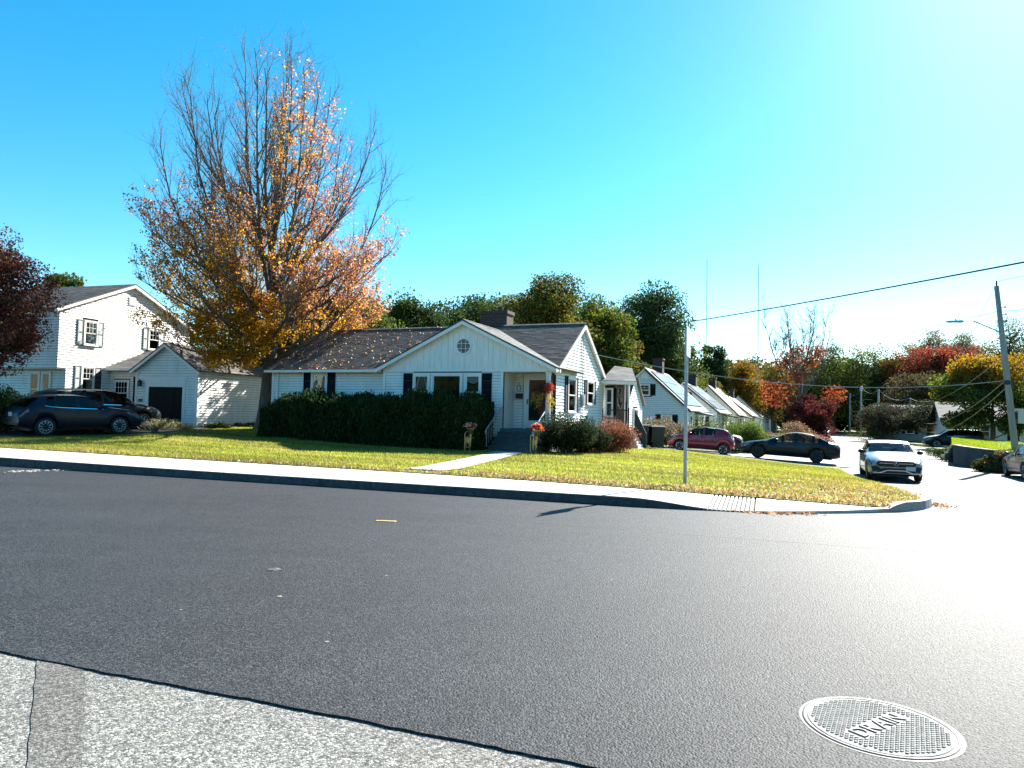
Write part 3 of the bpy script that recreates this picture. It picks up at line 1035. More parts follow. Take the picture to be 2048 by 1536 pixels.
# gable field of separate vertical boards
GA, GZ0, GZ1 = 3.725, 3.30, 5.16
gpoly = [(-.12, GZ0), (7.52, GZ0), (GA, GZ1)]
mb = MB()
vs = [F_front.p(a, z, 0) for a, z in gpoly] + [F_front.p(a, z, -.1) for a, z in gpoly]
mb.add(vs, [(0, 1, 2), (5, 4, 3), (0, 3, 4, 1), (1, 4, 5, 2), (2, 5, 3, 0)])
gab = mb.build("gable_wall", M_BOARD, H0)
def gtop(a): return GZ0 + (GZ1 - GZ0) * min((a + .12) / (GA + .12), (7.52 - a) / (7.52 - GA))
a = -.1
while a < 7.4:
    w_ = random.choice([.22, .27, .27, .3])
    b = min(a + w_, 7.5)
    pts = [(a + .004, GZ0 + .004), (b - .004, GZ0 + .004), (b - .004, gtop(b - .004))]
    if a < GA < b: pts.append((GA, GZ1))
    pts.append((a + .004, gtop(a + .004)))
    o_ = .018 + random.uniform(0, .004)
    n = len(pts)
    vs = [F_front.p(x, z, .001) for x, z in pts] + [F_front.p(x, z, o_) for x, z in pts]
    MB().add(vs, [tuple(range(n))[::-1], tuple(range(n, 2 * n))] + [(i, (i + 1) % n, n + (i + 1) % n, n + i) for i in range(n)]).build("gable_board", M_BOARD, gab)
    a = b
# round window
rc = F_front.p(3.70, 4.22, 0)
rw = MB(); 
prof_r = [(.36, .02), (.36, .055), (.29, .06), (.28, .03), (.28, .02)]
def ringF(mb, prof, n=28):
    vs, fs = [], []
    for (r, o) in prof:
        for k in range(n):
            an = 2 * math.pi * k / n
            vs.append(F_front.p(3.70 + r * math.cos(an), 4.22 + r * math.sin(an), o))
    for i in range(len(prof) - 1):
        for k in range(n):
            k2 = (k + 1) % n
            fs.append((i * n + k, i * n + k2, (i + 1) * n + k2, (i + 1) * n + k))
    return mb.add(vs, fs)
rw = ringF(MB(), prof_r).build("round_window", M_TRIM, H0)
n = 28
MB().add([F_front.p(3.70 + .285 * math.cos(2 * math.pi * k / n), 4.22 + .285 * math.sin(2 * math.pi * k / n), .0245) for k in range(n)], [tuple(range(n))]).build("room_shade", M_DARK, rw)
MB().add([F_front.p(3.70 + .285 * math.cos(2 * math.pi * k / n), 4.22 + .285 * math.sin(2 * math.pi * k / n), .032) for k in range(n)], [tuple(range(n))]).build("pane", M_GLASS, rw)
mb = MB()
for d_ in (-.1, .1):
    F_front.box(mb, 3.70 + d_ - .009, 3.70 + d_ + .009, 4.22 - .265, 4.22 + .265, .036, .05)
    F_front.box(mb, 3.70 - .265, 3.70 + .265, 4.22 + d_ - .009, 4.22 + d_ + .009, .0365, .0495)
mb.build("muntin", M_TRIM, rw)
# right gable end
ZR, HD = 5.50, 7.05
rp = [(.12, ZB), (HD + .12, ZB), (HD + .12, 3.42), (HD / 2 + .12, ZR - .05), (.12, 3.42)]
wa, wb_ = (1.5 + .12, 2.45 + .12, 1.70, 3.05), (4.3 + .12, 5.25 + .12, 2.08, 3.05)
wall(H0, F_right, rp, openings=[(wa[0] - .08, wa[1] + .08, wa[2], wa[3] + .05), (wb_[0] - .08, wb_[1] + .08, wb_[2], wb_[3] + .05)], exp=.13)
window(H0, F_right, *wa, casing=.08, curtain="sheer", shut=(-1, 1), shw=.33)
window(H0, F_right, *wb_, casing=.08, curtain="sheer", shut=(-1, 1), shw=.33)
mb = MB(); F_right.box(mb, 3.45, 3.70, 1.95, 2.45, .022, .16); mbx = mb.build("electric_meter", M_METAL, H0)
MB().tube([F_right.p(3.58, 2.45, .06), F_right.p(3.58, 5.1, .06)], .022, 8).build("service_conduit", M_METAL, H0)
MB().tube([F_right.p(3.58, 1.95, .06), F_right.p(3.58, .7, .06)], .022, 8).build("service_conduit", M_METAL, H0)
# left gable end, rear wall
wall(H0, F_left, [(0, ZB), (HD, ZB), (HD, 3.42), (HD / 2, ZR - .05), (0, 3.42)], boards=False)
wall(H0, Face((0, HD), R(180)), [(0, ZB), (13.7, ZB), (13.7, 3.4), (0, 3.4)], boards=False)
# main roof
ov = .28
sl = (ZR - ZE) / (HD / 2)
fe, re_ = -ov, HD + ov
ze = ZE - ov * sl + .06
zr = ZR + .06
roof_plane(H0, (-13.95, fe, ze), (.16, fe, ze), (.16, HD / 2, zr), (-13.95, HD / 2, zr), M_SHING, .115)
roof_plane(H0, (.16, re_, ze), (-13.95, re_, ze), (-13.95, HD / 2, zr), (.16, HD / 2, zr), M_SHING, .14)
ridge_cap(H0, (-13.95, HD / 2, zr + .005), (.17, HD / 2, zr + .005), M_SHING)
# rake boards on the right gable
mb = MB()
for (v0, z0, v1, z1) in ((fe, ze, HD / 2, zr), (re_, ze, HD / 2, zr)):
    mb.hexa([(.045, v0, z0 - .24), (.16, v0, z0 - .24), (.16, v1, z1 - .24), (.045, v1, z1 - .24), (.045, v0, z0 - .065), (.16, v0, z0 - .065), (.16, v1, z1 - .065), (.045, v1, z1 - .065)])
mb.build("rake_board", M_TRIM, H0)
# front gable roof (ridge runs back into the main roof)
gs = (GZ1 - GZ0) / (GA + .12)
gz_r = GZ1 + .12
gx = -7.45 + GA
for sgn in (-1, 1):
    ex = gx + sgn * (GA + .12 + .16)
    ezz = gz_r - (GA + .28) * gs
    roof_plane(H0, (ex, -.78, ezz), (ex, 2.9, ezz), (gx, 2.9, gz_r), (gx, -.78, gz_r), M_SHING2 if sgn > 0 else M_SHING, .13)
    mb = MB()
    mb.hexa([(ex, -.78, ezz - .2), (ex, -.70, ezz - .2), (gx, -.70, gz_r - .2), (gx, -.78, gz_r - .2), (ex, -.78, ezz - .05), (ex, -.70, ezz - .05), (gx, -.70, gz_r - .05), (gx, -.78, gz_r - .05)])
    mb.build("rake_board", M_TRIM, H0)
    mb = MB()
    mb.hexa([(ex, -.695, ezz - .15), (ex, -.5, ezz - .15), (gx, -.5, gz_r - .15), (gx, -.695, gz_r - .15), (ex, -.695, ezz - .10), (ex, -.5, ezz - .10), (gx, -.5, gz_r - .10), (gx, -.695, gz_r - .10)])
    mb.build("soffit", M_TRIM, H0)
ridge_cap(H0, (gx, -.78, gz_r), (gx, 2.9, gz_r), M_SHING)
# gutter on the wing and stub at the right corner
mb = MB()
mb.prism([(fe - .11, ze - .12), (fe - .0, ze - .12), (fe + .0, ze - .02), (fe - .012, ze - .02), (fe - .012, ze - .108), (fe - .1, ze - .108), (fe - .1, ze - .02), (fe - .11, ze - .02)], 'x', -13.9, -7.75)
mb.build("gutter", M_TRIM, H0)
mb = MB(); mb.box((.0, -.42, 3.16), (.30, -.30, 3.28)); mb.tube([(-.06, -.45, 3.2), (-.07, -.62, 3.05), (-.07, -.56, 2.9), (-.07, -.56, .9)], .04, 8)
mb.build("downspout", M_TRIM, H0)
mb = MB(); mb.tube([F_wing.p(.35, 3.2, .06), F_wing.p(.35, 1.2, .06)], .035, 8); mb.build("downspout", M_TRIM, H0)
# porch recess
PF = .97
F_por = Face((-2.0, .72), 0)
wall(H0, F_por, [(0, PF), (1.9, PF), (1.9, 3.25), (0, 3.25)], openings=[(.38, 1.62, PF, 3.12)])
wall(H0, Face((-2.0, -.38), R(90)), [(0, PF), (1.1, PF), (1.1, 3.2), (0, 3.2)], boards=False)
mb = MB(); mb.box((-2.0, -.5, 3.18), (0, .72, 3.2)); mb.build("porch_ceiling", M_TRIM, H0)
mb = MB(); mb.box((-.22, -.5, PF - .03), (-.08, -.36, 3.2)); mb.box((-.25, -.52, PF - .02), (-.05, -.34, PF + .12)); mb.box((-.24, -.515, 3.06), (-.06, -.345, 3.18)); mb.build("porch_post", M_TRIM, H0)
mb = MB(); mb.box((-2.05, -.6, -.1), (0.0, .72, PF)); mb.build("porch_floor", mat("porch_concrete", (.10, .13, .12), .8, .2, 6, .3, 40), H0)
# door
dA0, dA1, dZ0, dZ1 = .55, 1.45, PF + .03, PF + 2.06
mb = MB()
F_por.box(mb, dA0 - .13, dA0, PF, dZ1 + .13, .001, .07); F_por.box(mb, dA1, dA1 + .13, PF, dZ1 + .13, .001, .07); F_por.box(mb, dA0, dA1, dZ1, dZ1 + .13, .001, .069)
dfr = mb.build("door_casing", M_TRIM, H0)
mb = MB()
F_por.box(mb, dA0, dA0 + .09, dZ0, dZ1, .03, .055); F_por.box(mb, dA1 - .09, dA1, dZ0, dZ1, .03, .055)
F_por.box(mb, dA0 + .09, dA1 - .09, dZ1 - .1, dZ1, .03, .0545); F_por.box(mb, dA0 + .09, dA1 - .09, dZ0, dZ0 + .3, .03, .0545)
door = mb.build("storm_door", M_TRIM, H0)
mb = MB(); F_por.box(mb, dA0 + .09, dA1 - .09, dZ0 + .3, dZ1 - .1, .038, .043); mb.build("door_pane", M_GLASS, door)
mb = MB(); F_por.box(mb, dA0, dA1, dZ0, dZ1, .002, .012); mb.build("inner_door", mat("inner_door_brown", (.035, .02, .014), .5, .3, 4), door)
mb = MB(); F_por.box(mb, dA0 + .02, dA0 + .055, 1.95, 2.15, .055, .09); mb.build("door_handle", M_BLACKM, door)
mb = MB(); F_por.box(mb, .1, .36, 2.17, 2.36, .02, .15); F_por.box(mb, .08, .38, 2.34, 2.375, .02, .17); mbx = mb.build("mailbox", M_BLACKM, H0)
mb = MB()
mb.tube([F_por.p(.23, 2.75, .02), F_por.p(.23, 2.8, .1), F_por.p(.23, 2.7, .14)], .012, 6)
mb.lathe([(.03, 2.46), (.07, 2.5), (.08, 2.66), (.03, 2.72), (.01, 2.76)], n=8, c=(F_por.p(.23, 0, .14)[0], F_por.p(.23, 0, .14)[1], 0)); mb.build("porch_lamp", M_METAL, H0)
# front steps
MS = mat("step_slate", (.075, .10, .10), .75, .25, 6, .3, 30)
for k in range(5):
    z1 = PF - .165 * (k + 0) - .16
    mb = MB(); mb.box((-2.02, -.6 - .3 * (k + 1), -.1), (-.12, -.6 - .3 * k + .001, z1)); mb.box((-2.05, -.6 - .3 * (k + 1) - .03, z1), (-.09, -.6 - .3 * k - .002, z1 + .03))
    mb.build("step", MS, H0)
M_RAIL = mat("white_iron_rail", (.7, .7, .68), .5)
for u_, nm in ((-2.0, "left"), (-.14, "right")):
    mb = MB()
    mb.tube([(u_, -.55, PF), (u_, -.55, PF + .85)], .016, 8); mb.tube([(u_, -2.0, .3), (u_, -2.0, .98)], .016, 8)
    mb.tube([(u_, -.55, PF + .85), (u_, -2.0, .98), (u_, -2.12, .86), (u_, -2.1, .76)], .02, 8)
    for k in range(1, 7):
        y_ = -.55 - 1.45 * k / 7
        zt = PF + .85 + (.98 - PF - .85) * k / 7
        mb.tube([(u_, y_, zt - .68), (u_, y_, zt)], .008, 6)
    mb.build("handrail", M_RAIL if u_ > -1 else M_METAL, H0)
# chimney
ch = MB(); ch.box((-4.95, 3.62, 4.9), (-3.62, 4.4, 6.20)); ch = ch.build("chimney", M_BRICK, H0)
mb = MB(); mb.box((-5.0, 3.57, 6.12), (-3.57, 4.45, 6.27)); mb.build("chimney_cap", M_BRICK, ch)
mb = MB(); mb.lathe([(.11, 6.27), (.12, 6.48), (.1, 6.5), (.09, 6.4)], n=12, c=(-4.1, 4.0, 0)); mb.build("flue_pot", M_BRICK, ch)

# rear ell with landing, right of the back corner
F_ell = Face((0, 7.3), 0)
wall(H0, F_ell, [(0, .62), (1.05, .62), (1.05, 3.1), (0, 3.1)], openings=[(.08, .6, 1.5, 3.0), (.62, 1.02, .95, 3.05)])
window(H0, F_ell, .14, .44, 1.55, 2.85, casing=.05, curtain=None)
shutter(H0, F_ell, .47, .62, 1.5, 2.9, M_SHUT)
mb = MB(); F_ell.box(mb, .64, 1.02, .98, 3.0, .02, .05); sd = mb.build("side_door", mat("brown_door", (.10, .05, .04), .5, .2, 5), H0)
mb = MB(); F_ell.box(mb, .70, .96, 1.8, 2.88, .051, .056); mb.build("pane", M_GLASS, sd)
mb = MB(); mb.box((.02, 7.42, -.5), (1.04, 11.3, .62)); mb.build("foundation", M_FOUND, H0)
roof_plane(H0, (.05, 6.65, 3.26), (1.72, 6.65, 3.20), (.95, 9.2, 3.98), (.05, 9.2, 4.10), M_SHING2, .14)
mb = MB(); mb.hexa([(.05, 6.62, 3.08), (1.72, 6.62, 3.02), (1.72, 6.66, 3.02), (.05, 6.66, 3.08), (.05, 6.62, 3.24), (1.72, 6.62, 3.18), (1.72, 6.66, 3.18), (.05, 6.66, 3.24)]); mb.build("fascia", M_TRIM, H0)
mb = MB(); mb.box((1.3, 6.75, .95), (1.38, 6.83, 3.12)); mb.build("porch_post", M_TRIM, H0)
F_eg = Face((1.06, 7.3), R(90))
wall(H0, F_eg, [(.45, .62), (3.9, .62), (3.9, 2.3), (2.2, 3.45), (.45, 2.1)], exp=.13, openings=[(1.6, 2.7, .9, 2.0)])
window(H0, F_eg, 1.7, 2.6, 1.05, 1.9, casing=.07, curtain="sheer")
roof_plane(H0, (1.22, 11.4, 2.15), (-1.5, 11.4, 2.15), (-1.5, 9.5, 3.52), (1.22, 9.5, 3.52), M_SHING2, .14)
# landing, rail and steps
mb = MB(); mb.box((.62, 5.9, -.4), (1.56, 7.28, .94)); mb.build("landing", M_FOUND, H0)
for k in range(6):
    u_ = .66 + k * .17
    mb = MB(); mb.box((u_ - .009, 5.92, 1.07), (u_ + .009, 5.94, 1.80)); mb.build("baluster", M_BLACKM, H0)
mb = MB(); mb.box((.62, 5.9, 1.80), (1.56, 5.96, 1.85)); mb.build("landing_rail", M_BLACKM, H0)
mb = MB(); mb.box((.62, 5.905, 1.02), (1.56, 5.955, 1.06)); mb.build("landing_rail", M_BLACKM, H0)
for u_ in (.64, 1.54):
    mb = MB(); mb.box((u_ - .03, 5.9, .9), (u_ + .03, 5.96, 1.95)); mb.build("rail_post", M_BLACKM, H0)
for k in range(6):
    mb = MB(); mb.box((1.57 + .085 * k, 5.95, -.5), (1.57 + .085 * (k + 1) - .002, 7.0, .94 - .155 * (k + .3))); mb.build("side_step", M_TRIM, H0)
mb = MB()
mb.hexa([(1.57, 7.02, .2), (2.15, 7.02, -.5), (2.15, 7.08, -.5), (1.57, 7.08, .2), (1.57, 7.02, 1.95), (2.15, 7.02, .75), (2.15, 7.08, .75), (1.57, 7.08, 1.95)])
mb.build("stair_side_panel", M_BLACKM, H0)

# ================================================================== left neighbour: two storey house, breezeway, garage
LT = R(18)
LX, LY, LZ = -21.2, 33.0, .52
H1 = thing("two_storey_house", "two storey white clapboard house with grey shutters and attached garage at left", "house", (LX, LY, 0), -LT)
LD = 8.2
F_g = Face((0, 0), R(90))                # gable end, a = depth
ze1, zr1 = 6.1, 7.85
ops = [(1.22, 2.1, 4.4, 5.65), (5.1, 6.05, 4.6, 5.7), (1.15, 2.1, 2.2, 3.45)]
upper = [(0, 3.25), (LD, 3.25), (LD, ze1), (LD / 2, zr1), (0, ze1)]
wall(H1, F_g, upper, openings=ops[:2], exp=.125)
F_gl = Face((-.0, 0), R(90))
wall(H1, F_gl, [(.45, .5), (LD, .5), (LD, 3.248), (.45, 3.248)], openings=ops[2:], exp=.125)
M_T2 = M_TRIM
window(H1, F_g, 1.36, 2.0, 4.48, 5.58, casing=.07, muntin=(3, 2), curtain="sheer", shut=(-1, 1), shw=.33, mshut=M_SHUTG)
window(H1, F_g, 5.27, 5.93, 4.62, 5.64, casing=.07, muntin=(3, 2), curtain="sheer", shut=(-1, 1), shw=.32, mshut=M_SHUTG)
window(H1, F_g, 1.32, 1.93, 2.25, 3.35, casing=.07, muntin=(3, 2), curtain=None, shut=(-1,), shw=.33, mshut=M_SHUTG)
shutter(H1, F_g, 2.03, 2.38, 2.2, 3.4, mat("teal_dark_shutter", (.02, .045, .05), .5))
mb = MB(); F_g.box(mb, 3.85, 4.3, 6.75, 7.2, .022, .05)
for k in range(6): F_g.box(mb, 3.9, 4.25, 6.79 + k * .065, 6.82 + k * .065, .05, .065)
mb.build("gable_vent", M_TRIM, H1)
# front walls (shaded side) and back box
F_fu = Face((-9.0, 0), 0); F_fl = Face((-9.0, .45), 0)
wall(H1, F_fu, [(0, 3.25), (9, 3.25), (9, ze1), (0, ze1)], exp=.125)
wall(H1, F_fl, [(0, .5), (9, .5), (9, 3.25), (0, 3.25)], exp=.125)
window(H1, F_fu, 6.3, 7.1, 4.4, 5.6, casing=.08, curtain="sheer", shut=(-1, 1), shw=.35)
window(H1, F_fu, 2.3, 3.1, 4.4, 5.6, casing=.08, curtain="sheer", shut=(-1, 1), shw=.35)
window(H1, F_fl, 6.9, 7.4, 1.5, 3.0, casing=.08, curtain=None)
window(H1, F_fl, 7.65, 8.1, 1.5, 3.0, casing=.08, curtain=None)
mb = MB(); mb.box((-9, .46, 3.2), (0, -.0, 3.252)); mb.build("overhang_soffit", M_TRIM, H1)
wall(H1, Face((0, LD), R(180)), [(0, .5), (9, .5), (9, ze1), (0, ze1)], boards=False)
wall(H1, Face((-9, LD), R(-90)), [(0, .5), (LD, .5), (LD, ze1), (LD / 2, zr1), (0, ze1)], boards=False)
o1 = .3; s1 = (zr1 - ze1) / (LD / 2)
roof_plane(H1, (-9.2, -o1, ze1 - o1 * s1 + .05), (.2, -o1, ze1 - o1 * s1 + .05), (.2, LD / 2, zr1 + .05), (-9.2, LD / 2, zr1 + .05), M_SHING, .14)
roof_plane(H1, (.2, LD + o1, ze1 - o1 * s1 + .05), (-9.2, LD + o1, ze1 - o1 * s1 + .05), (-9.2, LD / 2, zr1 + .05), (.2, LD / 2, zr1 + .05), M_SHING, .14)
mb = MB()
for (v0, v1) in ((-o1, LD / 2), (LD + o1, LD / 2)):
    z0_, z1_ = ze1 - o1 * s1 + .05, zr1 + .05
    mb.hexa([(.05, v0, z0_ - .2), (.2, v0, z0_ - .2), (.2, v1, z1_ - .2), (.05, v1, z1_ - .2), (.05, v0, z0_ - .065), (.2, v0, z0_ - .065), (.2, v1, z1_ - .065), (.05, v1, z1_ - .065)])
mb.build("rake_board", M_TRIM, H1)
# breezeway
F_b = Face((0.02, 2.9), 0)
wall(H1, F_b, [(0, .5), (2.2, .5), (2.2, 3.4), (0, 3.4)], exp=.125, openings=[(.3, 1.35, 1.5, 2.85), (1.55, 2.2, .5, 2.9)])
window(H1, F_b, .45, 1.25, 1.6, 2.75, casing=.08, muntin=(4, 2), curtain=None)
mb = MB(); F_b.box(mb, 1.6, 2.15, .6, 2.85, .02, .05); mb.build("side_door", M_GREENDOOR, H1)
roof_plane(H1, (0.01, 2.6, 3.42), (2.5, 2.6, 3.42), (2.5, 5.3, 4.5), (.01, 5.3, 4.5), M_SHING2, .14)
mb = MB(); mb.box((.02, 2.55, 3.28), (2.4, 2.62, 3.42)); mb.build("gutter", M_TRIM, H1)
# garage
gu0, gu1, gv0, gl = 2.22, 5.89, 2.44, 6.6
gze, gzr = 3.36, 4.55
gm = (gu0 + gu1) / 2
F_gf = Face((gu0, gv0), 0); gw = gu1 - gu0
wall(H1, F_gf, [(0, .5), (gw, .5), (gw, gze), (gw / 2, gzr), (0, gze)], exp=.125, openings=[(.62, 3.0, .5, 2.85)])
F_gs = Face((gu1, gv0), R(90))
wall(H1, F_gs, [(0, .5), (gl, .5), (gl, gze), (0, gze)], exp=.125)
wall(H1, Face((gu0, gv0 + gl), R(-90)), [(0, .5), (gl, .5), (gl, gze), (0, gze)], boards=False)
wall(H1, Face((gu1, gv0 + gl), R(180)), [(0, .5), (gw, .5), (gw, gze), (gw / 2, gzr), (0, gze)], boards=False)
mb = MB()
F_gf.box(mb, .62, .82, .5, 2.85, .001, .05); F_gf.box(mb, 2.85, 3.0, .5, 2.85, .001, .05); F_gf.box(mb, .82, 2.85, 2.48, 2.85, .001, .045); F_gf.box(mb, .5, 3.1, 2.852, 2.98, .001, .06)
mb.build("garage_door_casing", M_TRIM, H1)
mb = MB(); F_gf.box(mb, .82, 2.85, .52, 2.48, .001, .012)
gd = mb.build("garage_door", M_GREENDOOR, H1)
for r_ in range(4):
    for c_ in range(4):
        mb = MB(); x0 = .86 + c_ * .5; z0_ = .56 + r_ * .485
        F_gf.box(mb, x0, x0 + .46, z0_, z0_ + .43, .0125, .02)
        mb.build("door_panel", M_GREENDOOR, gd)
for F_, a0_, a1_ in ((F_gf, gw - .1, gw + .02), (F_gf, -.02, .1), (F_gs, -.02, .1)):
    mb = MB(); F_.box(mb, a0_, a1_, .5, gze, .0225, .043); mb.build("corner_board", M_TRIM, H1)
sg = (gzr - gze) / (gw / 2)
for sgn in (-1, 1):
    ex = gm + sgn * (gw / 2 + .2); ez_ = gze - .2 * sg + .05
    roof_plane(H1, (ex, gv0 - .25, ez_), (ex, gv0 + gl + .2, ez_), (gm, gv0 + gl + .2, gzr + .05), (gm, gv0 - .25, gzr + .05), M_SHING, .14)
    mb = MB()
    mb.hexa([(ex, gv0 - .25, ez_ - .2), (ex, gv0 - .19, ez_ - .2), (gm, gv0 - .19, gzr - .15), (gm, gv0 - .25, gzr - .15), (ex, gv0 - .25, ez_ - .065), (ex, gv0 - .19, ez_ - .065), (gm, gv0 - .19, gzr - .015), (gm, gv0 - .25, gzr - .015)])
    mb.build("rake_board", M_TRIM, H1)
mb = MB(); c_ = F_gf.p(.32, 2.65, .12)
mb.box((c_[0] - .07, c_[1] - .07, 2.5), (c_[0] + .07, c_[1] + .07, 2.72)); mb.lathe([(.12, 2.72), (.02, 2.84)], n=8, c=(c_[0], c_[1], 0)); mb.tube([F_gf.p(.32, 2.75, .02), F_gf.p(.32, 2.82, .1)], .015, 6)
mb.build("wall_lamp", M_BLACKM, H1)
mb = MB(); F_gf.box(mb, .2, .45, 1.75, 1.9, .022, .035); mb.build("number_plaque", mat("plaque_dark", (.05, .05, .06), .5), H1)

# ================================================================== row of cape houses down the side street
def cape(idx, X, Yw, zb, ang, label, solar, chim, wcol, W=7.2, D=9.5, awn=False):
    h = thing("cape_house", label, "house", (X, Yw, zb), -ang, "cape houses along the side street")
    ze_, zr_ = 3.0, 6.3 + [0, -.35, .2, -.5, .1, -.3, .2][idx]
    F = Face((-W, 0), 0)
    det = idx < 2
    wall(h, F, [(0, 0), (W, 0), (W, ze_), (W / 2, zr_), (0, ze_)], m=wcol, exp=.16 if idx == 0 else .2, openings=([(3.1, 4.2, 3.9, 4.9), (5.05, 5.95, .9, 2.3)] if det else ()), boards=det)
    wall(h, Face((0, 0), R(90)), [(0, 0), (D, 0), (D, ze_), (0, ze_)], m=wcol, boards=False)
    wall(h, Face((-W, D), R(-90)), [(0, 0), (D, 0), (D, ze_), (0, ze_)], m=wcol, boards=False)
    wall(h, Face((0, D), R(180)), [(0, 0), (W, 0), (W, ze_), (W / 2, zr_), (0, ze_)], m=wcol, boards=False)
    if det:
        window(h, F, 3.2, 4.0, 4.0, 4.85, casing=.08, muntin=(2, 2), curtain=None, shut=(-1, 1), shw=.45)
        window(h, F, 5.1, 5.9, 1.0, 2.3, casing=.08, muntin=(2, 1), curtain=None, shut=(-1, 1), shw=.45)
        mb = MB(); F.box(mb, 3.3, 3.9, 5.4, 5.8, .0, .06); mb.build("gable_vent", M_TRIM, h)
    Fr = Face((0, 0), R(90))
    window(h, Fr, 1.2, 2.0, .9, 2.3, casing=.1, curtain=None)
    window(h, Fr, 7.0, 7.8, .9, 2.3, casing=.1, curtain=None)
    mb = MB(); Fr.box(mb, 4.2, 5.1, .1, 2.2, .001, .06); mb.build("front_door", M_GREENDOOR, h)
    s_ = (zr_ - ze_) / (W / 2); o_ = .35
    for sgn in (-1, 1):
        ex = -W / 2 + sgn * (W / 2 + o_); ez_ = ze_ - o_ * s_ + .06
        roof_plane(h, (ex, -.2, ez_), (ex, D + .2, ez_), (-W / 2, D + .2, zr_ + .06), (-W / 2, -.2, zr_ + .06), M_SHING2, .3, tab=.6)
        mb = MB()
        mb.hexa([(ex, -.2, ez_ - .22), (ex, -.12, ez_ - .22), (-W / 2, -.12, zr_ - .18), (-W / 2, -.2, zr_ - .18), (ex, -.2, ez_ - .065), (ex, -.12, ez_ - .065), (-W / 2, -.12, zr_ - .005), (-W / 2, -.2, zr_ - .005)])
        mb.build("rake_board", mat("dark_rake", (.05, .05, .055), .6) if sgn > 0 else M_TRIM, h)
        if solar and sgn > 0:
            a, b = Vector((ex, 0, ez_)), Vector((-W / 2, 0, zr_ + .06))
            nr = Vector((s_, 0, 1)).normalized()
            for r_ in range(3):
                for c_ in range(int(D / 1.1) - 1):
                    f0, f1 = .12 + r_ * .27, .12 + r_ * .27 + .26
                    y0, y1 = .5 + c_ * 1.1, .5 + c_ * 1.1 + 1.07
                    p = [a.lerp(b, f0), a.lerp(b, f0), a.lerp(b, f1), a.lerp(b, f1)]
                    ys = [y0, y1, y1, y0]
                    mb = MB(); mb.hexa([p[i] + Vector((0, ys[i], 0)) + nr * .06 for i in range(4)] + [p[i] + Vector((0, ys[i], 0)) + nr * .1 for i in range(4)])
                    mb.build("solar_panel", mat("solar_glass", (.02, .025, .04), .18, .2, 3, spec=.8), h)
    mb = MB(); mb.box((-W / 2 - .45, D * chim - .4, 5.6), (-W / 2 + .45, D * chim + .4, zr_ + 1.1)); c = mb.build("chimney", M_BRICK, h)
    mb = MB(); mb.box((-W / 2 - .52, D * chim - .47, zr_ + 1.1), (-W / 2 + .52, D * chim + .47, zr_ + 1.22)); mb.build("chimney_cap", M_BRICK, c)
    # entry porch on the street side
    mb = MB(); mb.hexa([(0, 3.8, 2.5), (1.4, 3.8, 2.3), (1.4, 6, 2.3), (0, 6, 2.5), (0, 3.8, 2.75), (1.5, 3.8, 2.42), (1.5, 6, 2.42), (0, 6, 2.75)]); mb.build("entry_roof", M_SHING2, h)
    for y_ in (3.9, 5.9):
        mb = MB(); mb.box((1.2, y_ - .06, 0), (1.32, y_ + .06, 2.3)); mb.build("entry_post", M_TRIM, h)
    if awn:
        mb = MB(); mb.hexa([F.p(2.7, 3.9, .0), F.p(4.5, 3.9, .0), F.p(4.6, 3.6, .8), F.p(2.6, 3.6, .8), F.p(2.7, 4.0, .0), F.p(4.5, 4.0, .0), F.p(4.6, 3.68, .8), F.p(2.6, 3.68, .8)]); mb.build("awning", M_TRIM, h)
    return h
M_BLUEW = mat("cool_white_siding", (.68, .72, .78), .55, .05, 3)
M_CREAM = mat("cream_siding", (.62, .58, .48), .6, .06, 3)
M_GREYS = mat("grey_siding", (.42, .44, .45), .6, .06, 3)
lab = ["nearest white cape house with solar panels, behind the red hatchback", "second cape house in the row, solar panels on its roof",
       "third cape house from the near end of the row", "tan roofed fourth cape house from the near end of the row",
       "fifth cape house in the row, half hidden by shrubs", "sixth cape house in the row, next to the farthest", "farthest cape house at the end of the row by the dark wood"]
a24 = R(24)
for k in range(7):
    X = 14.6 + math.sin(a24) * 17.5 * k; Yw = 59.0 + math.cos(a24) * 17.5 * k
    cape(k, X, Yw, -.55 - .02 * k, a24, lab[k], k in (0, 1, 4), [.55, .62, .42, .7, .5, .36, .6][k], [M_BLUEW, M_WHITE, M_WHITE, M_CREAM, M_WHITE, M_GREYS, M_WHITE][k], awn=False)

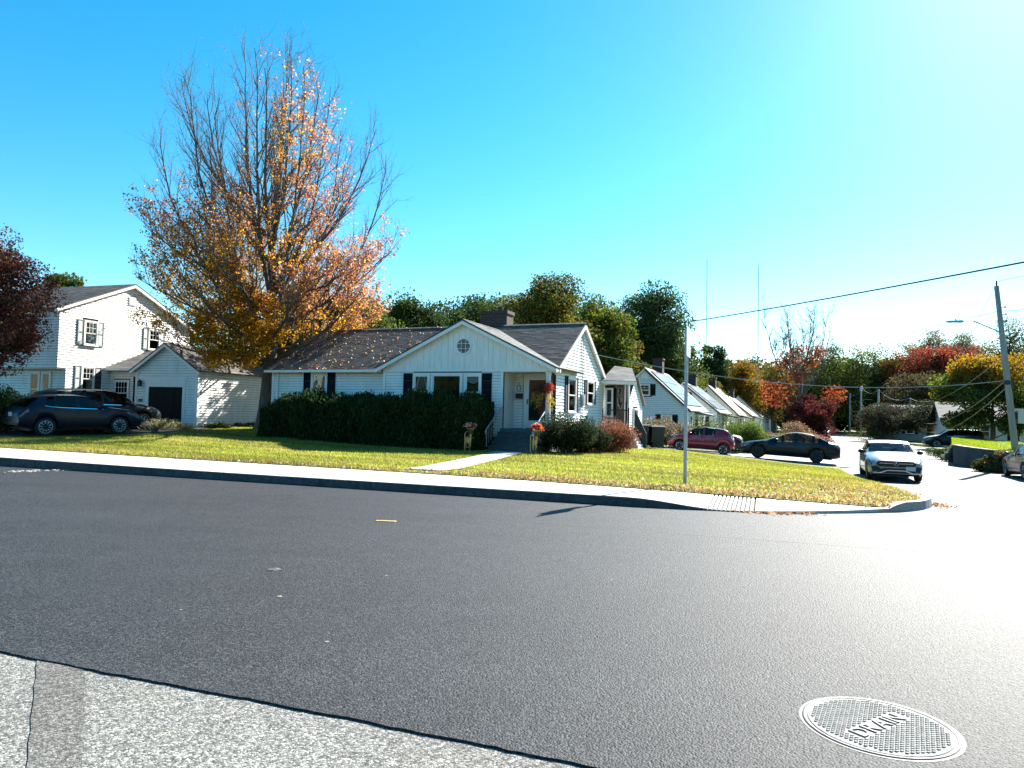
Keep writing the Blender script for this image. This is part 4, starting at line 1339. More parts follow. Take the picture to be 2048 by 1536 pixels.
# houses on the far right side of the street
def ranch(X, Yw, zb, ang, label, wcol, L_=11.0):
    h = thing("ranch_house", label, "house", (X, Yw, zb), -ang)
    F = Face((0, 0), 0)
    wall(h, F, [(0, 0), (L_, 0), (L_, 2.9), (0, 2.9)], m=wcol, exp=.2, openings=[(1.0, 2.0, .9, 2.4), (3.2, 4.2, .9, 2.4), (5.6, 6.6, 0, 2.3), (8, 9.2, .9, 2.4)])
    for (a0_, a1_) in ((1.1, 1.9), (3.3, 4.1), (8.1, 9.1)):
        window(h, F, a0_, a1_, 1.0, 2.3, casing=.1, curtain="blind", shut=(-1, 1), shw=.4)
    mb = MB(); F.box(mb, 5.7, 6.5, .2, 2.2, .001, .06); mb.build("front_door", M_GREENDOOR, h)
    wall(h, Face((L_, 0), R(90)), [(0, 0), (7, 0), (7, 2.9), (3.5, 4.6), (0, 2.9)], m=wcol, boards=False)
    wall(h, Face((0, 7), R(-90)), [(0, 0), (7, 0), (7, 2.9), (3.5, 4.6), (0, 2.9)], m=wcol, boards=False)
    roof_plane(h, (-.3, -.4, 2.75), (L_ + .3, -.4, 2.75), (L_ + .3, 3.5, 4.7), (-.3, 3.5, 4.7), M_SHING2, .25, tab=.5)
    roof_plane(h, (L_ + .3, 7.4, 2.75), (-.3, 7.4, 2.75), (-.3, 3.5, 4.7), (L_ + .3, 3.5, 4.7), M_SHING2, .25, tab=.5)
    mb = MB(); mb.box((5.0, -1.6, 2.35), (7.2, 0, 2.5)); mb.build("entry_roof", M_TRIM, h)
    for x_ in (5.1, 7.05):
        mb = MB(); mb.box((x_, -1.55, 0), (x_ + .1, -1.45, 2.35)); mb.build("entry_post", M_TRIM, h)
    mb = MB(); mb.box((5.0, -1.6, -.3), (7.2, 0, .2)); mb.build("entry_step", M_FOUND, h)
    return h
p = at(1962, 880, 72)
ranch(p.x - 3.0, 73.5, -.75, R(24), "white house with dark shutters seen behind the big utility pole", M_WHITE)
p = at(1905, 875, 90)
ranch(p.x - 8.5, 92, -.75, R(24), "small grey green house beyond the black wagon at right", mat("sage_siding", (.30, .34, .30), .6), 9.6)
# ------------------------------------------------------------------ plants
M_LEAF = leaf_mat("leaf", .45)
M_LEAFT = leaf_mat("leaf_thin", .7)
M_LEAFD = leaf_mat("leaf_dense", .25)
M_GRASS = leaf_mat("grass_blade", .5)
M_BARK = mat("bark_grey_brown", (.10, .083, .068), .9, .35, 14, .8, 30, stretch=(1, 1, .25))
M_BARKD = mat("bark_dark", (.045, .038, .033), .9, .3, 14, .6, 30)
M_TWIG = mat("twig_bark", (.19, .16, .155), .85, .2, 10)

class Tubes:
    """many tapered limbs gathered in numpy"""
    def __init__(s): s.V, s.Q, s.n = [], [], 0
    def add(s, P, r, n=5):
        P = np.asarray(P, float); k = len(P)
        d = np.gradient(P, axis=0); d /= np.linalg.norm(d, axis=1)[:, None] + 1e-9
        ref = np.array([1.0, .3, .1]) if abs(d[0, 2]) > .8 else np.array([0, 0, 1.0])
        u = np.cross(d, ref); u /= np.linalg.norm(u, axis=1)[:, None] + 1e-9
        w = np.cross(d, u)
        a = np.arange(n) * 2 * np.pi / n
        ring = P[:, None, :] + np.asarray(r)[:, None, None] * (u[:, None, :] * np.cos(a)[None, :, None] + w[:, None, :] * np.sin(a)[None, :, None])
        s.V.append(ring.reshape(-1, 3))
        i = np.arange(k * n).reshape(k, n) + s.n
        j = np.roll(i, -1, axis=1)
        s.Q.append(np.stack([i[:-1], j[:-1], j[1:], i[1:]], -1).reshape(-1, 4))
        s.n += k * n
    def mesh(s, name): return np_mesh(name, np.concatenate(s.V), np.concatenate(s.Q), sm=True)

def bez(a, c, b, n):
    t = np.linspace(0, 1, n)[:, None]
    return (1 - t) ** 2 * a + 2 * t * (1 - t) * c + t ** 2 * b

def bend(a, b, k, n, r):
    """limb from a to b with a little sweep and wobble"""
    a, b = np.asarray(a, float), np.asarray(b, float)
    L_ = np.linalg.norm(b - a)
    c = (a + b) / 2 + r.normal(0, .06 * L_, 3) - np.array([0, 0, k * L_])
    P = bez(a, c, b, n)
    P[1:-1] += r.normal(0, .012 * L_, (n - 2, 3))
    return P

# ---------------- the big maple
def big_maple():
    r = np.random.default_rng(21)
    X, Yw = -11.85, 34.0
    z0 = gz(X, Yw)
    t = thing("maple_tree", "tall half bare maple with gold and orange leaves left of the corner house", "tree", (X, Yw, z0 - .05))
    env = lambda z: np.interp(z, [2.5, 4, 5.5, 7.5, 9.5, 11.5, 13.5, 15.5, 17, 18.3, 19.3], [2.8, 4.6, 5.8, 6.3, 6.45, 6.3, 5.7, 4.7, 3.6, 2.2, .4])
    big, tw = Tubes(), Tubes()
    zs = np.array([0, .25, 1, 2, 3.3, 5, 7, 9, 11, 13, 15, 17, 18.9])
    TP = np.c_[.10 * np.sin(zs * .5) + .025 * zs, .1 * np.sin(zs * .45), zs]
    TR = np.interp(zs, [0, .25, 1, 3.3, 7, 11, 15, 18.9], [.52, .40, .34, .30, .20, .12, .05, .010])
    big.add(TP, TR, 12)
    trunk_at = lambda z: np.array([np.interp(z, zs, TP[:, 0]), np.interp(z, zs, TP[:, 1]), z])
    tips, leaders = [], [(TP[4:], TR[4:], 18.9)]
    # upright leaders forking low from the trunk
    for i in range(21):
        ph = i * 2.39996 + r.uniform(-.35, .35)
        h0 = 3.1 + .30 * i + r.uniform(-.2, .2)
        rho = [5.4, 4.8, 5.6, 4.2, 5.2, 3.4, 5.5, 4.6, 2.6, 5.1, 3.8, 4.5, 1.6, 4.9, 3.0, 4.0, 2.2, 3.6, 1.0, 2.9, 4.3][i]
        zt_ = float(np.interp(rho, [0, 1.2, 2.2, 3.6, 4.7, 5.7], [19.2, 18.7, 18.1, 16.7, 15.2, 13.2])) + r.uniform(-.5, .3)
        a = trunk_at(h0); b = np.array([math.cos(ph) * rho, math.sin(ph) * rho, zt_])
        c = np.array([math.cos(ph) * rho * .85, math.sin(ph) * rho * .85, h0 + (zt_ - h0) * .34])
        P = bez(a, c, b, 16); P[1:-1] += np.cumsum(r.normal(0, .035, (14, 3)), axis=0) * np.array([1, 1, .3])
        r0 = r.uniform(.09, .135)
        rad = r0 * (1 - np.linspace(0, 1, 16) ** .8 * .93) + .006
        big.add(P, rad, 8); leaders.append((P, rad, zt_))
    # low spreading boughs
    for i in range(18):
        ph = i * 2.39996 + 1.0
        h0 = 2.9 + .2 * i; a = trunk_at(h0); z1 = h0 + (r.uniform(.6, 2.2) if i % 2 else r.uniform(2.0, 5.0)); rr_ = max(5.0, float(env(z1))) * r.uniform(.9, 1.04)
        b = np.array([math.cos(ph) * rr_, math.sin(ph) * rr_, z1])
        c = a + np.array([math.cos(ph) * rr_ * .6, math.sin(ph) * rr_ * .6, (z1 - h0) * .3])
        P = bez(a, c, b, 16); P[1:-1] += np.cumsum(r.normal(0, .03, (14, 3)), axis=0)
        rad = .085 * (1 - np.linspace(0, 1, 16) * .92) + .005
        big.add(P, rad, 7); leaders.append((P, rad, z1))
    def clip_env(e):
        rr_ = math.hypot(e[0], e[1]); rm = float(env(np.clip(e[2], 2.5, 19.2))) * r.uniform(.97, 1.05)
        if rr_ > rm: e[:2] *= rm / rr_
        e[2] = min(e[2], 19.5); return e
    for (P, rad, ztp) in leaders:
        n = len(P)
        seg = np.linalg.norm(np.diff(P, axis=0), axis=1).sum()
        n2 = int(6 + seg * 1.3)
        for j in range(n2):
            f = .2 + .78 * (j + r.uniform(0, .9)) / n2
            k = f * (n - 1); k0 = min(int(k), n - 2); q = P[k0] + (P[k0 + 1] - P[k0]) * (k - k0)
            d = P[k0 + 1] - P[k0]; d /= np.linalg.norm(d)
            out = np.array([q[0], q[1], 0]); out /= np.linalg.norm(out) + 1e-6
            az = r.uniform(0, 2 * np.pi)
            lat = np.array([math.cos(az), math.sin(az), 0]) * .75 + out * .45
            dirn = d * .5 + np.array([0, 0, .55]) + lat * r.uniform(.5, 1.0)
            dirn /= np.linalg.norm(dirn)
            L2 = (1.0 + (1 - f) * 2.9) * r.uniform(.6, 1.2)
            e = clip_env(q + dirn * L2 + np.array([0, 0, .12 * L2]))
            P2 = bend(q, e, .07, 7, r)
            r2 = max(.011, rad[k0] * .5)
            big.add(P2, r2 * (1 - np.linspace(0, .82, 7)) + .003, 5)
            n3 = int(3 + L2 * 2.2)
            for m_ in range(n3):
                f3 = .15 + .85 * (m_ + r.uniform(0, .9)) / n3
                kk = f3 * 6; k1 = min(int(kk), 5); q3 = P2[k1] + (P2[k1 + 1] - P2[k1]) * (kk - k1)
                d3 = P2[k1 + 1] - P2[k1]; d3 /= np.linalg.norm(d3) + 1e-6
                dn = d3 * .6 + np.array([0, 0, .55]) + r.normal(0, .42, 3); dn /= np.linalg.norm(dn)
                L3 = r.uniform(.4, 1.25)
                P3 = bend(q3, q3 + dn * L3, .06, 4, r)
                tw.add(P3, np.linspace(.0078, .0028, 4), 3)
                tips.append(P3)
                for z_ in range(int(r.integers(1, 4))):
                    q4 = P3[r.integers(1, 4)]
                    dn4 = dn + r.normal(0, .6, 3) + np.array([0, 0, .25]); dn4 /= np.linalg.norm(dn4)
                    P4 = np.stack([q4, q4 + dn4 * .22 + r.normal(0, .02, 3), q4 + dn4 * r.uniform(.3, .55)])
                    tw.add(P4, [.0044, .0032, .002], 3)
                    tips.append(P4)
    link("trunk_and_limbs", big.mesh("trunk_and_limbs"), M_BARK, t)
    tag(link("twigs", tw.mesh("twigs"), M_TWIG, t), kind="stuff")
    # leaves along twigs; which twigs keep leaves depends on where they are
    C = np.array([p[-1] for p in tips]); M_ = np.array([p[len(p) // 2] for p in tips])
    # keep fraction
    x, y, z = C[:, 0], C[:, 1], C[:, 2]
    sx = x * .94 + y * .33                    # screen-right
    keep = .85 * smooth(11.6, 7.6, z)
    band = np.exp(-((sx - (1.6 + .10 * (14 - z))) / 1.7) ** 2) * smooth(18.3, 16.0, z)
    keep = np.maximum(keep, .46 * band)
    keep = np.maximum(keep, .75 * smooth(12.2, 9.8, z) * smooth(1.5, -1.0, sx))
    edge = np.hypot(x, y) / env(np.clip(z, 2.5, 19))
    keep *= 1 - .45 * smooth(.8, 1.02, edge) * smooth(5, 8, z)
    pn = r.random(len(C))
    lump = .5 + .5 * np.sin(C[:, 0] * 1.9 + 1.3) * np.sin(C[:, 1] * 1.7) * np.sin(C[:, 2] * 1.6 + .4)
    sel = pn < keep * (.16 + 1.15 * lump)
    P = []
    for i in np.where(sel)[0]:
        n = int(r.integers(8, 17))
        f = r.random((n, 1))
        P.append(M_[i] * (1 - f) + C[i] * f + r.normal(0, .10, (n, 3)) - np.array([0, 0, .05]))
    P = np.concatenate(P)
    # low drooping golden mass on the left front
    G = []
    cen = np.array([[-2.2, -1.2, 5.6], [-.9, -1.8, 4.9], [-1.6, -1.5, 4.0], [-2.9, -.9, 4.5], [-.3, -1.4, 5.9], [-1.2, -1.6, 6.3], [-2.4, -1.0, 3.5], [-.9, -1.6, 3.4], [.3, -1.5, 4.6],
                    [-3.3, -.5, 5.2], [-1.9, .6, 5.0], [-.4, -1.9, 3.9]])
    cen[:, 0] += .45
    for c in cen:
        n = 1900
        d = r.normal(size=(n, 3)); d /= np.linalg.norm(d, axis=1)[:, None]
        rad = .85 * r.random((n, 1)) ** .45
        q = c + d * rad * np.array([1.05, 1, .8])
        kp = (np.sin(q[:, 0] * 4.1) * np.sin(q[:, 1] * 3.7) * np.sin(q[:, 2] * 5.3)) > -.4
        G.append(q[kp])
        tl = Tubes
    G = np.concatenate(G)
    P = np.concatenate([P, G])
    ng = len(G)
    x, y, z = P.T
    sx = x * .94 + y * .33
    n = len(P)
    gold = palette(n, [(.50, .27, .03), (.55, .34, .05), (.42, .20, .02), (.36, .23, .04), (.24, .17, .04)], .2)
    orange = palette(n, [(.40, .17, .09), (.44, .24, .13), (.36, .12, .07), (.46, .30, .17), (.34, .16, .12)], .22)
    brown = palette(n, [(.22, .10, .05), (.30, .15, .06), (.18, .08, .06), (.34, .22, .07), (.26, .11, .08)], .2)
    wo = (.15 + .8 * smooth(-2.0, 3.0, sx + .9 * np.sin(z * 1.3) + .7 * np.sin(y * 1.1))) * smooth(3.5, 7.0, z)
    wb = .75 * smooth(1.0, -3.0, sx + .9 * np.sin(z * 1.2)) * smooth(6.0, 9.0, z)
    u = r.random(n)
    colr = np.where((u < wo)[:, None], orange, np.where((u < wo + wb)[:, None], brown, gold))
    me = leaf_mesh("leaves", P, r.uniform(.07, .125, n), colr, .8)
    tag(link("leaves", me, M_LEAFT, t), kind="stuff")
    # limbs that carry the low mass
    tl = Tubes()
    for c in cen:
        tl.add(bend(trunk_at(c[2] - .4 if c[2] > 3.6 else 3.2), c, -.12, 7, r), np.linspace(.06, .012, 7), 6)
    link("low_limbs", tl.mesh("low_limbs"), M_BARK, t)
    return t
big_maple()

# ---------------- crowns for the other trees
def tree(name, label, px, Yw, top_py, hw_px, pal, seed, n=9000, leaf=.28, base_z=None, shape="round", trunk_vis=.28, mat_=None, w=None, gap=.3, cat="tree", group=None, bark=None, X=None, shift=0.0, lowfrac=None, depth=1.0, clumps=None, top_pal=None):
    global rng
    r = np.random.default_rng(seed); rng = r
    p = at(px, top_py, Yw)
    X = p.x if X is None else X
    zb = gz(X, Yw) if base_z is None else base_z
    Ht = p.z - zb
    hw = hw_px * Yw / FPX * 1.12
    n = int(n * 2.0); gap = gap + .12; leaf *= .84
    t = thing(name, label, cat, (X, Yw, zb - .05), 0, group)
    lo = Ht * (trunk_vis if lowfrac is None else lowfrac)
    tb = Tubes()
    zt = np.linspace(0, Ht * .86, 9)
    rr = max(.08, Ht * .02)
    TP = np.c_[.04 * Ht * np.sin(zt / Ht * 3 + seed) * .3, .02 * Ht * np.sin(zt / Ht * 4), zt]
    tb.add(TP, rr * (1 - .9 * (zt / zt[-1])) + .01, 8)
    nc = clumps or int(26 + 3 * Ht)
    cz = (Ht + lo) / 2; hz = (Ht - lo) / 2
    cs = []
    while len(cs) < nc:
        d = r.normal(size=3); d /= np.linalg.norm(d)
        k = r.random() ** .38
        q = d * k
        if shape == "cone":
            h = r.random() ** 1.3
            a = r.uniform(0, 2 * np.pi); rd = (1 - h) ** .8 * r.random() ** .5
            q = np.array([math.cos(a) * rd, math.sin(a) * rd, h * 2 - 1])
        elif shape == "tall":
            q[2] = np.sign(q[2]) * abs(q[2]) ** .8
        cs.append((q[0] * hw * .86, q[1] * hw * .86 * depth, cz + q[2] * hz * .88))
    cs = np.array(cs)
    for c in cs[::2]:
        zz = np.clip(c[2] - .25 * np.hypot(c[0], c[1]) - .2 * hz, lo * .6, Ht * .8)
        k = np.interp(zz, zt, np.arange(9)); k0 = int(min(k, 7)); a = TP[k0] + (TP[k0 + 1] - TP[k0]) * (k - k0)
        tb.add(bend(a, c, .08, 6, r), np.linspace(rr * .35, rr * .06 + .004, 6), 5)
    link("trunk", tb.mesh("trunk"), bark or M_BARK, t)
    per = n // nc
    P, cc = [], []
    cr = (hw * hz * hw) ** (1 / 3) * .36
    for i, c in enumerate(cs):
        d = r.normal(size=(per, 3)); d /= np.linalg.norm(d, axis=1)[:, None]
        q = c + d * cr * r.uniform(.7, 1.25) * (r.random((per, 1)) ** .4) * np.array([1.1, 1.1, .75])
        P.append(q)
        tone = 1 + r.normal(0, .16)
        if top_pal is not None and c[2] > cz + hz * top_pal[1]:
            cc.append(palette(per, top_pal[0], .15) * tone)
        else:
            cc.append(palette(per, pal, .15, w) * tone)
    P, cc = np.concatenate(P), np.concatenate(cc)
    f = np.sin(P[:, 0] * 2.3 / cr * .7 + seed) * np.sin(P[:, 1] * 2.1 / cr * .7) * np.sin(P[:, 2] * 2.7 / cr * .7)
    kp = (f > -gap) & (P[:, 2] > lo * .55) & (P[:, 2] < Ht * 1.01)
    P, cc = P[kp], np.clip(cc[kp], .003, 1)
    tag(link("crown", leaf_mesh("crown", P, leaf * r.uniform(.7, 1.3, len(P)), cc, .75), mat_ or M_LEAF, t), kind="stuff")
    return t

GREEN = [(.035, .06, .012), (.05, .085, .018), (.07, .11, .02), (.10, .12, .025), (.03, .045, .012)]
GREEND = [(.018, .034, .012), (.028, .05, .016), (.04, .065, .018), (.06, .085, .025)]
OLIVE = [(.08, .09, .02), (.14, .13, .03), (.20, .16, .035), (.06, .07, .02), (.18, .11, .03)]
YELLOW = [(.22, .15, .02), (.16, .13, .02), (.09, .10, .02), (.26, .13, .02)]
YGREEN = [(.09, .12, .02), (.13, .14, .025), (.06, .09, .018), (.18, .15, .03), (.04, .06, .015)]
ORANGE = [(.26, .08, .03), (.22, .07, .03), (.18, .09, .035), (.12, .07, .03)]
RED = [(.24, .04, .035), (.21, .055, .035), (.15, .03, .028), (.22, .09, .045), (.12, .07, .035)]
MAROON = [(.06, .016, .018), (.10, .022, .024), (.045, .016, .015), (.13, .035, .03), (.07, .035, .02)]
PALE = [(.14, .13, .06), (.20, .17, .08), (.11, .11, .05), (.17, .12, .06)]

gA = "trees rising behind the corner house"
tree("backyard_tree", "round green tree behind the left end of the corner house roof", 705, 43.5, 575, 84, GREEN, 31, 15000, .22, group=gA)
tree("backyard_tree", "leafy tree with olive and orange leaves behind the big maple trunk", 605, 44, 560, 70, GREEN + [(.3, .18, .04), (.42, .2, .04)], 32, 13000, .2, group=gA, lowfrac=.12)
tree("backyard_tree", "dark green round tree second from left behind the roof", 840, 66, 584, 62, GREEND, 33, 12000, .26, group=gA)
tree("backyard_tree", "dark green tree directly behind the brick chimney", 950, 62, 577, 72, GREEND + GREEN[:2], 34, 13000, .25, group=gA)
tree("backyard_tree", "broad olive and bronze tree right of the brick chimney", 1088, 58, 553, 98, OLIVE + GREEN[:3], 35, 20000, .23, group=gA)
tree("backyard_tree", "green and yellow tree behind the right gable of the corner house", 1200, 62, 588, 62, YGREEN + GREEN[:3], 36, 14000, .25, group=gA)
tree("backyard_tree", "low olive tree filling the gap behind the rear ell roof", 1235, 68, 650, 60, OLIVE + GREEND, 37, 10000, .27, group=gA, lowfrac=.1)
tree("tall_dark_tree", "tall dark green tree standing behind the nearest cape house", 1303, 84, 556, 62, GREEND + [(.05, .08, .03)], 38, 22000, .28, shape="tall", lowfrac=.08, gap=.2)
tree("backyard_tree", "pale green tree to the right of the tall dark tree", 1355, 86, 672, 38, YGREEN[:3] + GREEN, 39, 7000, .28, lowfrac=.1)
tree("backyard_tree", "small orange topped tree left of the tall dark tree", 1236, 90, 622, 24, ORANGE + OLIVE, 40, 3500, .3, lowfrac=.2)
tree("spruce_tree", "dark spruce with twin tips left one", 1415, 125, 686, 24, GREEND, 41, 6000, .38, shape="cone", lowfrac=.05, bark=M_BARKD)
tree("spruce_tree", "dark spruce right of its twin, beside the yellow tree", 1438, 124, 682, 27, GREEND, 42, 6000, .38, shape="cone", lowfrac=.05, bark=M_BARKD)
tree("yellow_tree", "golden yellow tree behind the row of cape houses", 1482, 128, 714, 46, YELLOW + ORANGE[:1], 43, 8000, .36, lowfrac=.15)
tree("sparse_tree", "small thin crowned tree on the skyline right of the spruces", 1500, 165, 700, 26, PALE + GREEND, 44, 1600, .42, lowfrac=.45, gap=.05)
tree("brown_tree", "dull brown tree above the chimneys of the cape row", 1400, 108, 745, 48, OLIVE[:4] + [(.12, .08, .03)], 45, 7000, .34, lowfrac=.1)
tree("rust_tree", "rust coloured tree right of the yellow tree", 1545, 138, 715, 50, ORANGE[2:] + OLIVE, 46, 8000, .36, lowfrac=.1)
tree("backyard_tree", "low dark tree between the round tree and chimney tree", 895, 70, 600, 48, GREEND + GREEN[:1], 64, 9000, .27, group=gA, lowfrac=.1)
tree("backyard_tree", "dark tree just right of the chimney, lower than the bronze tree", 1020, 72, 590, 50, GREEND, 65, 9000, .27, group=gA, lowfrac=.1)
tree("backyard_tree", "dark olive tree under the bronze tree's right shoulder", 1150, 74, 600, 52, GREEND + OLIVE[:1], 66, 9000, .27, group=gA, lowfrac=.1)
tree("backyard_tree", "green tree at the left end of the tree line, behind the wing roof", 770, 75, 610, 44, GREEN, 67, 8000, .27, group=gA, lowfrac=.1)
for k, (px_, tp_) in enumerate(((650, 612), (735, 606), (800, 600), (865, 606), (925, 596), (985, 600), (1050, 590), (1120, 592), (1180, 602), (1250, 612), (1330, 640))):
    tree("belt_tree", ["leftmost dark tree of the far belt behind the maple", "second dark belt tree, above the wing roof's left part", "third dark belt tree, above the middle of the wing roof", "fourth dark belt tree, left of the front gable peak", "fifth dark belt tree, above the front gable peak", "sixth dark belt tree, right behind the chimney top", "seventh dark belt tree, behind the broad bronze tree", "eighth dark belt tree, right of the bronze tree", "ninth dark belt tree, above the right gable peak", "tenth dark belt tree, left of the tall dark tree", "rightmost dark belt tree, right of the tall dark tree"][k], px_, 88 + (k % 3) * 3, tp_ - 24, 62, GREEND + OLIVE[:1] + GREEN[:1], 300 + k, 7000, .42, group="far belt of trees behind the corner house", lowfrac=.02)
gW = "trees along the wood at the end of the street"
tree("wood_tree", "green tree behind the bare topped tree", 1668, 140, 682, 66, GREEN + OLIVE[:2], 47, 11000, .38, group=gW, lowfrac=.08)
tree("wood_tree", "dark green tree with yellowed top at the end of the street", 1748, 136, 683, 62, GREEND, 48, 11000, .36, group=gW, lowfrac=.05, top_pal=(YGREEN, .45))
tree("orange_tree", "orange tree left of the bright red maple", 1797, 132, 702, 36, ORANGE, 49, 6000, .36, lowfrac=.2)
tree("red_maple_tree", "bright red maple crown above the dark wood at right", 1868, 128, 686, 66, RED + ORANGE[:2] , 50, 12000, .36, lowfrac=.42, top_pal=(RED, .0))
tree("red_maple_tree", "deep crimson maple beside the leaning pole", 1945, 134, 694, 34, [(.22, .02, .04), (.18, .02, .035), (.15, .03, .03)], 51, 5000, .36, lowfrac=.4)
tree("tall_pale_tree", "tall thin olive tree on the skyline above the red maple", 1850, 175, 650, 48, PALE, 52, 7200, .42, lowfrac=.35, gap=.1)
tree("tall_pale_tree", "thin olive tree on the skyline left of the leaning pole", 1925, 172, 652, 46, PALE, 53, 7000, .42, lowfrac=.35, gap=.1)
tree("tall_pale_tree", "dark thin tree on the skyline at the right edge", 2020, 150, 630, 52, PALE + GREEND, 54, 6500, .38, lowfrac=.3, gap=.15)
tree("brown_tree", "brownish tree under the red maple crown", 1850, 118, 742, 70, [(.09, .06, .03), (.06, .06, .03), (.05, .055, .025)], 55, 10000, .32, lowfrac=.08)
tree("yellow_green_tree", "large yellow green tree beside the leaning utility pole", 1985, 64, 708, 96, YGREEN + GREEN[:2], 56, 26000, .24, lowfrac=.13, top_pal=([(.28, .19, .03), (.3, .14, .03), (.2, .16, .03)], .45), trunk_vis=.2)
tree("small_dark_tree", "small dark spreading tree by the far driveway at right", 1778, 86, 806, 58, [(.03, .028, .018), (.025, .035, .018), (.045, .035, .025)], 57, 8000, .2, lowfrac=.22)
tree("small_dark_tree", "dark low tree in front of the small grey green house", 1872, 80, 800, 74, [(.03, .03, .018), (.022, .035, .016), (.05, .045, .025)], 58, 9000, .2, lowfrac=.2)
tree("crimson_tree", "crimson leaved small tree beside the side street", 1622, 78, 786, 48, MAROON + RED[2:3], 59, 13000, .19, lowfrac=.08, gap=.2)
tree("back_tree", "green tree between the two storey house and the maple", 372, 58, 640, 36, GREEN, 60, 7000, .22, lowfrac=.1)
tree("back_tree", "green tree top over the two storey house roof", 128, 52, 528, 36, GREEN + OLIVE[:1], 61, 6000, .22, lowfrac=.45)
tree("back_tree", "dark green tree behind the garage roof", 420, 50, 690, 40, GREEND, 62, 7000, .22, lowfrac=.05)

# bare topped tree with red patches
def bare_tree():
    r = np.random.default_rng(77)
    Yw = 88.0
    p = at(1602, 598, Yw); zb = gz(p.x, Yw)
    t = thing("bare_topped_tree", "bare topped tree with a few scarlet leaf clusters beyond the parked sedan", "tree", (p.x, Yw, zb - .05))
    Ht = p.z - zb
    tb, tw = Tubes(), Tubes()
    zt = np.linspace(0, Ht * .5, 7)
    TP = np.c_[.1 * np.sin(zt), .1 * np.cos(zt), zt]
    tb.add(TP, np.linspace(.34, .2, 7), 9)
    ends = []
    top = TP[-1]
    for i in range(15):
        ph = i * 2.4
        h0 = r.uniform(.22, .5) * Ht
        a = np.array([np.interp(h0, zt, TP[:, 0]), np.interp(h0, zt, TP[:, 1]), h0])
        sp_ = r.uniform(.1, .34) * Ht * (1 if i else .1)
        b = np.array([math.cos(ph) * sp_, math.sin(ph) * sp_, Ht * r.uniform(.66, .99) - sp_ * .25])
        c = a * .4 + b * .6 + np.array([0, 0, -1.2]); c[:2] = b[:2] * .8
        P = bez(a, c, b, 9) + r.normal(0, .06, (9, 3))
        tb.add(P, np.linspace(.12, .02, 9), 6)
        for j in range(13):
            q = P[r.integers(3, 9)]
            d = np.array([r.normal(0, .5), r.normal(0, .5), 1]); d /= np.linalg.norm(d)
            L_ = r.uniform(1.0, 2.6)
            P2 = bend(q, q + d * L_, .05, 5, r); tb.add(P2, np.linspace(.035, .01, 5), 4)
            for k in range(7):
                q2 = P2[r.integers(1, 5)]; d2 = d + r.normal(0, .6, 3); d2 /= np.linalg.norm(d2)
                tw.add(np.stack([q2, q2 + d2 * .4 + r.normal(0, .05, 3), q2 + d2 * r.uniform(.6, 1.1)]), [.020, .014, .009], 3)
    link("trunk_and_limbs", tb.mesh("trunk_and_limbs"), M_BARK, t)
    tag(link("twigs", tw.mesh("twigs"), M_TWIG, t), kind="stuff")
    P, C = [], []
    for (px, py, rr, k) in ((1575, 722, 1.7, 360), (1555, 790, 2.2, 560), (1620, 722, 1.3, 230), (1635, 705, 1.2, 180), (1590, 755, 1.6, 260), (1668, 788, 1.6, 300), (1535, 770, 1.3, 180), (1600, 700, 1.1, 130)):
        q = at(px, py, Yw - r.uniform(0, 3)); q = np.array([q.x - p.x, q.y - Yw, q.z - zb])
        d = r.normal(size=(k, 3)); d /= np.linalg.norm(d, axis=1)[:, None]
        P.append(q + d * rr * r.random((k, 1)) ** .5 * [1, 1, .8])
        C.append(palette(k, [(.34, .09, .04), (.36, .13, .05), (.26, .06, .035), (.20, .045, .03), (.2, .1, .05)], .15))
        tbx = None
    P = np.concatenate(P)
    tag(link("leaves", leaf_mesh("leaves", P, .3, np.concatenate(C), .8), M_LEAF, t), kind="stuff")
bare_tree()

# maroon tree at far left
tree("purple_maple_tree", "dark red maple in front of the two storey house at far left", 8, 28.5, 448, 118, [(.10, .032, .028), (.075, .028, .022), (.16, .035, .032), (.10, .06, .035), (.16, .10, .06)], 63, 34000, .115, lowfrac=.2, gap=.05, X=-21.75,
     clumps=60)

# far wood closing the view
def far_wood():
    r = np.random.default_rng(5)
    P, C = [], []
    for k in range(230):
        px = r.uniform(-250, 2350) if k < 110 else r.uniform(1330, 2200)
        Yw = r.uniform(150, 190)
        top = r.uniform(712, 745) if px > 1380 else r.uniform(690, 730)
        p = at(px, top, Yw); zb = -.8
        n = 620
        hz = (p.z - zb) / 2
        d = r.normal(size=(n, 3)); d /= np.linalg.norm(d, axis=1)[:, None]
        q = np.array([p.x, Yw, zb + hz]) + d * (r.random((n, 1)) ** .4) * [5.5, 4, hz]
        P.append(q); C.append(palette(n, [GREEND, GREEN, OLIVE, GREEND, GREEND][k % 5], .15) * r.uniform(.6, 1.1))
    P = np.concatenate(P)
    o = link("far_wood", leaf_mesh("far_wood", P, .95, np.concatenate(C), .8), M_LEAFD)
    tag(o, "far dark mixed wood closing the view behind all the houses", "wood", kind="stuff")
far_wood()

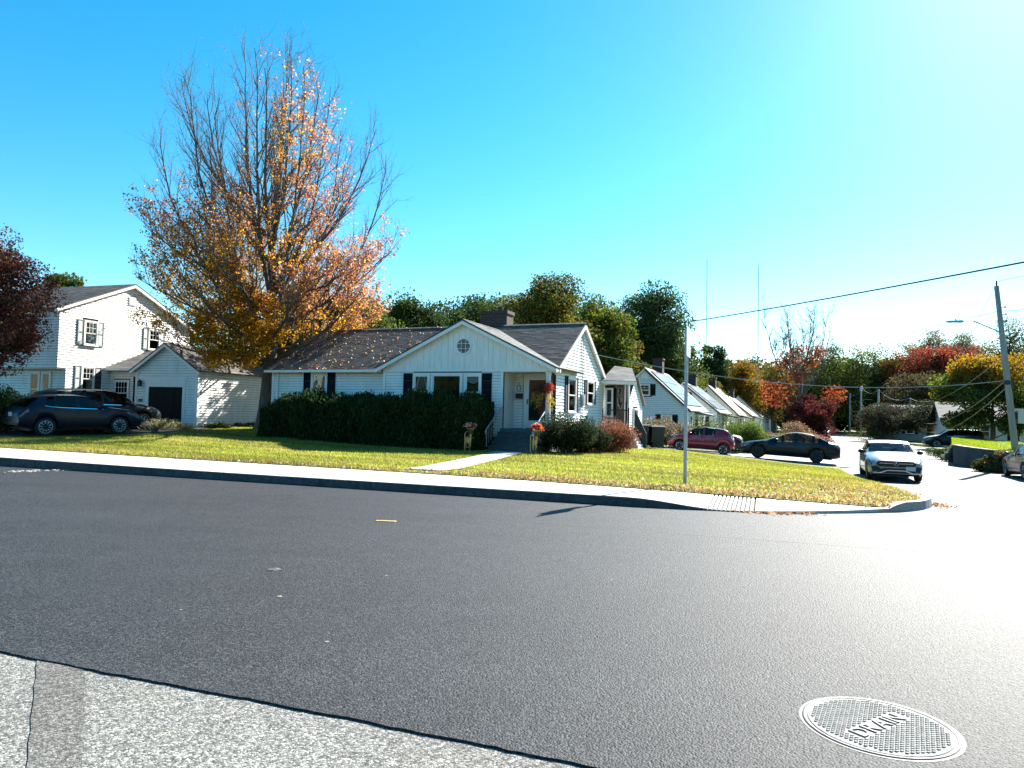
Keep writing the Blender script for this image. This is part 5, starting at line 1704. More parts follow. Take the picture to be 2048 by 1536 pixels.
# trees on the viewer's own side of the road, behind the camera (seen only mirrored in the window panes)
def roadside_trees():
    global rng
    r = np.random.default_rng(6); rng = r
    P, C = [], []
    tb = Tubes()
    for k in range(64):
        x = -95 + 2.6 * k + r.uniform(-2, 2); y = r.uniform(-30, -15)
        h = r.uniform(7, 10.5); n = 700
        d = r.normal(size=(n, 3)); d /= np.linalg.norm(d, axis=1)[:, None]
        P.append(np.array([x, y, h * .58]) + d * (r.random((n, 1)) ** .4) * [4.2, 4.2, h * .57])
        C.append(palette(n, [GREEN, GREEND, OLIVE, ORANGE][k % 4], .15))
        tb.add([(x, y, -.2), (x + .2, y, h * .3), (x, y, h * .8)], [.3, .22, .05], 6)
    o = link("roadside_trees", leaf_mesh("roadside_trees", np.concatenate(P), .75, np.concatenate(C), .8), M_LEAFD)
    tag(o, "mixed trees on the viewer's side of the road, behind the camera", "trees", kind="stuff")
    link("trunks", tb.mesh("trunks"), M_BARK, o)
roadside_trees()

# ---------------- shrubs
def shrub(name, label, cx, cy, rx, ry, h, pal, seed, n=6000, leaf=.07, zoff=0.0, w=None, up=0.0, elong=.6, lumps=14, mat_=None, group=None, core=True, rz=0.0, cat="shrub"):
    global rng
    r = np.random.default_rng(seed); rng = r
    zb = gz(cx, cy) + zoff
    t = thing(name, label, cat, (cx, cy, zb - .03), rz, group)
    cs = []
    for i in range(lumps):
        a = r.uniform(0, 2 * np.pi); k = r.random() ** .5
        f = math.sqrt(max(0, 1 - (k * .85) ** 2))
        cs.append((math.cos(a) * rx * k * .75, math.sin(a) * ry * k * .75, h * f * r.uniform(.25, .78)))
    cs = np.array(cs)
    P, C = [], []
    per = n // lumps
    rad = min(rx, ry, h * .7) * .55
    for c in cs:
        d = r.normal(size=(per, 3)); d /= np.linalg.norm(d, axis=1)[:, None]
        q = c + d * rad * (r.random((per, 1)) ** .35) * [rx / min(rx, ry) * .8 + .2, 1, .95]
        P.append(q); C.append(palette(per, pal, .16, w) * (1 + r.normal(0, .12)))
    P, C = np.concatenate(P), np.concatenate(C)
    kp = P[:, 2] > .01
    P, C = P[kp], np.clip(C[kp], .003, 1)
    tag(link("foliage", leaf_mesh("foliage", P, leaf * r.uniform(.7, 1.4, len(P)), C, elong, (0, 0, 1), up), mat_ or M_LEAF, t), kind="stuff")
    tb = Tubes()
    for c in cs:
        tb.add(bend((r.normal(0, rx * .1), r.normal(0, ry * .1), 0), c, -.05, 5, r), np.linspace(.025, .006, 5), 5)
    link("stems", tb.mesh("stems"), M_BARKD, t)
    return t

# yew hedge along the front of the house: two masses, built in the house's frame
def hedge(name, label, u0, u1, v0, v1, h0, h1, seed, n, zb):
    global rng
    r = np.random.default_rng(seed); rng = r
    t = thing(name, label, "hedge", (HX, HY, 0), -HT)
    zt = lambda u, v: h0 + (h1 - h0) * (u - u0) / (u1 - u0) + .10 * np.sin(u * 2.3) + .08 * np.sin(u * 5.1 + v * 2) - .35 * smooth(.7, 0, u - u0) - .35 * smooth(.7, 0, u1 - u) - .25 * smooth(.6, 0, v - v0)
    # solid dark core added to stop light passing through the hedge
    nu, nv = 40, 8
    gu, gv = np.meshgrid(np.linspace(u0 + .25, u1 - .25, nu), np.linspace(v0 + .25, v1 - .25, nv))
    top = zt(gu, gv) - .28 + r.normal(0, .04, gu.shape)
    vs = np.c_[gu.ravel(), gv.ravel(), top.ravel()]
    base = vs.copy(); base[:, 2] = zb - .1
    i = np.arange(nu * nv).reshape(nv, nu)
    q = [np.stack([i[:-1, :-1], i[:-1, 1:], i[1:, 1:], i[1:, :-1]], -1).reshape(-1, 4)]
    off = nu * nv
    for edge in (i[0], i[:, -1], i[-1][::-1], i[:, 0][::-1]):
        q.append(np.stack([edge[:-1] + off, edge[1:] + off, edge[1:], edge[:-1]], -1))
    link("light_stop_core", np_mesh("light_stop_core", np.concatenate([vs, base]), np.concatenate(q)), mat("hedge_interior", (.012, .014, .008), .95, .4, 8, .8, 12), t)
    # sprays
    A = []
    k = int(n * .42)
    u = r.uniform(u0, u1, k); v = r.uniform(v0, v1, k); A.append(np.c_[u, v, zt(u, v) - r.exponential(.12, k) + (r.random(k) < .12) * r.uniform(0, .22, k)])
    k = int(n * .42)
    u = r.uniform(u0, u1, k); z = zb + (zt(u, v0) - zb) * r.random(k); A.append(np.c_[u, v0 + r.exponential(.10, k) + .12 * np.sin(z * 2.6 + u * 1.7) + .1 * np.sin(u * 3.3), z])
    k = int(n * .08)
    for ue, sg in ((u0, 1), (u1, -1)):
        v = r.uniform(v0, v1, k); z = zb + (zt(ue, v) - zb) * r.random(k); A.append(np.c_[ue + sg * r.exponential(.1, k), v, z])
    P = np.concatenate(A)
    n_ = len(P)
    col = palette(n_, [(.020, .038, .014), (.030, .055, .018), (.045, .075, .022), (.075, .11, .035)], .18, [.35, .35, .2, .1])
    me = leaf_mesh("foliage", P, r.uniform(.10, .22, n_), col, .28, (.25, -.35, .8), .55)
    tag(link("foliage", me, M_LEAFD, t), kind="stuff")
hedge("yew_hedge", "long dark yew hedge under the left wing windows", -12.15, -7.3, -2.55, -.35, 2.1, 2.1, 81, 42000, .15)
hedge("yew_hedge", "taller dark yew hedge under the triple window, beside the steps", -7.5, -2.2, -2.9, -.85, 2.05, 2.24, 82, 42000, .1)

def hpos(u, v):
    return HX + u * math.cos(HT) + v * math.sin(HT), HY - u * math.sin(HT) + v * math.cos(HT)
x, y = hpos(.75, -.9)
shrub("evergreen_shrub", "rounded dark evergreen shrub right of the front steps", x, y, 1.25, .9, 1.75, [(.010, .018, .008), (.016, .028, .011), (.026, .04, .015), (.05, .06, .03)], 91, 15000, .065)
x, y = hpos(1.1, .25)
shrub("evergreen_shrub", "dark glossy shrub between the steps shrub and red shrub", x, y, .9, .8, 1.35, [(.010, .018, .008), (.016, .028, .011), (.026, .04, .015), (.05, .06, .03)], 92, 9000, .06)
x, y = hpos(1.55, 1.9)
shrub("red_shrub", "pink and russet leaved shrub at the right end of the house", x, y, 1.15, .95, 1.5, [(.20, .05, .05), (.28, .10, .06), (.13, .06, .05), (.12, .10, .04), (.34, .16, .08)], 93, 11000, .06)
x, y = hpos(1.5, 3.7)
shrub("red_shrub", "dusky red shrub below the black landing rail", x, y, .75, .7, 1.45, [(.16, .04, .05), (.22, .08, .07), (.10, .05, .04)], 94, 6000, .06)
gS = "shrubs along the driveway"
for (px, Yw, rx, ry, h, pal, nm, lb, sd, lf) in (
    (1313, 44.5, 1.5, 1.2, 1.9, [(.30, .24, .18), (.12, .12, .05), (.22, .12, .08), (.07, .08, .03)], "flowering_shrub", "pale flowering shrub left of the red hatchback", 101, .09),
    (1352, 47, 1.3, 1.1, 2.1, [(.24, .17, .13), (.12, .12, .05), (.30, .26, .22), (.09, .07, .04)], "flowering_shrub", "tall pinkish shrub behind the red hatchback's hood", 102, .09),
    (1430, 49, 1.9, 1.3, 2.9, YGREEN + GREEN, "leafy_shrub", "tall yellow green shrub behind the red hatchback's rear", 103, .10),
    (1470, 47.5, 1.2, 1.0, 2.3, GREEN + [(.2, .18, .04)], "leafy_shrub", "mid green shrub left of the dense round bush", 106, .09),
    (1497, 46, 1.25, 1.1, 2.75, [(.06, .11, .02), (.09, .14, .03), (.14, .18, .04)], "leafy_shrub", "dense bright green bush above the sedan's hood", 104, .09),
    (1540, 47, 1.4, 1.0, 1.7, [(.16, .11, .07), (.12, .09, .05), (.2, .14, .08)], "brown_shrub", "brown twiggy shrub behind the dark sedan's windscreen", 105, .10),
    (1568, 52, 1.0, .9, 1.9, GREEN + YGREEN[:1], "leafy_shrub", "small green bush behind the dark sedan's roof", 107, .09),
    (1600, 50, 1.7, 1.2, 2.2, [(.24, .19, .11), (.2, .16, .09), (.14, .12, .06), (.26, .10, .08)], "brown_shrub", "tan feathery shrub behind the dark sedan's rear window", 108, .10),
    (1640, 53, .9, .9, 1.4, [(.30, .05, .06), (.22, .04, .05), (.2, .1, .06)], "red_shrub", "red low shrub at the edge of the side street", 109, .09)):
    p = at(px, 860, Yw)
    shrub(nm, lb, p.x, Yw, rx, ry, h, pal, sd, 9000, lf, group=gS)
for (px, Yw, rx, ry, h, pal, lb, sd) in (
    (1745, 92, 3.2, 2.0, 2.6, GREEN, "wide low green bush at the end of the street", 111),
    (1770, 96, 3.0, 2.0, 2.4, [(.16, .11, .08), (.2, .12, .09), (.1, .08, .05)], "dusty pink bush beside the wide green bush", 112),
    (1958, 69, 1.7, 1.2, 1.5, GREEND, "dark bush in front of the white house at right", 113),
    (1895, 44, 1.6, .9, .8, GREEND + [(.08, .1, .05)], "low dark juniper left of the retaining wall", 114),
    (1908, 41.5, .6, .5, 1.0, [(.16, .18, .16), (.22, .24, .22), (.08, .1, .07)], "silvery bush at the end of the retaining wall", 115),
    (1985, 33, .9, .7, .85, GREEND + [(.16, .11, .05)], "dark rounded bush in front of the retaining wall", 116),
    (2008, 32.5, .9, .7, 1.0, [(.24, .14, .06), (.14, .11, .05), (.08, .08, .03)], "russet and green bush beside the car at right edge", 117)):
    p = at(px, 880, Yw)
    shrub("roadside_bush", lb, p.x, Yw, rx, ry, h, pal, sd, 7000, .11 if Yw > 60 else .08)
# left side planting
p = at(55, 800, 31)
shrub("juniper_shrub", "feathery green juniper behind the navy crossover", p.x, 31.3, 1.5, .9, 1.65, [(.05, .075, .03), (.08, .11, .04), (.03, .05, .02)], 121, 12000, .10, up=.3, elong=.3)
p = at(0, 840, 26)
shrub("dark_bush", "black shaded bush at the left edge behind the crossover", p.x - .8, 27.2, 1.2, 1.2, 1.9, GREEND, 122, 9000, .08)
p = at(100, 800, 31)
shrub("boxwood_hedge", "low clipped bush against the two storey house corner", p.x + .6, 32.4, 1.3, .6, 1.3, GREEND, 123, 7000, .06)
def grass_clump(name, label, cx, cy, n, h, pal, seed, spread=.4):
    global rng
    r = np.random.default_rng(seed); rng = r
    zb = gz(cx, cy)
    base = np.c_[r.normal(0, spread * .35, (n, 2)), np.zeros(n)]
    dirn = np.c_[r.normal(0, .55, (n, 2)), np.ones(n)]; dirn /= np.linalg.norm(dirn, axis=1)[:, None]
    L_ = h * r.uniform(.5, 1.2, n)[:, None]
    mid = base + dirn * L_ * .6; tip = mid + (dirn * [1.8, 1.8, .1]) * L_ * .45
    side = np.cross(dirn, r.normal(size=(n, 3))); side /= np.linalg.norm(side, axis=1)[:, None]; side *= .008
    V = np.stack([base - side, base + side, mid + side, mid - side, tip, tip + side * .2], 1).reshape(-1, 3)
    i = np.arange(n) * 6
    Q = np.concatenate([np.stack([i, i + 1, i + 2, i + 3], -1), np.stack([i + 3, i + 2, i + 5, i + 4], -1)])
    o = link(name, np_mesh(name, V, Q, np.repeat(palette(n, pal, .2), 6, axis=0)), M_GRASS)
    o.location = (cx, cy, zb)
    return tag(o, label, "ornamental grass")
p = at(322, 856, 31.5); grass_clump("ornamental_grass", "pale arching grass clump in front of the garage door", p.x, 31.5, 420, .75, [(.35, .32, .18), (.2, .22, .08), (.45, .42, .28)], 131, .7)
p = at(372, 858, 31.8); grass_clump("ornamental_grass", "small straw coloured grass clump beside the garage corner", p.x, 31.8, 200, .45, [(.35, .3, .16), (.25, .2, .08)], 132, .5)
for k, (px, lb) in enumerate(((430, "ivy patch at the foot of the garage wall, nearer the corner"), (480, "ivy patch at the foot of the garage wall, nearer the maple"))):
    p = at(px, 850, 33.5 + k * 1.6)
    shrub("ivy_patch", lb, p.x + .1, 33.6 + k * 1.6, .9, .4, .32, GREEND + [(.1, .12, .05)], 140 + k, 2600, .07, group="ivy along the garage wall", cat="ivy")

# ---------------- grass blades and fallen leaves on the lawn
def lawn_points(n, smin, smax_in, tmin, tmax, r):
    t = r.uniform(tmin, tmax, n)
    e = s_edge(t) - .17
    s = smin + (np.minimum(e, smax_in) - smin) * r.random(n)
    x, y = xy(s, t)
    return x, y, s, t
def in_house(x, y, m=.0):
    dx, dy = x - HX, y - HY
    u = dx * math.cos(HT) - dy * math.sin(HT); v = dx * math.sin(HT) + dy * math.cos(HT)
    return (u > -13.7 - m) & (u < .6 + m) & (v > -.6 - m) & (v < 8 + m)
def seg_dist(x, y, a, b):
    a, b = np.array(a), np.array(b); d = b - a; L2 = (d ** 2).sum()
    k = np.clip(((x - a[0]) * d[0] + (y - a[1]) * d[1]) / L2, 0, 1)
    return np.hypot(x - a[0] - k * d[0], y - a[1] - k * d[1])
def grass():
    r = np.random.default_rng(9)
    n = 330000
    x, y, s, t = lawn_points(n, -29, 9, T_LAWN + .01, 34.5, r)
    keep = ~in_house(x, y)
    keep &= seg_dist(x, y, (pa.x - .35, pa.y - .9), (pb.x + .25, pb.y + .8)) > .5
    for a, b, w_ in (((-33, 27.5), (-24, 27.3), 3.1), ((-24, 27.3), (-19.5, 28.4), 3.0), ((-19.5, 28.4), (-17.2, 30.5), 2.8), ((-17.2, 30.5), (-15.9, 34), 2.3)):
        keep &= seg_dist(x, y, a, b) > w_
    dd = seg_dist(x, y, tuple(c0 - hu * 11), tuple(c0 + hu * 3)); keep &= dd > 3.85
    x, y, s, t = x[keep], y[keep], s[keep], t[keep]
    n = len(x)
    z = lawn_z(x, y)
    h = r.uniform(.03, .075, n) * (1 + .5 * smooth(14.2, 13.7, t))
    B = np.c_[x, y, z - .004]
    lean = r.normal(0, .4, (n, 2)) * h[:, None]
    tip = B + np.c_[lean, h]
    a = r.uniform(0, 2 * np.pi, n); wd = r.uniform(.006, .014, n)
    sd = np.c_[np.cos(a) * wd, np.sin(a) * wd, np.zeros(n)]
    V = np.stack([B - sd, B + sd, tip], 1).reshape(-1, 3)
    c = palette(n, [(.24, .27, .04), (.30, .32, .055), (.35, .35, .075), (.40, .36, .11), (.18, .22, .04)], .16)
    # dry fringe by the sidewalk and mowing bands
    dry = smooth(15.4, 13.9, t + .35 * np.sin(s * 1.9) + .25 * np.sin(s * 5.3)) * (.45 + .5 * smooth(-9, -1, s))
    cornerdry = smooth(-1.5, 2.0, s) * smooth(27, 18, t)
    patch = .38 * smooth(.0, .9, np.sin(x * .8 + 1) * np.sin(y * .9) + .5 * np.sin(x * 2.1 + y * 1.3))
    dry = np.clip(np.maximum(dry, cornerdry * .9) + patch, 0, .9)
    pick = r.random(n) < dry
    c[pick] = palette(pick.sum(), [(.36, .27, .10), (.28, .20, .07), (.42, .34, .15), (.25, .23, .06)], .2)
    band = 1 + .12 * np.sign(np.sin((t) * 4.4))
    big_ = 1 + .22 * np.sin(x * .55 + 2) * np.sin(y * .75 + 1) + .12 * np.sin(x * 1.7 + y * 2.3)
    c *= (band * big_ * .95)[:, None]
    o = link("grass", np_mesh("grass", V, np.arange(n * 3).reshape(n, 3), np.repeat(np.clip(c, .003, 1), 3, axis=0)), M_GRASS)
    tag(o, "short mown green grass over the front lawn", "grass", kind="stuff")
grass()
def fallen():
    r = np.random.default_rng(10)
    A = []
    def scat(n, smin, smax, tmin, tmax, zo=.03):
        t = r.uniform(tmin, tmax, n); s = r.uniform(smin, smax, n)
        k = s < s_edge(t) - .05
        x, y = xy(s[k], t[k]); A.append(np.c_[x, y, lawn_z(x, y) + zo])
    scat(1900, -6, 3.2, 13.72, 14.5); scat(800, -1, 3.2, 14, 17.5); scat(260, -3, 3.2, 14.5, 22); scat(420, -14, -6, 13.7, 14.3); scat(120, -25, 0, 14, 25); scat(500, -22, -12, 24, 31); scat(250, -27, -15, 14, 24)
    P = np.concatenate(A); n = len(P)
    c = palette(n, [(.30, .20, .12), (.40, .30, .19), (.20, .12, .07), (.50, .42, .30), (.30, .13, .06)], .2)
    me = leaf_mesh("fallen_leaves", P, r.uniform(.03, .075, n), c, .8)
    tag(link("fallen_leaves", me, M_LEAF), "dry brown leaves fallen along the lawn edge at the corner", "leaves", kind="stuff")
    # in the gutter and at the kerb nose
    q = []
    for _ in range(90):
        k = r.uniform(1.2, 2.4); s_, t_, _, _ = kerb_path(k); x, y = xy(s_ + r.normal(0, .1), t_ - abs(r.normal(0, .07))); q.append((x, y, .012))
    for _ in range(60):
        s_, t_, _, _ = kerb_path(r.uniform(6.0, 6.9)); x, y = xy(s_ + abs(r.normal(0, .15)), t_ + r.normal(0, .2)); q.append((x, y, float(prof(t_)) + .015))
    q = np.array(q); n = len(q)
    tag(link("gutter_leaves", leaf_mesh("gutter_leaves", q, r.uniform(.04, .08, n), palette(n, [(.4, .26, .15), (.3, .16, .1)], .2), .8), M_LEAF), "dry leaves gathered in the gutter at the corner ramp", "leaves", kind="stuff")
    # on the roof of the corner house
    n = 420
    u = -13.6 + 7.5 * r.random(n) ** 1.5; f = r.random(n) ** 1.1
    v = fe + (HD / 2 - fe) * f; z = ze + (zr - ze) * f + .035
    x = HX + u * math.cos(HT) + v * math.sin(HT); y = HY - u * math.sin(HT) + v * math.cos(HT)
    c = palette(n, [(.6, .54, .44), (.55, .46, .32), (.40, .14, .09), (.55, .36, .14), (.5, .45, .38)], .15)
    tag(link("roof_leaves", leaf_mesh("roof_leaves", np.c_[x, y, z], r.uniform(.045, .09, n), c, .8), M_LEAF), "pale fallen leaves scattered over the corner house roof", "leaves", kind="stuff")
fallen()
# ------------------------------------------------------------------ cars
def paint(name, col, rough=.25, metal=.3, coat=.6):
    return mat(name, col, rough, .04, 2, metal=metal, coat=coat, spec=.3)
M_TYRE = mat("tyre_rubber", (.018, .018, .018), .85, .2, 10, .2, 60)
M_RIM = mat("alloy_rim", (.45, .46, .47), .3, .1, 10, metal=.9)
M_RIMD = mat("dark_alloy_rim", (.06, .06, .065), .35, .1, 10, metal=.8)
M_CGLASS = glass_mat("car_glass", (.42, .48, .47))
M_CGLASSD = glass_mat("car_glass_dark", (.10, .12, .13))
M_TRIMB = mat("black_plastic_trim", (.015, .015, .016), .55, .2, 10)
M_CHROME = mat("chrome_trim", (.75, .76, .78), .12, .05, 5, metal=1.0)
M_HEAD = mat("headlamp_lens", (.10, .14, .16), .08, .3, 12, metal=.4, coat=1.0)
M_TAIL = mat("tail_lamp_lens", (.22, .012, .015), .15, .2, 8, coat=1.0)
M_PLATE = mat("licence_plate", (.62, .60, .60), .4, .1, 20)
M_SEAT = mat("car_seat_fabric", (.05, .05, .052), .8, .2, 10)

def sm_interp(keys, xs, sig=.05):
    k = np.array(keys, float)
    fx = np.linspace(xs[0] - .3, xs[-1] + .3, 600)
    y = np.interp(fx, k[:, 0], k[:, 1])
    d = fx[1] - fx[0]; w = int(max(1, sig * 3 / d)); g = np.exp(-.5 * (np.arange(-w, w + 1) * d / sig) ** 2); g /= g.sum()
    yp = np.pad(y, w, mode='edge')
    return np.interp(xs, fx, np.convolve(yp, g, 'valid'))

_wheel = {}
def wheel_mesh(rw, wd, spokes, dark):
    key = (rw, wd, spokes, dark)
    if key in _wheel: return _wheel[key]
    h = wd / 2; ri = rw * .70
    ty = MB().lathe([(ri, -h * .8), (rw * .9, -h), (rw * .985, -h * .75), (rw, -h * .4), (rw, h * .4), (rw * .985, h * .75), (rw * .9, h), (ri, h * .8)], 'y', 28).mesh("tyre", True)
    rm = MB()
    rm.lathe([(ri, h * .35), (ri + .004, h * .82), (ri - .02, h * .84), (ri - .03, h * .3)], 'y', 28)
    rm.lathe([(.07, h * .5), (.065, h * .72), (.02, h * .74)], 'y', 16)
    for k in range(spokes):
        a = 2 * math.pi * k / spokes
        for d_ in (-.07, .07):
            p0 = (math.cos(a) * .05, h * .62, math.sin(a) * .05); p1 = (math.cos(a + d_) * (ri - .015), h * .74, math.sin(a + d_) * (ri - .015))
            rm.tube([p0, p1], [.02, .014], 5)
    hub = MB().lathe([(ri - .01, -h * .5), (ri - .01, h * .2), (.02, h * .22)], 'y', 20)
    _wheel[key] = (ty, rm.mesh("rim", True), hub.mesh("brake_disc"))
    return _wheel[key]

def car(name, label, loc, head, S, m_body, group=None, detail=True):
    L_, W, H = S['L'], S['W'], S['H']
    xs = np.linspace(0, L_, 97)
    ztop = sm_interp(S['top'], xs, .06); zbelt = sm_interp(S['belt'], xs, .08)
    zbelt = np.minimum(zbelt, ztop - .015)
    wv = sm_interp(S.get('plan', [(0, .80), (.25, .93), (.7, .99), (1.3, 1.0), (L_ - 1.2, 1.0), (L_ - .6, .98), (L_ - .2, .92), (L_, .84)]), xs, .06) * W / 2
    sill = sm_interp(S.get('sill', [(0, .30), (.15, .22), (.8, .21), (L_ - .8, .22), (L_ - .2, .27), (L_, .36)]), xs, .05)
    rw = S['rw']; xw = (S['fo'], S['fo'] + S['wb']); ra = rw + .055
    zb = sill.copy()
    for xc in xw:
        d = np.clip(ra ** 2 - (xs - xc) ** 2, 0, None)
        zb = np.maximum(zb, np.where(np.abs(xs - xc) < ra, rw + np.sqrt(d) - .02, 0))
    zb = np.minimum(zb, zbelt - .08)
    cab = smooth(.12, .36, ztop - zbelt)
    wt = W / 2 * S.get('tumble', .76)
    sec = np.zeros((97, 7, 2))
    for i in range(97):
        w, a, b, t_, c = wv[i], zb[i], zbelt[i], ztop[i], cab[i]
        y4 = w * .84 * (1 - c) + wt * c
        sec[i] = [(w * .91, a), (w * .985, a + .18 * (b - a)), (w, a + .55 * (b - a)), (w * .955, b), (y4, b + (t_ - b) * (.72 * (1 - c) + .93 * c)), (y4 * .6, b + (t_ - b) * .985), (0, t_)]
    def surf(x, k, side, off=0.0):
        i = np.clip(x / L_ * 96, 0, 95.999); i0 = int(i); f = i - i0
        k0 = min(int(k), 5); g = k - k0
        def s(ii, kk): return sec[ii, kk]
        p = (s(i0, k0) * (1 - g) + s(i0, k0 + 1) * g) * (1 - f) + (s(i0 + 1, k0) * (1 - g) + s(i0 + 1, k0 + 1) * g) * f
        if off:
            tk = (s(i0, k0 + 1) - s(i0, k0)); n = np.array([tk[1], -tk[0]]); n /= np.linalg.norm(n) + 1e-9
            p = p + n * off
        return (L_ / 2 - x, side * p[0], p[1])
    t = thing(name, label, "car", (0, 0, 0), 0, group)
    # glazing: list of (kind, x0, x1, k0, k1)
    gl = S['glass']
    # shell, left open under the glazing
    V, Q = [], []
    for i in range(97):
        for side in (1, -1):
            for k in range(7):
                V.append((L_ / 2 - xs[i], side * sec[i, k, 0], sec[i, k, 1]))
    V = np.array(V)
    for i in range(96):
        xm = (xs[i] + xs[i + 1]) / 2
        for sd in (0, 1):
            for k in range(6):
                skip = False
                for g in gl:
                    if g[0] + .03 < xm < g[1] - .03 and g[2] - .3 <= k and k + 1 <= g[3] + .3: skip = True
                if skip: continue
                a = i * 14 + sd * 7 + k; b = (i + 1) * 14 + sd * 7 + k
                Q.append((a, b, b + 1, a + 1) if sd == 0 else (a, a + 1, b + 1, b))
    mb = MB(); mb.v = [tuple(v) for v in V]; mb.f = Q
    mb.f.append(tuple([k for k in range(7)] + [7 + k for k in range(5, -1, -1)]))
    e = 96 * 14
    mb.f.append(tuple([e + k for k in range(7)] + [e + 7 + k for k in range(5, -1, -1)]))
    body = mb.build("body", m_body, t, True)
    es = body.modifiers.new("edge", 'EDGE_SPLIT'); es.split_angle = R(40)
    def patch(nm, x0, x1, k0, k1, m, side, off=.004, par=t, nx=10, nk=4, shape=None):
        vs, fs = [], []
        for i in range(nx + 1):
            for j in range(nk + 1):
                x = x0 + (x1 - x0) * i / nx; k = k0 + (k1 - k0) * j / nk
                if shape: x, k = shape(i / nx, j / nk, x, k)
                vs.append(surf(x, k, side, off))
        for i in range(nx):
            for j in range(nk):
                a = i * (nk + 1) + j
                fs.append((a, a + 1, a + nk + 2, a + nk + 1))
        return MB().add(vs, fs).build(nm, m, par, True)
    for g in gl:
        gm_ = S.get('gmat', M_CGLASS)
        for side in (1, -1):
            if g[4] == 'side':
                patch("side_window", g[0], g[1], g[2], g[3], gm_, side)
        if g[4] in ('wind', 'rear'):
            vs, fs = [], []
            nx, nk = 10, 4
            cols = [(1, k) for k in np.linspace(g[2], 6, nk + 1)] + [(-1, k) for k in np.linspace(6, g[2], nk + 1)[1:]]
            for i in range(nx + 1):
                for (sd, k) in cols: vs.append(surf(g[0] + (g[1] - g[0]) * i / nx, k, sd, .004))
            c = len(cols)
            fs = [(i * c + j, i * c + j + 1, (i + 1) * c + j + 1, (i + 1) * c + j) for i in range(nx) for j in range(c - 1)]
            MB().add(vs, fs).build("windscreen" if g[4] == 'wind' else "rear_window", gm_ if g[4] == 'wind' else S.get('gmatr', gm_), t, True)
    # underbody, cabin floor and seats
    mb = MB(); mb.box((-L_ / 2 + .35, -W / 2 + .22, .2), (L_ / 2 - .35, W / 2 - .22, .55))
    zc = float(np.interp(L_ * .45, xs, zbelt))
    mb.box((-L_ / 2 + .9, -W / 2 + .2, .5), (L_ / 2 - 1.35, W / 2 - .2, zc - .18))
    mb.build("underbody", M_TRIMB, t)
    for (xx, yy) in ((L_ * .08, .37), (L_ * .08, -.37), (-L_ * .13, .37), (-L_ * .13, -.37)):
        mb = MB(); mb.box((xx - .12, yy - .24, zc - .2), (xx, yy + .24, zc + .16)); mb.box((xx - .1, yy - .12, zc + .16), (xx - .02, yy + .12, zc + .33)); mb.build("seat", M_SEAT, t)
    # wheels
    ty, rm, hb = wheel_mesh(rw, .21, S.get('spokes', 8), S.get('darkrim', False))
    for xc in xw:
        for side in (1, -1):
            w = link("wheel", ty, M_TYRE, t); w.location = (L_ / 2 - xc, side * (W / 2 - .125), rw); w.rotation_euler = (0, .3 * xc, 0 if side > 0 else math.pi)
            link("rim", rm, M_RIMD if S.get('darkrim') else M_RIM, w); link("brake_disc", hb, M_TRIMB, w)
    # lamps, trim, plates
    for side in (1, -1):
        h0, h1, hk0, hk1 = S.get('head', (.06, .62, 2.35, 3.25))
        patch("headlight", h0, h1, hk0, hk1, M_HEAD, side, .006, shape=lambda f, g, x, k: (x, k if g > .5 else k + .35 * f))
        a0, a1, ak0, ak1 = S.get('tail', (L_ - .30, L_ - .02, 2.62, 3.1))
        patch("tail_light", a0, a1, ak0, ak1, M_TAIL, side, .006)
        for xd in S['doors']:
            patch("door_gap", xd - .006, xd + .006, .6, 3.0, M_TRIMB, side, .002, nx=1, nk=8)
        patch("sill_trim", xw[0] + ra + .02, xw[1] - ra - .02, 0.0, .55, M_TRIMB, side, .004, nx=6, nk=1)
        for xd in S['doors'][1:]:
            p = surf(xd - .17, 2.78, side, .0)
            MB().box((p[0] - .09, p[1] - .02, p[2] - .014), (p[0] + .09, p[1] + .02, p[2] + .014)).build("door_handle", S.get('handle', m_body), t)
        if S.get('chrome'):
            g0, g1 = S['chrome']
            patch("window_chrome", g0, g1, 2.975, 3.025, M_CHROME, side, .008, nx=16, nk=1)
        p = surf(S['mirror'], 3.05, side, .0)
        bm = bmesh.new(); bmesh.ops.create_uvsphere(bm, u_segments=12, v_segments=8, radius=1)
        for v in bm.verts: v.co = Vector((v.co.x * .09 + p[0], v.co.y * .11 + p[1] + side * .13, v.co.z * .075 + p[2] + .08))
        me = bpy.data.meshes.new("mirror"); bm.to_mesh(me); bm.free(); me.polygons.foreach_set('use_smooth', [True] * len(me.polygons))
        link("mirror", me, S.get('mirrorm', m_body), t)
    # front face
    fx = L_ / 2
    hw0 = wv[0]
    zt0, zb0 = ztop[0], sill[0]
    mb = MB(); mb.prism([(-hw0 * .62, zt0 - .16), (hw0 * .62, zt0 - .16), (hw0 * .72, zt0 - .03), (-hw0 * .72, zt0 - .03)], 'x', fx - .02, fx + .012); gr = mb.build("grille", M_TRIMB, t)
    mb = MB(); mb.prism([(-hw0 * .85, zb0 + .02), (hw0 * .85, zb0 + .02), (hw0 * .7, zb0 + .12), (-hw0 * .7, zb0 + .12)], 'x', fx - .02, fx + .01); mb.build("lower_intake", M_TRIMB, t)
    if S.get('front'): S['front'](t, fx, hw0, zt0, zb0, gr, surf, patch, m_body)
    rp = S.get('rplate', (ztop[-1] - .2))
    mb = MB(); mb.box((-fx - .02, -.155, rp - .075), (-fx + .01, .155, rp + .075)); mb.build("licence_plate", M_PLATE, t)
    mb = MB(); mb.box((-fx - .012, -hw0 * .9, sill[-1] + .0), (-fx + .05, hw0 * .9, sill[-1] + .1)); mb.build("rear_valance", M_TRIMB, t)
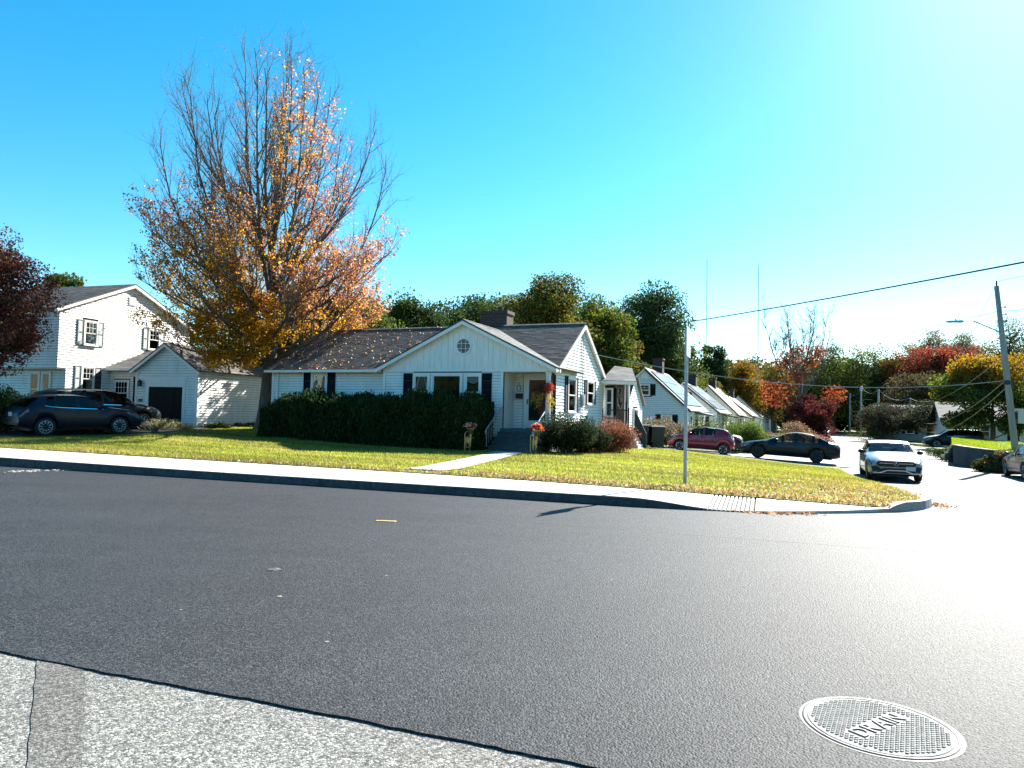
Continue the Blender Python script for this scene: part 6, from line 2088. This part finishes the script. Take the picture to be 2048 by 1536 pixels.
    if S.get('rails'):
        for side in (1, -1):
            x0, x1 = S['rails']
            pts = [surf(x, 4.15, side, .0) for x in np.linspace(x0, x1, 8)]
            pts = [Vector(p) + Vector((0, 0, .04)) for p in pts]
            MB().tube([Vector(pts[0]) - Vector((0, 0, .04))] + pts + [Vector(pts[-1]) - Vector((0, 0, .04))], .016, 6).build("roof_rail", S.get('railm', M_CHROME), t)
    # stand it on the ground
    h = Vector((math.cos(head), math.sin(head)))
    x, y = loc
    zo = S.get('zo', 0.0)
    zf = gz(x + h.x * S['wb'] / 2, y + h.y * S['wb'] / 2); zr_ = gz(x - h.x * S['wb'] / 2, y - h.y * S['wb'] / 2)
    n = Vector((-h.y, h.x)); zl = gz(x + n.x * .75, y + n.y * .75); zr2 = gz(x - n.x * .75, y - n.y * .75)
    xcen = L_ / 2 - (xw[0] + xw[1]) / 2
    t.rotation_euler = (math.atan2(zl - zr2, 1.5), -math.atan2(zf - zr_, S['wb']), head)
    t.location = (x - h.x * xcen, y - h.y * xcen, (zf + zr_) / 2 + zo)
    return t

def sedan(L=4.62, W=1.80, H=1.43, rw=.325, **kw):
    S = dict(L=L, W=W, H=H, rw=rw, fo=.88, wb=2.70,
             top=[(0, .60), (.05, .68), (.35, .79), (1.0, .91), (1.32, .97), (1.75, 1.17), (2.15, 1.36), (2.5, 1.425), (2.9, 1.43), (3.3, 1.38), (3.75, 1.22), (4.15, 1.06), (4.45, 1.02), (4.56, .96), (4.62, .80)],
             belt=[(0, .52), (.05, .60), (.4, .72), (1.2, .86), (2.5, .92), (3.6, .97), (4.3, .98), (4.5, .94), (4.62, .72)],
             glass=[(1.42, 2.12, 4.15, 6, 'wind'), (1.72, 2.56, 3.12, 3.9, 'side'), (2.66, 3.42, 3.12, 3.9, 'side'), (3.44, 3.70, 3.12, 3.75, 'side'), (3.45, 4.12, 4.15, 6, 'rear')],
             doors=[1.45, 2.61, 3.52], mirror=1.72)
    S.update(kw); return S
def hatch(**kw):
    S = dict(L=3.62, W=1.60, H=1.48, rw=.29, fo=.72, wb=2.385,
             top=[(0, .62), (.05, .72), (.3, .86), (.85, .99), (1.0, 1.04), (1.35, 1.27), (1.65, 1.43), (2.0, 1.48), (2.6, 1.47), (3.1, 1.41), (3.3, 1.34), (3.45, 1.12), (3.56, .95), (3.62, .78)],
             belt=[(0, .54), (.05, .63), (.35, .79), (.9, .92), (2.0, .98), (2.8, 1.05), (3.3, 1.12), (3.5, .98), (3.62, .70)],
             glass=[(1.08, 1.62, 4.15, 6, 'wind'), (1.3, 1.95, 3.12, 3.9, 'side'), (2.05, 2.62, 3.12, 3.9, 'side'), (3.28, 3.46, 4.15, 6, 'rear')],
             doors=[1.12, 2.0, 2.75], mirror=1.28, spokes=5, tail=(3.32, 3.58, 2.6, 3.4), tumble=.78)
    S.update(kw); return S
def crossover(**kw):
    S = dict(L=4.4, W=1.80, H=1.55, rw=.345, fo=.90, wb=2.65,
             top=[(0, .72), (.05, .82), (.35, .96), (1.0, 1.05), (1.25, 1.09), (1.65, 1.32), (2.0, 1.48), (2.4, 1.55), (3.0, 1.55), (3.5, 1.50), (3.8, 1.42), (4.05, 1.22), (4.28, 1.02), (4.38, .92), (4.4, .72)],
             belt=[(0, .62), (.05, .70), (.4, .84), (1.1, .98), (2.4, 1.03), (3.3, 1.08), (3.8, 1.16), (4.2, 1.0), (4.4, .68)],
             glass=[(1.34, 1.96, 4.15, 6, 'wind'), (1.62, 2.4, 3.12, 3.9, 'side'), (2.5, 3.2, 3.12, 3.9, 'side'), (3.24, 3.52, 3.15, 3.7, 'side'), (3.78, 4.2, 4.15, 6, 'rear')],
             doors=[1.4, 2.45, 3.35], mirror=1.6, chrome=(1.55, 3.6), sill=[(0, .34), (.15, .27), (.8, .25), (3.6, .26), (4.2, .32), (4.4, .42)], spokes=10)
    S.update(kw); return S
def van(**kw):
    S = dict(L=4.9, W=1.92, H=1.75, rw=.355, fo=.95, wb=2.9,
             top=[(0, .75), (.05, .86), (.4, 1.0), (1.0, 1.12), (1.2, 1.17), (1.7, 1.48), (2.1, 1.67), (2.6, 1.74), (3.4, 1.75), (4.3, 1.70), (4.6, 1.6), (4.78, 1.25), (4.86, 1.0), (4.9, .8)],
             belt=[(0, .65), (.05, .74), (.4, .88), (1.2, 1.04), (2.6, 1.1), (3.8, 1.13), (4.6, 1.18), (4.8, 1.0), (4.9, .75)],
             glass=[(1.3, 2.06, 4.15, 6, 'wind'), (1.7, 2.6, 3.12, 3.9, 'side'), (2.7, 3.55, 3.12, 3.9, 'side'), (3.62, 4.4, 3.12, 3.88, 'side'), (4.62, 4.8, 4.15, 6, 'rear')],
             doors=[1.5, 2.65, 3.6], mirror=1.7, rails=(2.3, 4.3), chrome=(1.7, 4.45), sill=[(0, .34), (.15, .26), (.8, .24), (4.1, .25), (4.7, .32), (4.9, .42)])
    S.update(kw); return S

P_NAVY = paint("navy_car_paint", (.004, .006, .018), .45, 0.0, .14)
P_BLACK = paint("black_car_paint", (.004, .005, .006), .45, 0.0, .14)
P_RED = paint("dark_red_car_paint", (.16, .012, .025))
P_CHAR = paint("charcoal_blue_car_paint", (.005, .007, .013), .38, .2, .28)
P_SILV = paint("silver_car_paint", (.30, .33, .37), .32, .5)
P_WHITE = paint("white_car_paint", (.7, .7, .7), .3, 0)
P_GREY = paint("grey_car_paint", (.12, .12, .13), .3, .5)

gD = "cars standing in driveways"
car("crossover", "navy crossover with chrome window trim in the neighbour's driveway", (-17.15, 27.95), R(54), crossover(zo=.02, rplate=.80, gmat=M_CGLASSD), P_NAVY, gD)
car("minivan", "black van with silver roof rails parked before the garage", (-17.8, 30.65), R(57), van(zo=.02, gmat=M_CGLASSD), P_BLACK, gD)
car("hatchback", "dark red hatchback parked on the driveway beside the house", (10.97, 40.75), R(158), hatch(zo=.03), P_RED, gD)
car("sedan", "black sedan mostly hidden behind the red hatchback", (11.75, 43.9), R(158), sedan(zo=.03, gmat=M_CGLASSD), P_BLACK, gD)
car("sedan", "dark blue black sedan with dark wheels at the driveway mouth", (13.85, 35.74), R(158), sedan(zo=.03, darkrim=True, spokes=5), P_CHAR, gD)

def merc_front(t, fx, hw, zt, zb, gr, surf, patch, m_body):
    # wide grille with bar and round star badge, side intakes, silver splitter, offset plate
    mb = MB(); mb.prism([(-.54, zb + .04), (.54, zb + .04), (.62, zb + .10), (.40, zb + .20), (-.40, zb + .20), (-.62, zb + .10)], 'x', fx - .05, fx + .016); mb.build('lower_grille', M_TRIMB, t)
    mb = MB(); mb.prism([(-.54, zt - .19), (.54, zt - .19), (.64, zt - .11), (.56, zt + .02), (-.56, zt + .02), (-.64, zt - .11)], 'x', fx - .03, fx + .022); mb.build("grille_opening", M_TRIMB, t)
    mb = MB()
    for z_ in (zt - .125, zt - .10, zt - .04, zt - .015):
        mb.box((fx + .02, -.53, z_ - .004), (fx + .026, .53, z_ + .004))
    mb.build("grille_slats", M_TRIMB, t)
    mb = MB(); mb.box((fx + .02, -.53, zt - .08), (fx + .034, -.1, zt - .06)); mb.box((fx + .02, .1, zt - .08), (fx + .034, .53, zt - .06)); mb.build("grille_bar", M_CHROME, t)
    mb = MB()
    pts = [(fx + .04, math.cos(a) * .075, zt - .07 + math.sin(a) * .075) for a in np.linspace(0, 2 * np.pi, 25)]
    mb.tube(pts, .007, 6, cap=False)
    for k in range(3):
        a = math.pi / 2 + k * 2 * math.pi / 3
        mb.tube([(fx + .04, 0, zt - .07), (fx + .04, math.cos(a) * .072, zt - .07 + math.sin(a) * .072)], [.014, .004], 5)
    mb.build("round_badge", M_CHROME, t)
    for sd in (-1, 1):
        mb = MB(); mb.prism([(sd * .44, zb + .15), (sd * .74, zb + .05), (sd * .80, zb + .25), (sd * .62, zb + .27)], 'x', fx - .12, fx + .008); mb.build("side_intake", M_TRIMB, t)
        mb = MB(); mb.prism([(sd * .28, zb + .10), (sd * .30, zb + .13), (sd * .50, zb + .05), (sd * .72, zb + .03), (sd * .72, zb + .0), (sd * .48, zb + .01)], 'x', fx - .06, fx + .024); mb.build("splitter_trim", M_CHROME, t)
    mb = MB(); mb.box((fx + .005, -.28, zb + .10), (fx + .02, .28, zb + .13)); mb.build("splitter_trim", M_CHROME, t)
    mb = MB(); mb.box((fx + .01, .30, zb + .12), (fx + .036, .61, zb + .27)); mb.build("licence_plate", M_PLATE, t)
mz = sedan(L=4.7, W=1.82, rw=.34, front=merc_front, fo=.82, wb=2.87, plan=[(0, .86), (.15, .93), (.5, .98), (1.0, 1.0), (3.5, 1.0), (4.1, .97), (4.5, .92), (4.7, .84)],
           top=[(0, .70), (.04, .76), (.35, .86), (1.0, .95), (1.42, .99), (1.85, 1.19), (2.25, 1.37), (2.6, 1.43), (3.0, 1.44), (3.4, 1.38), (3.85, 1.22), (4.25, 1.07), (4.5, 1.02), (4.64, .96), (4.7, .8)],
           belt=[(0, .62), (.04, .68), (.4, .77), (1.2, .90), (2.5, .94), (3.6, .97), (4.4, .98), (4.6, .94), (4.7, .72)],
           glass=[(1.5, 2.2, 4.1, 6, 'wind'), (1.82, 2.66, 3.12, 3.9, 'side'), (2.76, 3.5, 3.12, 3.9, 'side'), (3.5, 4.2, 4.15, 6, 'rear')], doors=[1.5, 2.7, 3.6], mirror=1.8, head=(.0, .5, 2.55, 3.35), mirrorm=P_BLACK, zo=.0)
car("sedan", "silver sedan facing us at the grass edge of the side street", (14.55, 27.4), R(248), mz, P_SILV)
car("sedan", "dark grey car cut off by the right edge of the picture", (21.45, 28.9), R(68), sedan(zo=0.0), P_GREY)
p = at(1646, 868, 100)
car("small_suv", "white car far down the side street beside the crimson tree", (p.x, 100), R(249), van(L=4.6, W=1.85, zo=0.0) | {'top': crossover()['top'], 'belt': crossover()['belt'], 'glass': crossover()['glass'], 'L': 4.4, 'wb': 2.65, 'fo': .9, 'doors': [1.4, 2.45, 3.35], 'rails': None, 'chrome': None, 'sill': crossover()['sill']}, P_WHITE)
p = at(1905, 885, 66)
car("wagon", "black wagon parked before the white house at right", (p.x, 66), R(160), van(zo=.05, gmat=M_CGLASSD), P_BLACK, gD)
p = at(1852, 870, 92)
car("sedan", "dark car half hidden by trees left of the black wagon", (p.x, 92), R(165), sedan(zo=.05), P_BLACK, gD)
p = at(1788, 868, 104)
car("sedan", "pale grey car under the small dark tree far right", (p.x, 104), R(165), sedan(zo=.05), P_SILV, gD)

# ------------------------------------------------------------------ poles, wires, sign
M_POLE = mat("weathered_pole_wood", (.30, .275, .25), .85, .25, 8, .6, 20, stretch=(1, 1, .12))
M_POLED = mat("dark_pole_wood", (.10, .085, .07), .85, .25, 8, .5, 20, stretch=(1, 1, .12))
M_WIRE = mat("black_cable", (.02, .02, .022), .6)
M_WIREL = mat("pale_cable", (.42, .42, .42), .5)

pb0 = at(2034, 900, 38.5)
base = Vector((pb0.x, 38.5, gz(pb0.x, 38.5)))
top = at(1993, 572, 38.5)
top = Vector((top.x, 38.5, top.z))
up = thing("utility_pole", "big leaning weathered utility pole with street lamp arm at right", "utility pole", base)
T_ = top - base
pp = lambda f, dx=0, dy=0, dz=0: T_ * f + Vector((dx, dy, dz))
MB().tube([pp(-.03), pp(0), pp(.5), pp(1)], [.18, .175, .15, .12], 14).build("shaft", M_POLE, up, True)
MB().tube([pp(1), pp(1, 0, 0, .12), pp(1, .0, 0, .3)], [.04, .05, .03], 8).build("top_insulator", M_BLACKM, up)
fl = .735
arm0 = pp(fl); e = at(1906, 643, 38.0) - base
MB().tube([arm0, arm0 + Vector((-.6, -.1, .22)), arm0.lerp(e, .6) + Vector((0, 0, .3)), e + Vector((.5, 0, .03))], .035, 8).build("lamp_arm", M_METAL, up)
lh = MB(); lh.hexa([e + Vector(v) for v in ((-.35, -.12, -.05), (.5, -.1, -.05), (.5, .1, -.05), (-.35, .12, -.05), (-.32, -.08, .03), (.5, -.06, .08), (.5, .06, .08), (-.32, .08, .03))]); lh = lh.build("lamp_head", M_METAL, up)
MB().lathe([(.035, .03), (.035, .12), (.01, .13)], n=8, c=tuple(e + Vector((.15, 0, .04)))).build("photocell", M_BLACKM, lh)
c = pp(.27)
mb = MB(); mb.box((c.x + .22, c.y - .2, c.z - .35), (c.x + .95, c.y + .25, c.z + .45)); mb.build("equipment_box", M_METAL, up)
mb = MB(); mb.box((c.x + .08, c.y - .1, c.z - .1), (c.x + .24, c.y + .1, c.z + .25)); mb.build("box_bracket", M_BLACKM, up)
c = pp(.46); mb = MB(); mb.lathe([(.17, -.12), (.18, 0), (.17, .12)], n=12, c=tuple(c)); mb.box((c.x + .1, c.y - .12, c.z - .3), (c.x + .28, c.y + .1, c.z + .1)); mb.build("cable_bracket", M_BLACKM, up)
for f in (.80, .84, .88):
    c = pp(f); mb = MB(); mb.tube([c, c + Vector((.28, -.05, .0))], .02, 6); mb.lathe([(.03, -.05), (.05, 0), (.03, .05)], n=8, c=tuple(c + Vector((.3, -.05, .02)))); mb.build("insulator", M_BLACKM, up)

def wire(name, label, a, b, sag, r, m, n=28):
    a, b = Vector(a), Vector(b)
    pts = [a.lerp(b, k / n) - Vector((0, 0, 4 * sag * (k / n) * (1 - k / n))) for k in range(n + 1)]
    o = MB().tube(pts, r, 5).build(name, m)
    return tag(o, label, "cable", "overhead wires")
hx, hy = hpos(.1, 5.2)
wire("service_cable", "pale sagging service cable from the house gable to the leaning pole", (hx, hy, 4.35), base + pp(.47, -.2), .85, .017, M_WIREL)
a = at(1200, 668, 75); b = at(2150, 505, 24)
wire("overhead_cable", "thick black overhead cable rising to the top right", a, b, .25, .036, M_WIRE)
a = at(1400, 745, 120); wire("power_line", "thin power line running left from the leaning pole", a, base + pp(.86), .5, .013, M_WIRE)
a = at(1690, 690, 90); wire("power_line", "upper thin line from the pole to the dark far poles", a, base + pp(.83), .3, .012, M_WIRE)
wire("power_line", "wire leaving the pole top towards the right edge", base + pp(1, 0, 0, .25), at(2300, 470, 30), .2, .011, M_WIRE)
wire("power_line", "heavier wire leaving the pole to the right at lamp height", base + pp(.86, .3), at(2300, 570, 30), .2, .018, M_WIRE)
wire("power_line", "lower wire leaving the pole to the right edge", base + pp(.82, .3), at(2300, 640, 30), .3, .015, M_WIRE)
wire("guy_wire", "steep guy wire from the pole top towards the lamp arm", base + pp(1, -.05), at(1905, 735, 60), .05, .010, M_WIREL)

far = [(1820, 795, 892, 96, "dark wooden pole right of the silver sedan"), (1757, 778, 888, 104, "second far pole, with many wires"), (1722, 772, 874, 116, "far pole with the small transformer"), (1700, 786, 868, 128, "farthest thin pole by the dark wood")]
tops = []
for k, (px, yt, yb, Yw, lb) in enumerate(far):
    tp_ = at(px, yt, Yw); bt = at(px, yb, Yw)
    zb_ = gz(bt.x, Yw)
    u = thing("street_pole", lb, "utility pole", (bt.x, Yw, zb_), 0, "far utility poles down the side street")
    h = tp_.z - zb_
    MB().tube([(0, 0, -.2), (0, 0, h)], [.17, .12], 10).build("shaft", M_POLED if k == 0 else M_POLE, u, True)
    mb = MB()
    for f in (.97, .62, .55): mb.tube([(-.25, 0, h * f), (.3, 0, h * f)], .03, 6)
    mb.build("bracket", M_BLACKM, u)
    if k == 2:
        MB().lathe([(.2, h - .9), (.22, h - .85), (.22, h - .1), (.12, h)], n=12, c=(-.1, -.3, 0)).build("transformer", M_METAL, u)
        MB().tube([(0, 0, h * .7), (.5, -.4, h * .74), (1.3, -1.0, h * .73)], .03, 6).build("lamp_arm", M_METAL, u)
    tops.append(Vector((bt.x, Yw, zb_ + h)))
for k in range(3):
    for f, sg, lv in ((.0, .9, "top"), (2.6, 1.2, "middle"), (3.3, 1.3, "lowest")):
        wire("street_wire", lv + " wire " + ["between the dark near pole and second far pole", "between the second pole and the transformer pole", "from the transformer pole to the farthest pole"][k], tops[k] - Vector((0, 0, f)), tops[k + 1] - Vector((0, 0, f)), sg, .016, M_WIREL)
for f, sg, lv in ((.1, 1.3, "top"), (2.5, 1.6, "middle"), (3.2, 1.9, "lowest")):
    wire("street_wire", lv + " of three pale wires from leaning pole to dark far pole", base + pp(.62) - Vector((0, 0, f * .6)), tops[0] - Vector((0, 0, f)), sg, .014, M_WIREL)

# sign on its post by the sidewalk, seen edge on
sp0 = at(1370, 970, 14.85)
sx_, sy_ = sp0.x, 14.85
zs = gz(sx_, sy_)
sg = thing("sign_post", "thin galvanised post with a road sign seen edge on by the sidewalk", "street sign", (sx_, sy_, zs), -TH)
htop = at(1371, 655, 14.85).z - zs
mb = MB()
mb.prism([(-.035, -.025), (.035, -.025), (.035, .015), (.028, .015), (.028, -.015), (-.028, -.015), (-.028, .015), (-.035, .015)], 'z', -.1, htop - .02)
mb.build("post", M_METAL, sg)
mb = MB(); mb.prism([(-.36, htop - .62), (.36, htop - .62), (.38, htop - .60), (.38, htop - .02), (.36, htop), (-.36, htop), (-.38, htop - .02), (-.38, htop - .60)], 'x', .04, .044)
mb.build("sign_plate", mat("sign_back_aluminium", (.62, .64, .65), .4, .1, 6, metal=.5), sg)
mb = MB()
for z_ in (htop - .12, htop - .5): mb.tube([(-.05, 0, z_), (.055, 0, z_)], .012, 6)
mb.build("sign_bolt", M_METAL, sg)

# two radio masts far away
for k, (px, yt, lb) in enumerate(((1411, 520, "left of two tall radio masts on the horizon"), (1515, 532, "right of two tall radio masts on the horizon"))):
    Yw = 1100.0
    b_ = at(px, 840, Yw); h = at(px, yt, Yw).z + 2
    u = thing("radio_mast", lb, "radio mast", (b_.x, Yw, -2), 0, "radio masts")
    MM = mat("mast_steel", (.30, .36, .40), .6)
    mb = MB()
    for a in (0, 2.094, 4.189):
        mb.tube([(math.cos(a) * .6, math.sin(a) * .6, 0), (math.cos(a) * .6, math.sin(a) * .6, h)], .2, 4)
    mb.build("legs", MM, u)
    mb = MB(); z_ = 0
    while z_ < h - 3:
        for a in (0, 2.094, 4.189):
            mb.tube([(math.cos(a) * .6, math.sin(a) * .6, z_), (math.cos(a + 2.094) * .6, math.sin(a + 2.094) * .6, z_ + 3)], .07, 3)
        z_ += 3
    mb.build("bracing", MM, u)
    MB().tube([(0, 0, h), (0, 0, h + 4)], .2, 5).build("antenna", MM, u)

# ------------------------------------------------------------------ garden ornaments and small things
M_BRASS = mat("tarnished_brass", (.46, .36, .18), .35, .25, 12, .1, 40, metal=.85)
def horn(label, px, py, Yw, flip, seed):
    p = at(px, py, Yw)
    t = thing("brass_horn", label, "brass horn", (p.x, Yw, gz(p.x, Yw)), R(15 if flip else -10), "old brass horns used as planters")
    hb = .84
    MB().lathe([(.022, .10), (.028, .25), (.04, .45), (.058, .62), (.085, .74), (.13, .81), (.17, .84), (.165, .845), (.12, .82), (.05, .6)], n=20, c=(.07, 0, 0)).build("bell", M_BRASS, t, True)
    oval = [(.07 - .105 + .105 * math.cos(a), .02, .12 + (.0 if math.sin(a) < 0 else .46) + .11 * math.sin(a)) for a in np.linspace(-math.pi, math.pi, 28)]
    oval = []
    for a in np.linspace(math.pi, 2 * math.pi, 12): oval.append((-.03 + .10 * math.cos(a), .02, .13 + .11 * math.sin(a)))
    for a in np.linspace(0, math.pi, 12): oval.append((-.03 + .10 * math.cos(a), .02, .62 + .11 * math.sin(a)))
    oval.append(oval[0])
    MB().tube(oval, .019, 8, cap=False).build("main_tube", M_BRASS, t, True)
    ov2 = []
    for a in np.linspace(math.pi, 2 * math.pi, 9): ov2.append((-.01 + .055 * math.cos(a), -.04, .22 + .06 * math.sin(a)))
    for a in np.linspace(0, math.pi, 9): ov2.append((-.01 + .055 * math.cos(a), -.04, .46 + .06 * math.sin(a)))
    ov2.append(ov2[0])
    MB().tube(ov2, .013, 8, cap=False).build("inner_tube", M_BRASS, t, True)
    for k in range(3):
        c = (-.07 + .045 * k, -.05, 0)
        v = MB().lathe([(.018, .30), (.02, .32), (.02, .50), (.016, .52), (.006, .53), (.006, .56), (.013, .565), (.013, .572)], n=10, c=c).build("valve", M_BRASS, t, True)
    MB().tube([(.07, .02, .50), (.17, -.05, .52), (.22, -.08, .50)], [.011, .009, .014], 6).build("mouthpiece", M_BRASS, t)
    b = thing("flower_bunch", label.replace("brass horn", "flower bunch").replace("standing", "in the horn"), "flowers", (p.x, Yw, gz(p.x, Yw) + .84), 0, "flower bunches in the horns")
    r = np.random.default_rng(seed); P, C = [], []
    for k in range(30):
        a = r.uniform(0, 2 * np.pi); q = r.random() ** .5
        c = np.array([.07 + math.cos(a) * q * .24, math.sin(a) * q * .2, .03 + .17 * (1 - q ** 2) + r.uniform(-.02, .04)])
        n = 46
        d = r.normal(size=(n, 3)); d /= np.linalg.norm(d, axis=1)[:, None]
        P.append(c + d * .05 * r.uniform(.5, 1, (n, 1)))
        C.append(palette(n, [[(.66, .10, .03), (.6, .16, .04)], [(.6, .05, .04), (.5, .06, .04)], [(.8, .36, .12), (.75, .3, .1)], [(.8, .62, .5), (.75, .5, .4)]][k % 4 if k % 7 else 3], .12))
    tag(link("blossoms", leaf_mesh("blossoms", np.concatenate(P), .045, np.concatenate(C), .8), M_LEAF, b), kind="stuff")
    tb = Tubes()
    for k in range(10): tb.add(bend((.07, 0, -.1), (.07 + r.normal(0, .1), r.normal(0, .08), .08), 0, 4, r), np.full(4, .005), 4)
    link("stems", tb.mesh("stems"), mat("green_stem", (.05, .09, .03), .7), b)
horn("brass horn standing in the hedge's shade left of the path", 936, 902, 25.15, False, 201)
horn("brass horn standing in sunlight right of the front path", 1068, 912, 25.0, True, 202)
# hanging basket on the porch post
x, y = hpos(-.20, -.80)
hb = thing("hanging_flowers", "red and gold flowers hanging from the porch post", "flowers", (x, y, 2.45), -HT)
r = np.random.default_rng(203)
d = r.normal(size=(700, 3)); d /= np.linalg.norm(d, axis=1)[:, None]
Pr = np.array([.16, 0, .08]) + d * .17 * r.random((700, 1)) ** .4
d = r.normal(size=(500, 3)); Pd = np.array([-.1, 0, .06]) + d * [.12, .08, .1]
Pg = []
for k in range(26):
    a = r.normal(0, .16); ln = r.uniform(.25, .62)
    f = r.random((26, 1)); Pg.append(np.c_[a + .10 * f * np.sign(a) , r.normal(0, .05, 26), -.05 - ln * f] + r.normal(0, .02, (26, 3)))
Pg = np.concatenate(Pg)
rng = r
cols = np.concatenate([palette(700, [(.42, .06, .05), (.36, .05, .05), (.5, .16, .08)], .12), palette(500, [(.05, .06, .02), (.16, .05, .04)], .2), palette(len(Pg), [(.55, .33, .05), (.6, .42, .1), (.42, .28, .06), (.3, .26, .06)], .15)])
tag(link("blossoms", leaf_mesh("blossoms", np.concatenate([Pr, Pd, Pg]) * 1.25, .055, cols, .7), M_LEAF, hb), kind="stuff")
MB().lathe([(.06, -.08), (.12, .02), (.13, .08), (.11, .06)], n=12).build("basket", M_BARKD, hb)
MB().tube([(.1, .0, .08), (.1, .1, .35), (.2, .28, .38)], .008, 6).build("hanger", M_BLACKM, hb)

# wheelie bins beside the side steps
for k, (u_, v_, lb) in enumerate(((1.78, 8.4, "left of two dark wheeled bins by the side steps"), (2.42, 8.5, "right of two dark wheeled bins by the side steps"))):
    x, y = hpos(u_, v_)
    b = thing("wheeled_bin", lb, "bin", (x, y, gz(x, y) + .02), R(-30 + 20 * k), "wheeled bins")
    MP = mat("bin_plastic", (.035, .04, .04), .55, .15, 8)
    MB().hexa([(-.25, -.28, .08), (.25, -.28, .08), (.25, .25, .08), (-.25, .25, .08), (-.30, -.36, 1.0), (.30, -.36, 1.0), (.30, .34, 1.0), (-.30, .34, 1.0)]).build("tub", MP, b)
    MB().prism([(-.40, 1.0), (.40, 1.0), (.38, 1.05), (.2, 1.09), (-.3, 1.08), (-.40, 1.04)], 'x', -.32, .32).build("lid", MP, b)
    MB().tube([(-.28, .40, .98), (.28, .40, .98)], .018, 8).build("handle", MP, b)
    for s_ in (-1, 1):
        MB().lathe([(.02, -.03), (.12, -.03), (.125, 0), (.12, .03), (.02, .03)], 'x', 16, (s_ * .26, .27, .125)).build("wheel", M_TYRE, b)

# retaining wall and raised lawn across the street
wallm = mat("retaining_wall_concrete", (.075, .078, .083), .85, .25, 3, .4, 20, dirt=.4)
pts = [at(1906, 900, 38.0), at(1930, 920, 36.6), at(1970, 925, 35.4), at(2015, 930, 34.5), at(2120, 930, 34.0)]
ctr = [(p.x, p.y) for p in pts]
hts = [1.02, .97, .9, .85, .85]
rw_ = thing("retaining_wall", "low curved grey retaining wall holding up the lawn at right", "wall", (ctr[0][0], ctr[0][1], 0))
mb = MB(); cp = MB()
for k in range(len(ctr) - 1):
    (x0, y0), (x1, y1) = ctr[k], ctr[k + 1]
    d = Vector((x1 - x0, y1 - y0)).normalized(); n = Vector((-d.y, d.x)) * .25
    z0, z1 = gz(x0, y0), gz(x1, y1)
    ox, oy = ctr[0]
    q = lambda x, y, z: (x - ox, y - oy, z)
    mb.hexa([q(x0, y0, z0 - .3), q(x1, y1, z1 - .3), q(x1 + n.x, y1 + n.y, z1 - .3), q(x0 + n.x, y0 + n.y, z0 - .3), q(x0, y0, z0 + hts[k]), q(x1, y1, z1 + hts[k + 1]), q(x1 + n.x, y1 + n.y, z1 + hts[k + 1]), q(x0 + n.x, y0 + n.y, z0 + hts[k])])
    e = n * .15
    cp.hexa([q(x0 - e.x, y0 - e.y, z0 + hts[k]), q(x1 - e.x, y1 - e.y, z1 + hts[k + 1]), q(x1 + n.x + e.x, y1 + n.y + e.y, z1 + hts[k + 1]), q(x0 + n.x + e.x, y0 + n.y + e.y, z0 + hts[k]),
             q(x0 - e.x, y0 - e.y, z0 + hts[k] + .06), q(x1 - e.x, y1 - e.y, z1 + hts[k + 1] + .06), q(x1 + n.x + e.x, y1 + n.y + e.y, z1 + hts[k + 1] + .06), q(x0 + n.x + e.x, y0 + n.y + e.y, z0 + hts[k] + .06)])
mb.build("wall_face", wallm, rw_); cp.build("coping", mat("coping_stone", (.16, .16, .155), .8, .15, 6), rw_)
vs, fs = [], []
for k in range(len(ctr)):
    x0, y0 = ctr[k]
    for j in range(8):
        f = j / 7
        vs.append((x0 + 13.6 * f + .1, y0 + .24 + 22 * f, gz(x0, y0) + hts[k] * (1 + .12 * f) - .02))
fs = [(k * 8 + j, (k + 1) * 8 + j, (k + 1) * 8 + j + 1, k * 8 + j + 1) for k in range(len(ctr) - 1) for j in range(7)]
struct("raised_lawn", np_mesh("raised_lawn", np.array(vs), np.array(fs), sm=True), M_LAWN)
r = np.random.default_rng(33)
k = r.uniform(0, len(ctr) - 1.001, 16000); f = r.random(16000) ** 1.4
ki = k.astype(int); kf = (k - ki)[:, None]
V8 = np.array(vs).reshape(len(ctr), 8, 3)
def lerp_row(row): 
    fi = np.clip(f * 7, 0, 6.999); i0 = fi.astype(int); g = (fi - i0)[:, None]
    return V8[row, i0] * (1 - g) + V8[row, i0 + 1] * g
B = lerp_row(ki) * (1 - kf) + lerp_row(ki + 1) * kf
h = r.uniform(.05, .11, len(B)); a = r.uniform(0, 6.28, len(B)); sd = np.c_[np.cos(a), np.sin(a), np.zeros(len(B))] * .02
V = np.stack([B - sd, B + sd, B + np.c_[r.normal(0, .03, (len(B), 2)), h]], 1).reshape(-1, 3)
rng = r
tag(link("raised_lawn_grass", np_mesh("raised_lawn_grass", V, np.arange(len(V)).reshape(-1, 3), np.repeat(palette(len(B), [(.20, .26, .03), (.26, .30, .05)], .15), 3, axis=0)), M_GRASS), "bright mown grass above the retaining wall", "grass", kind="stuff")
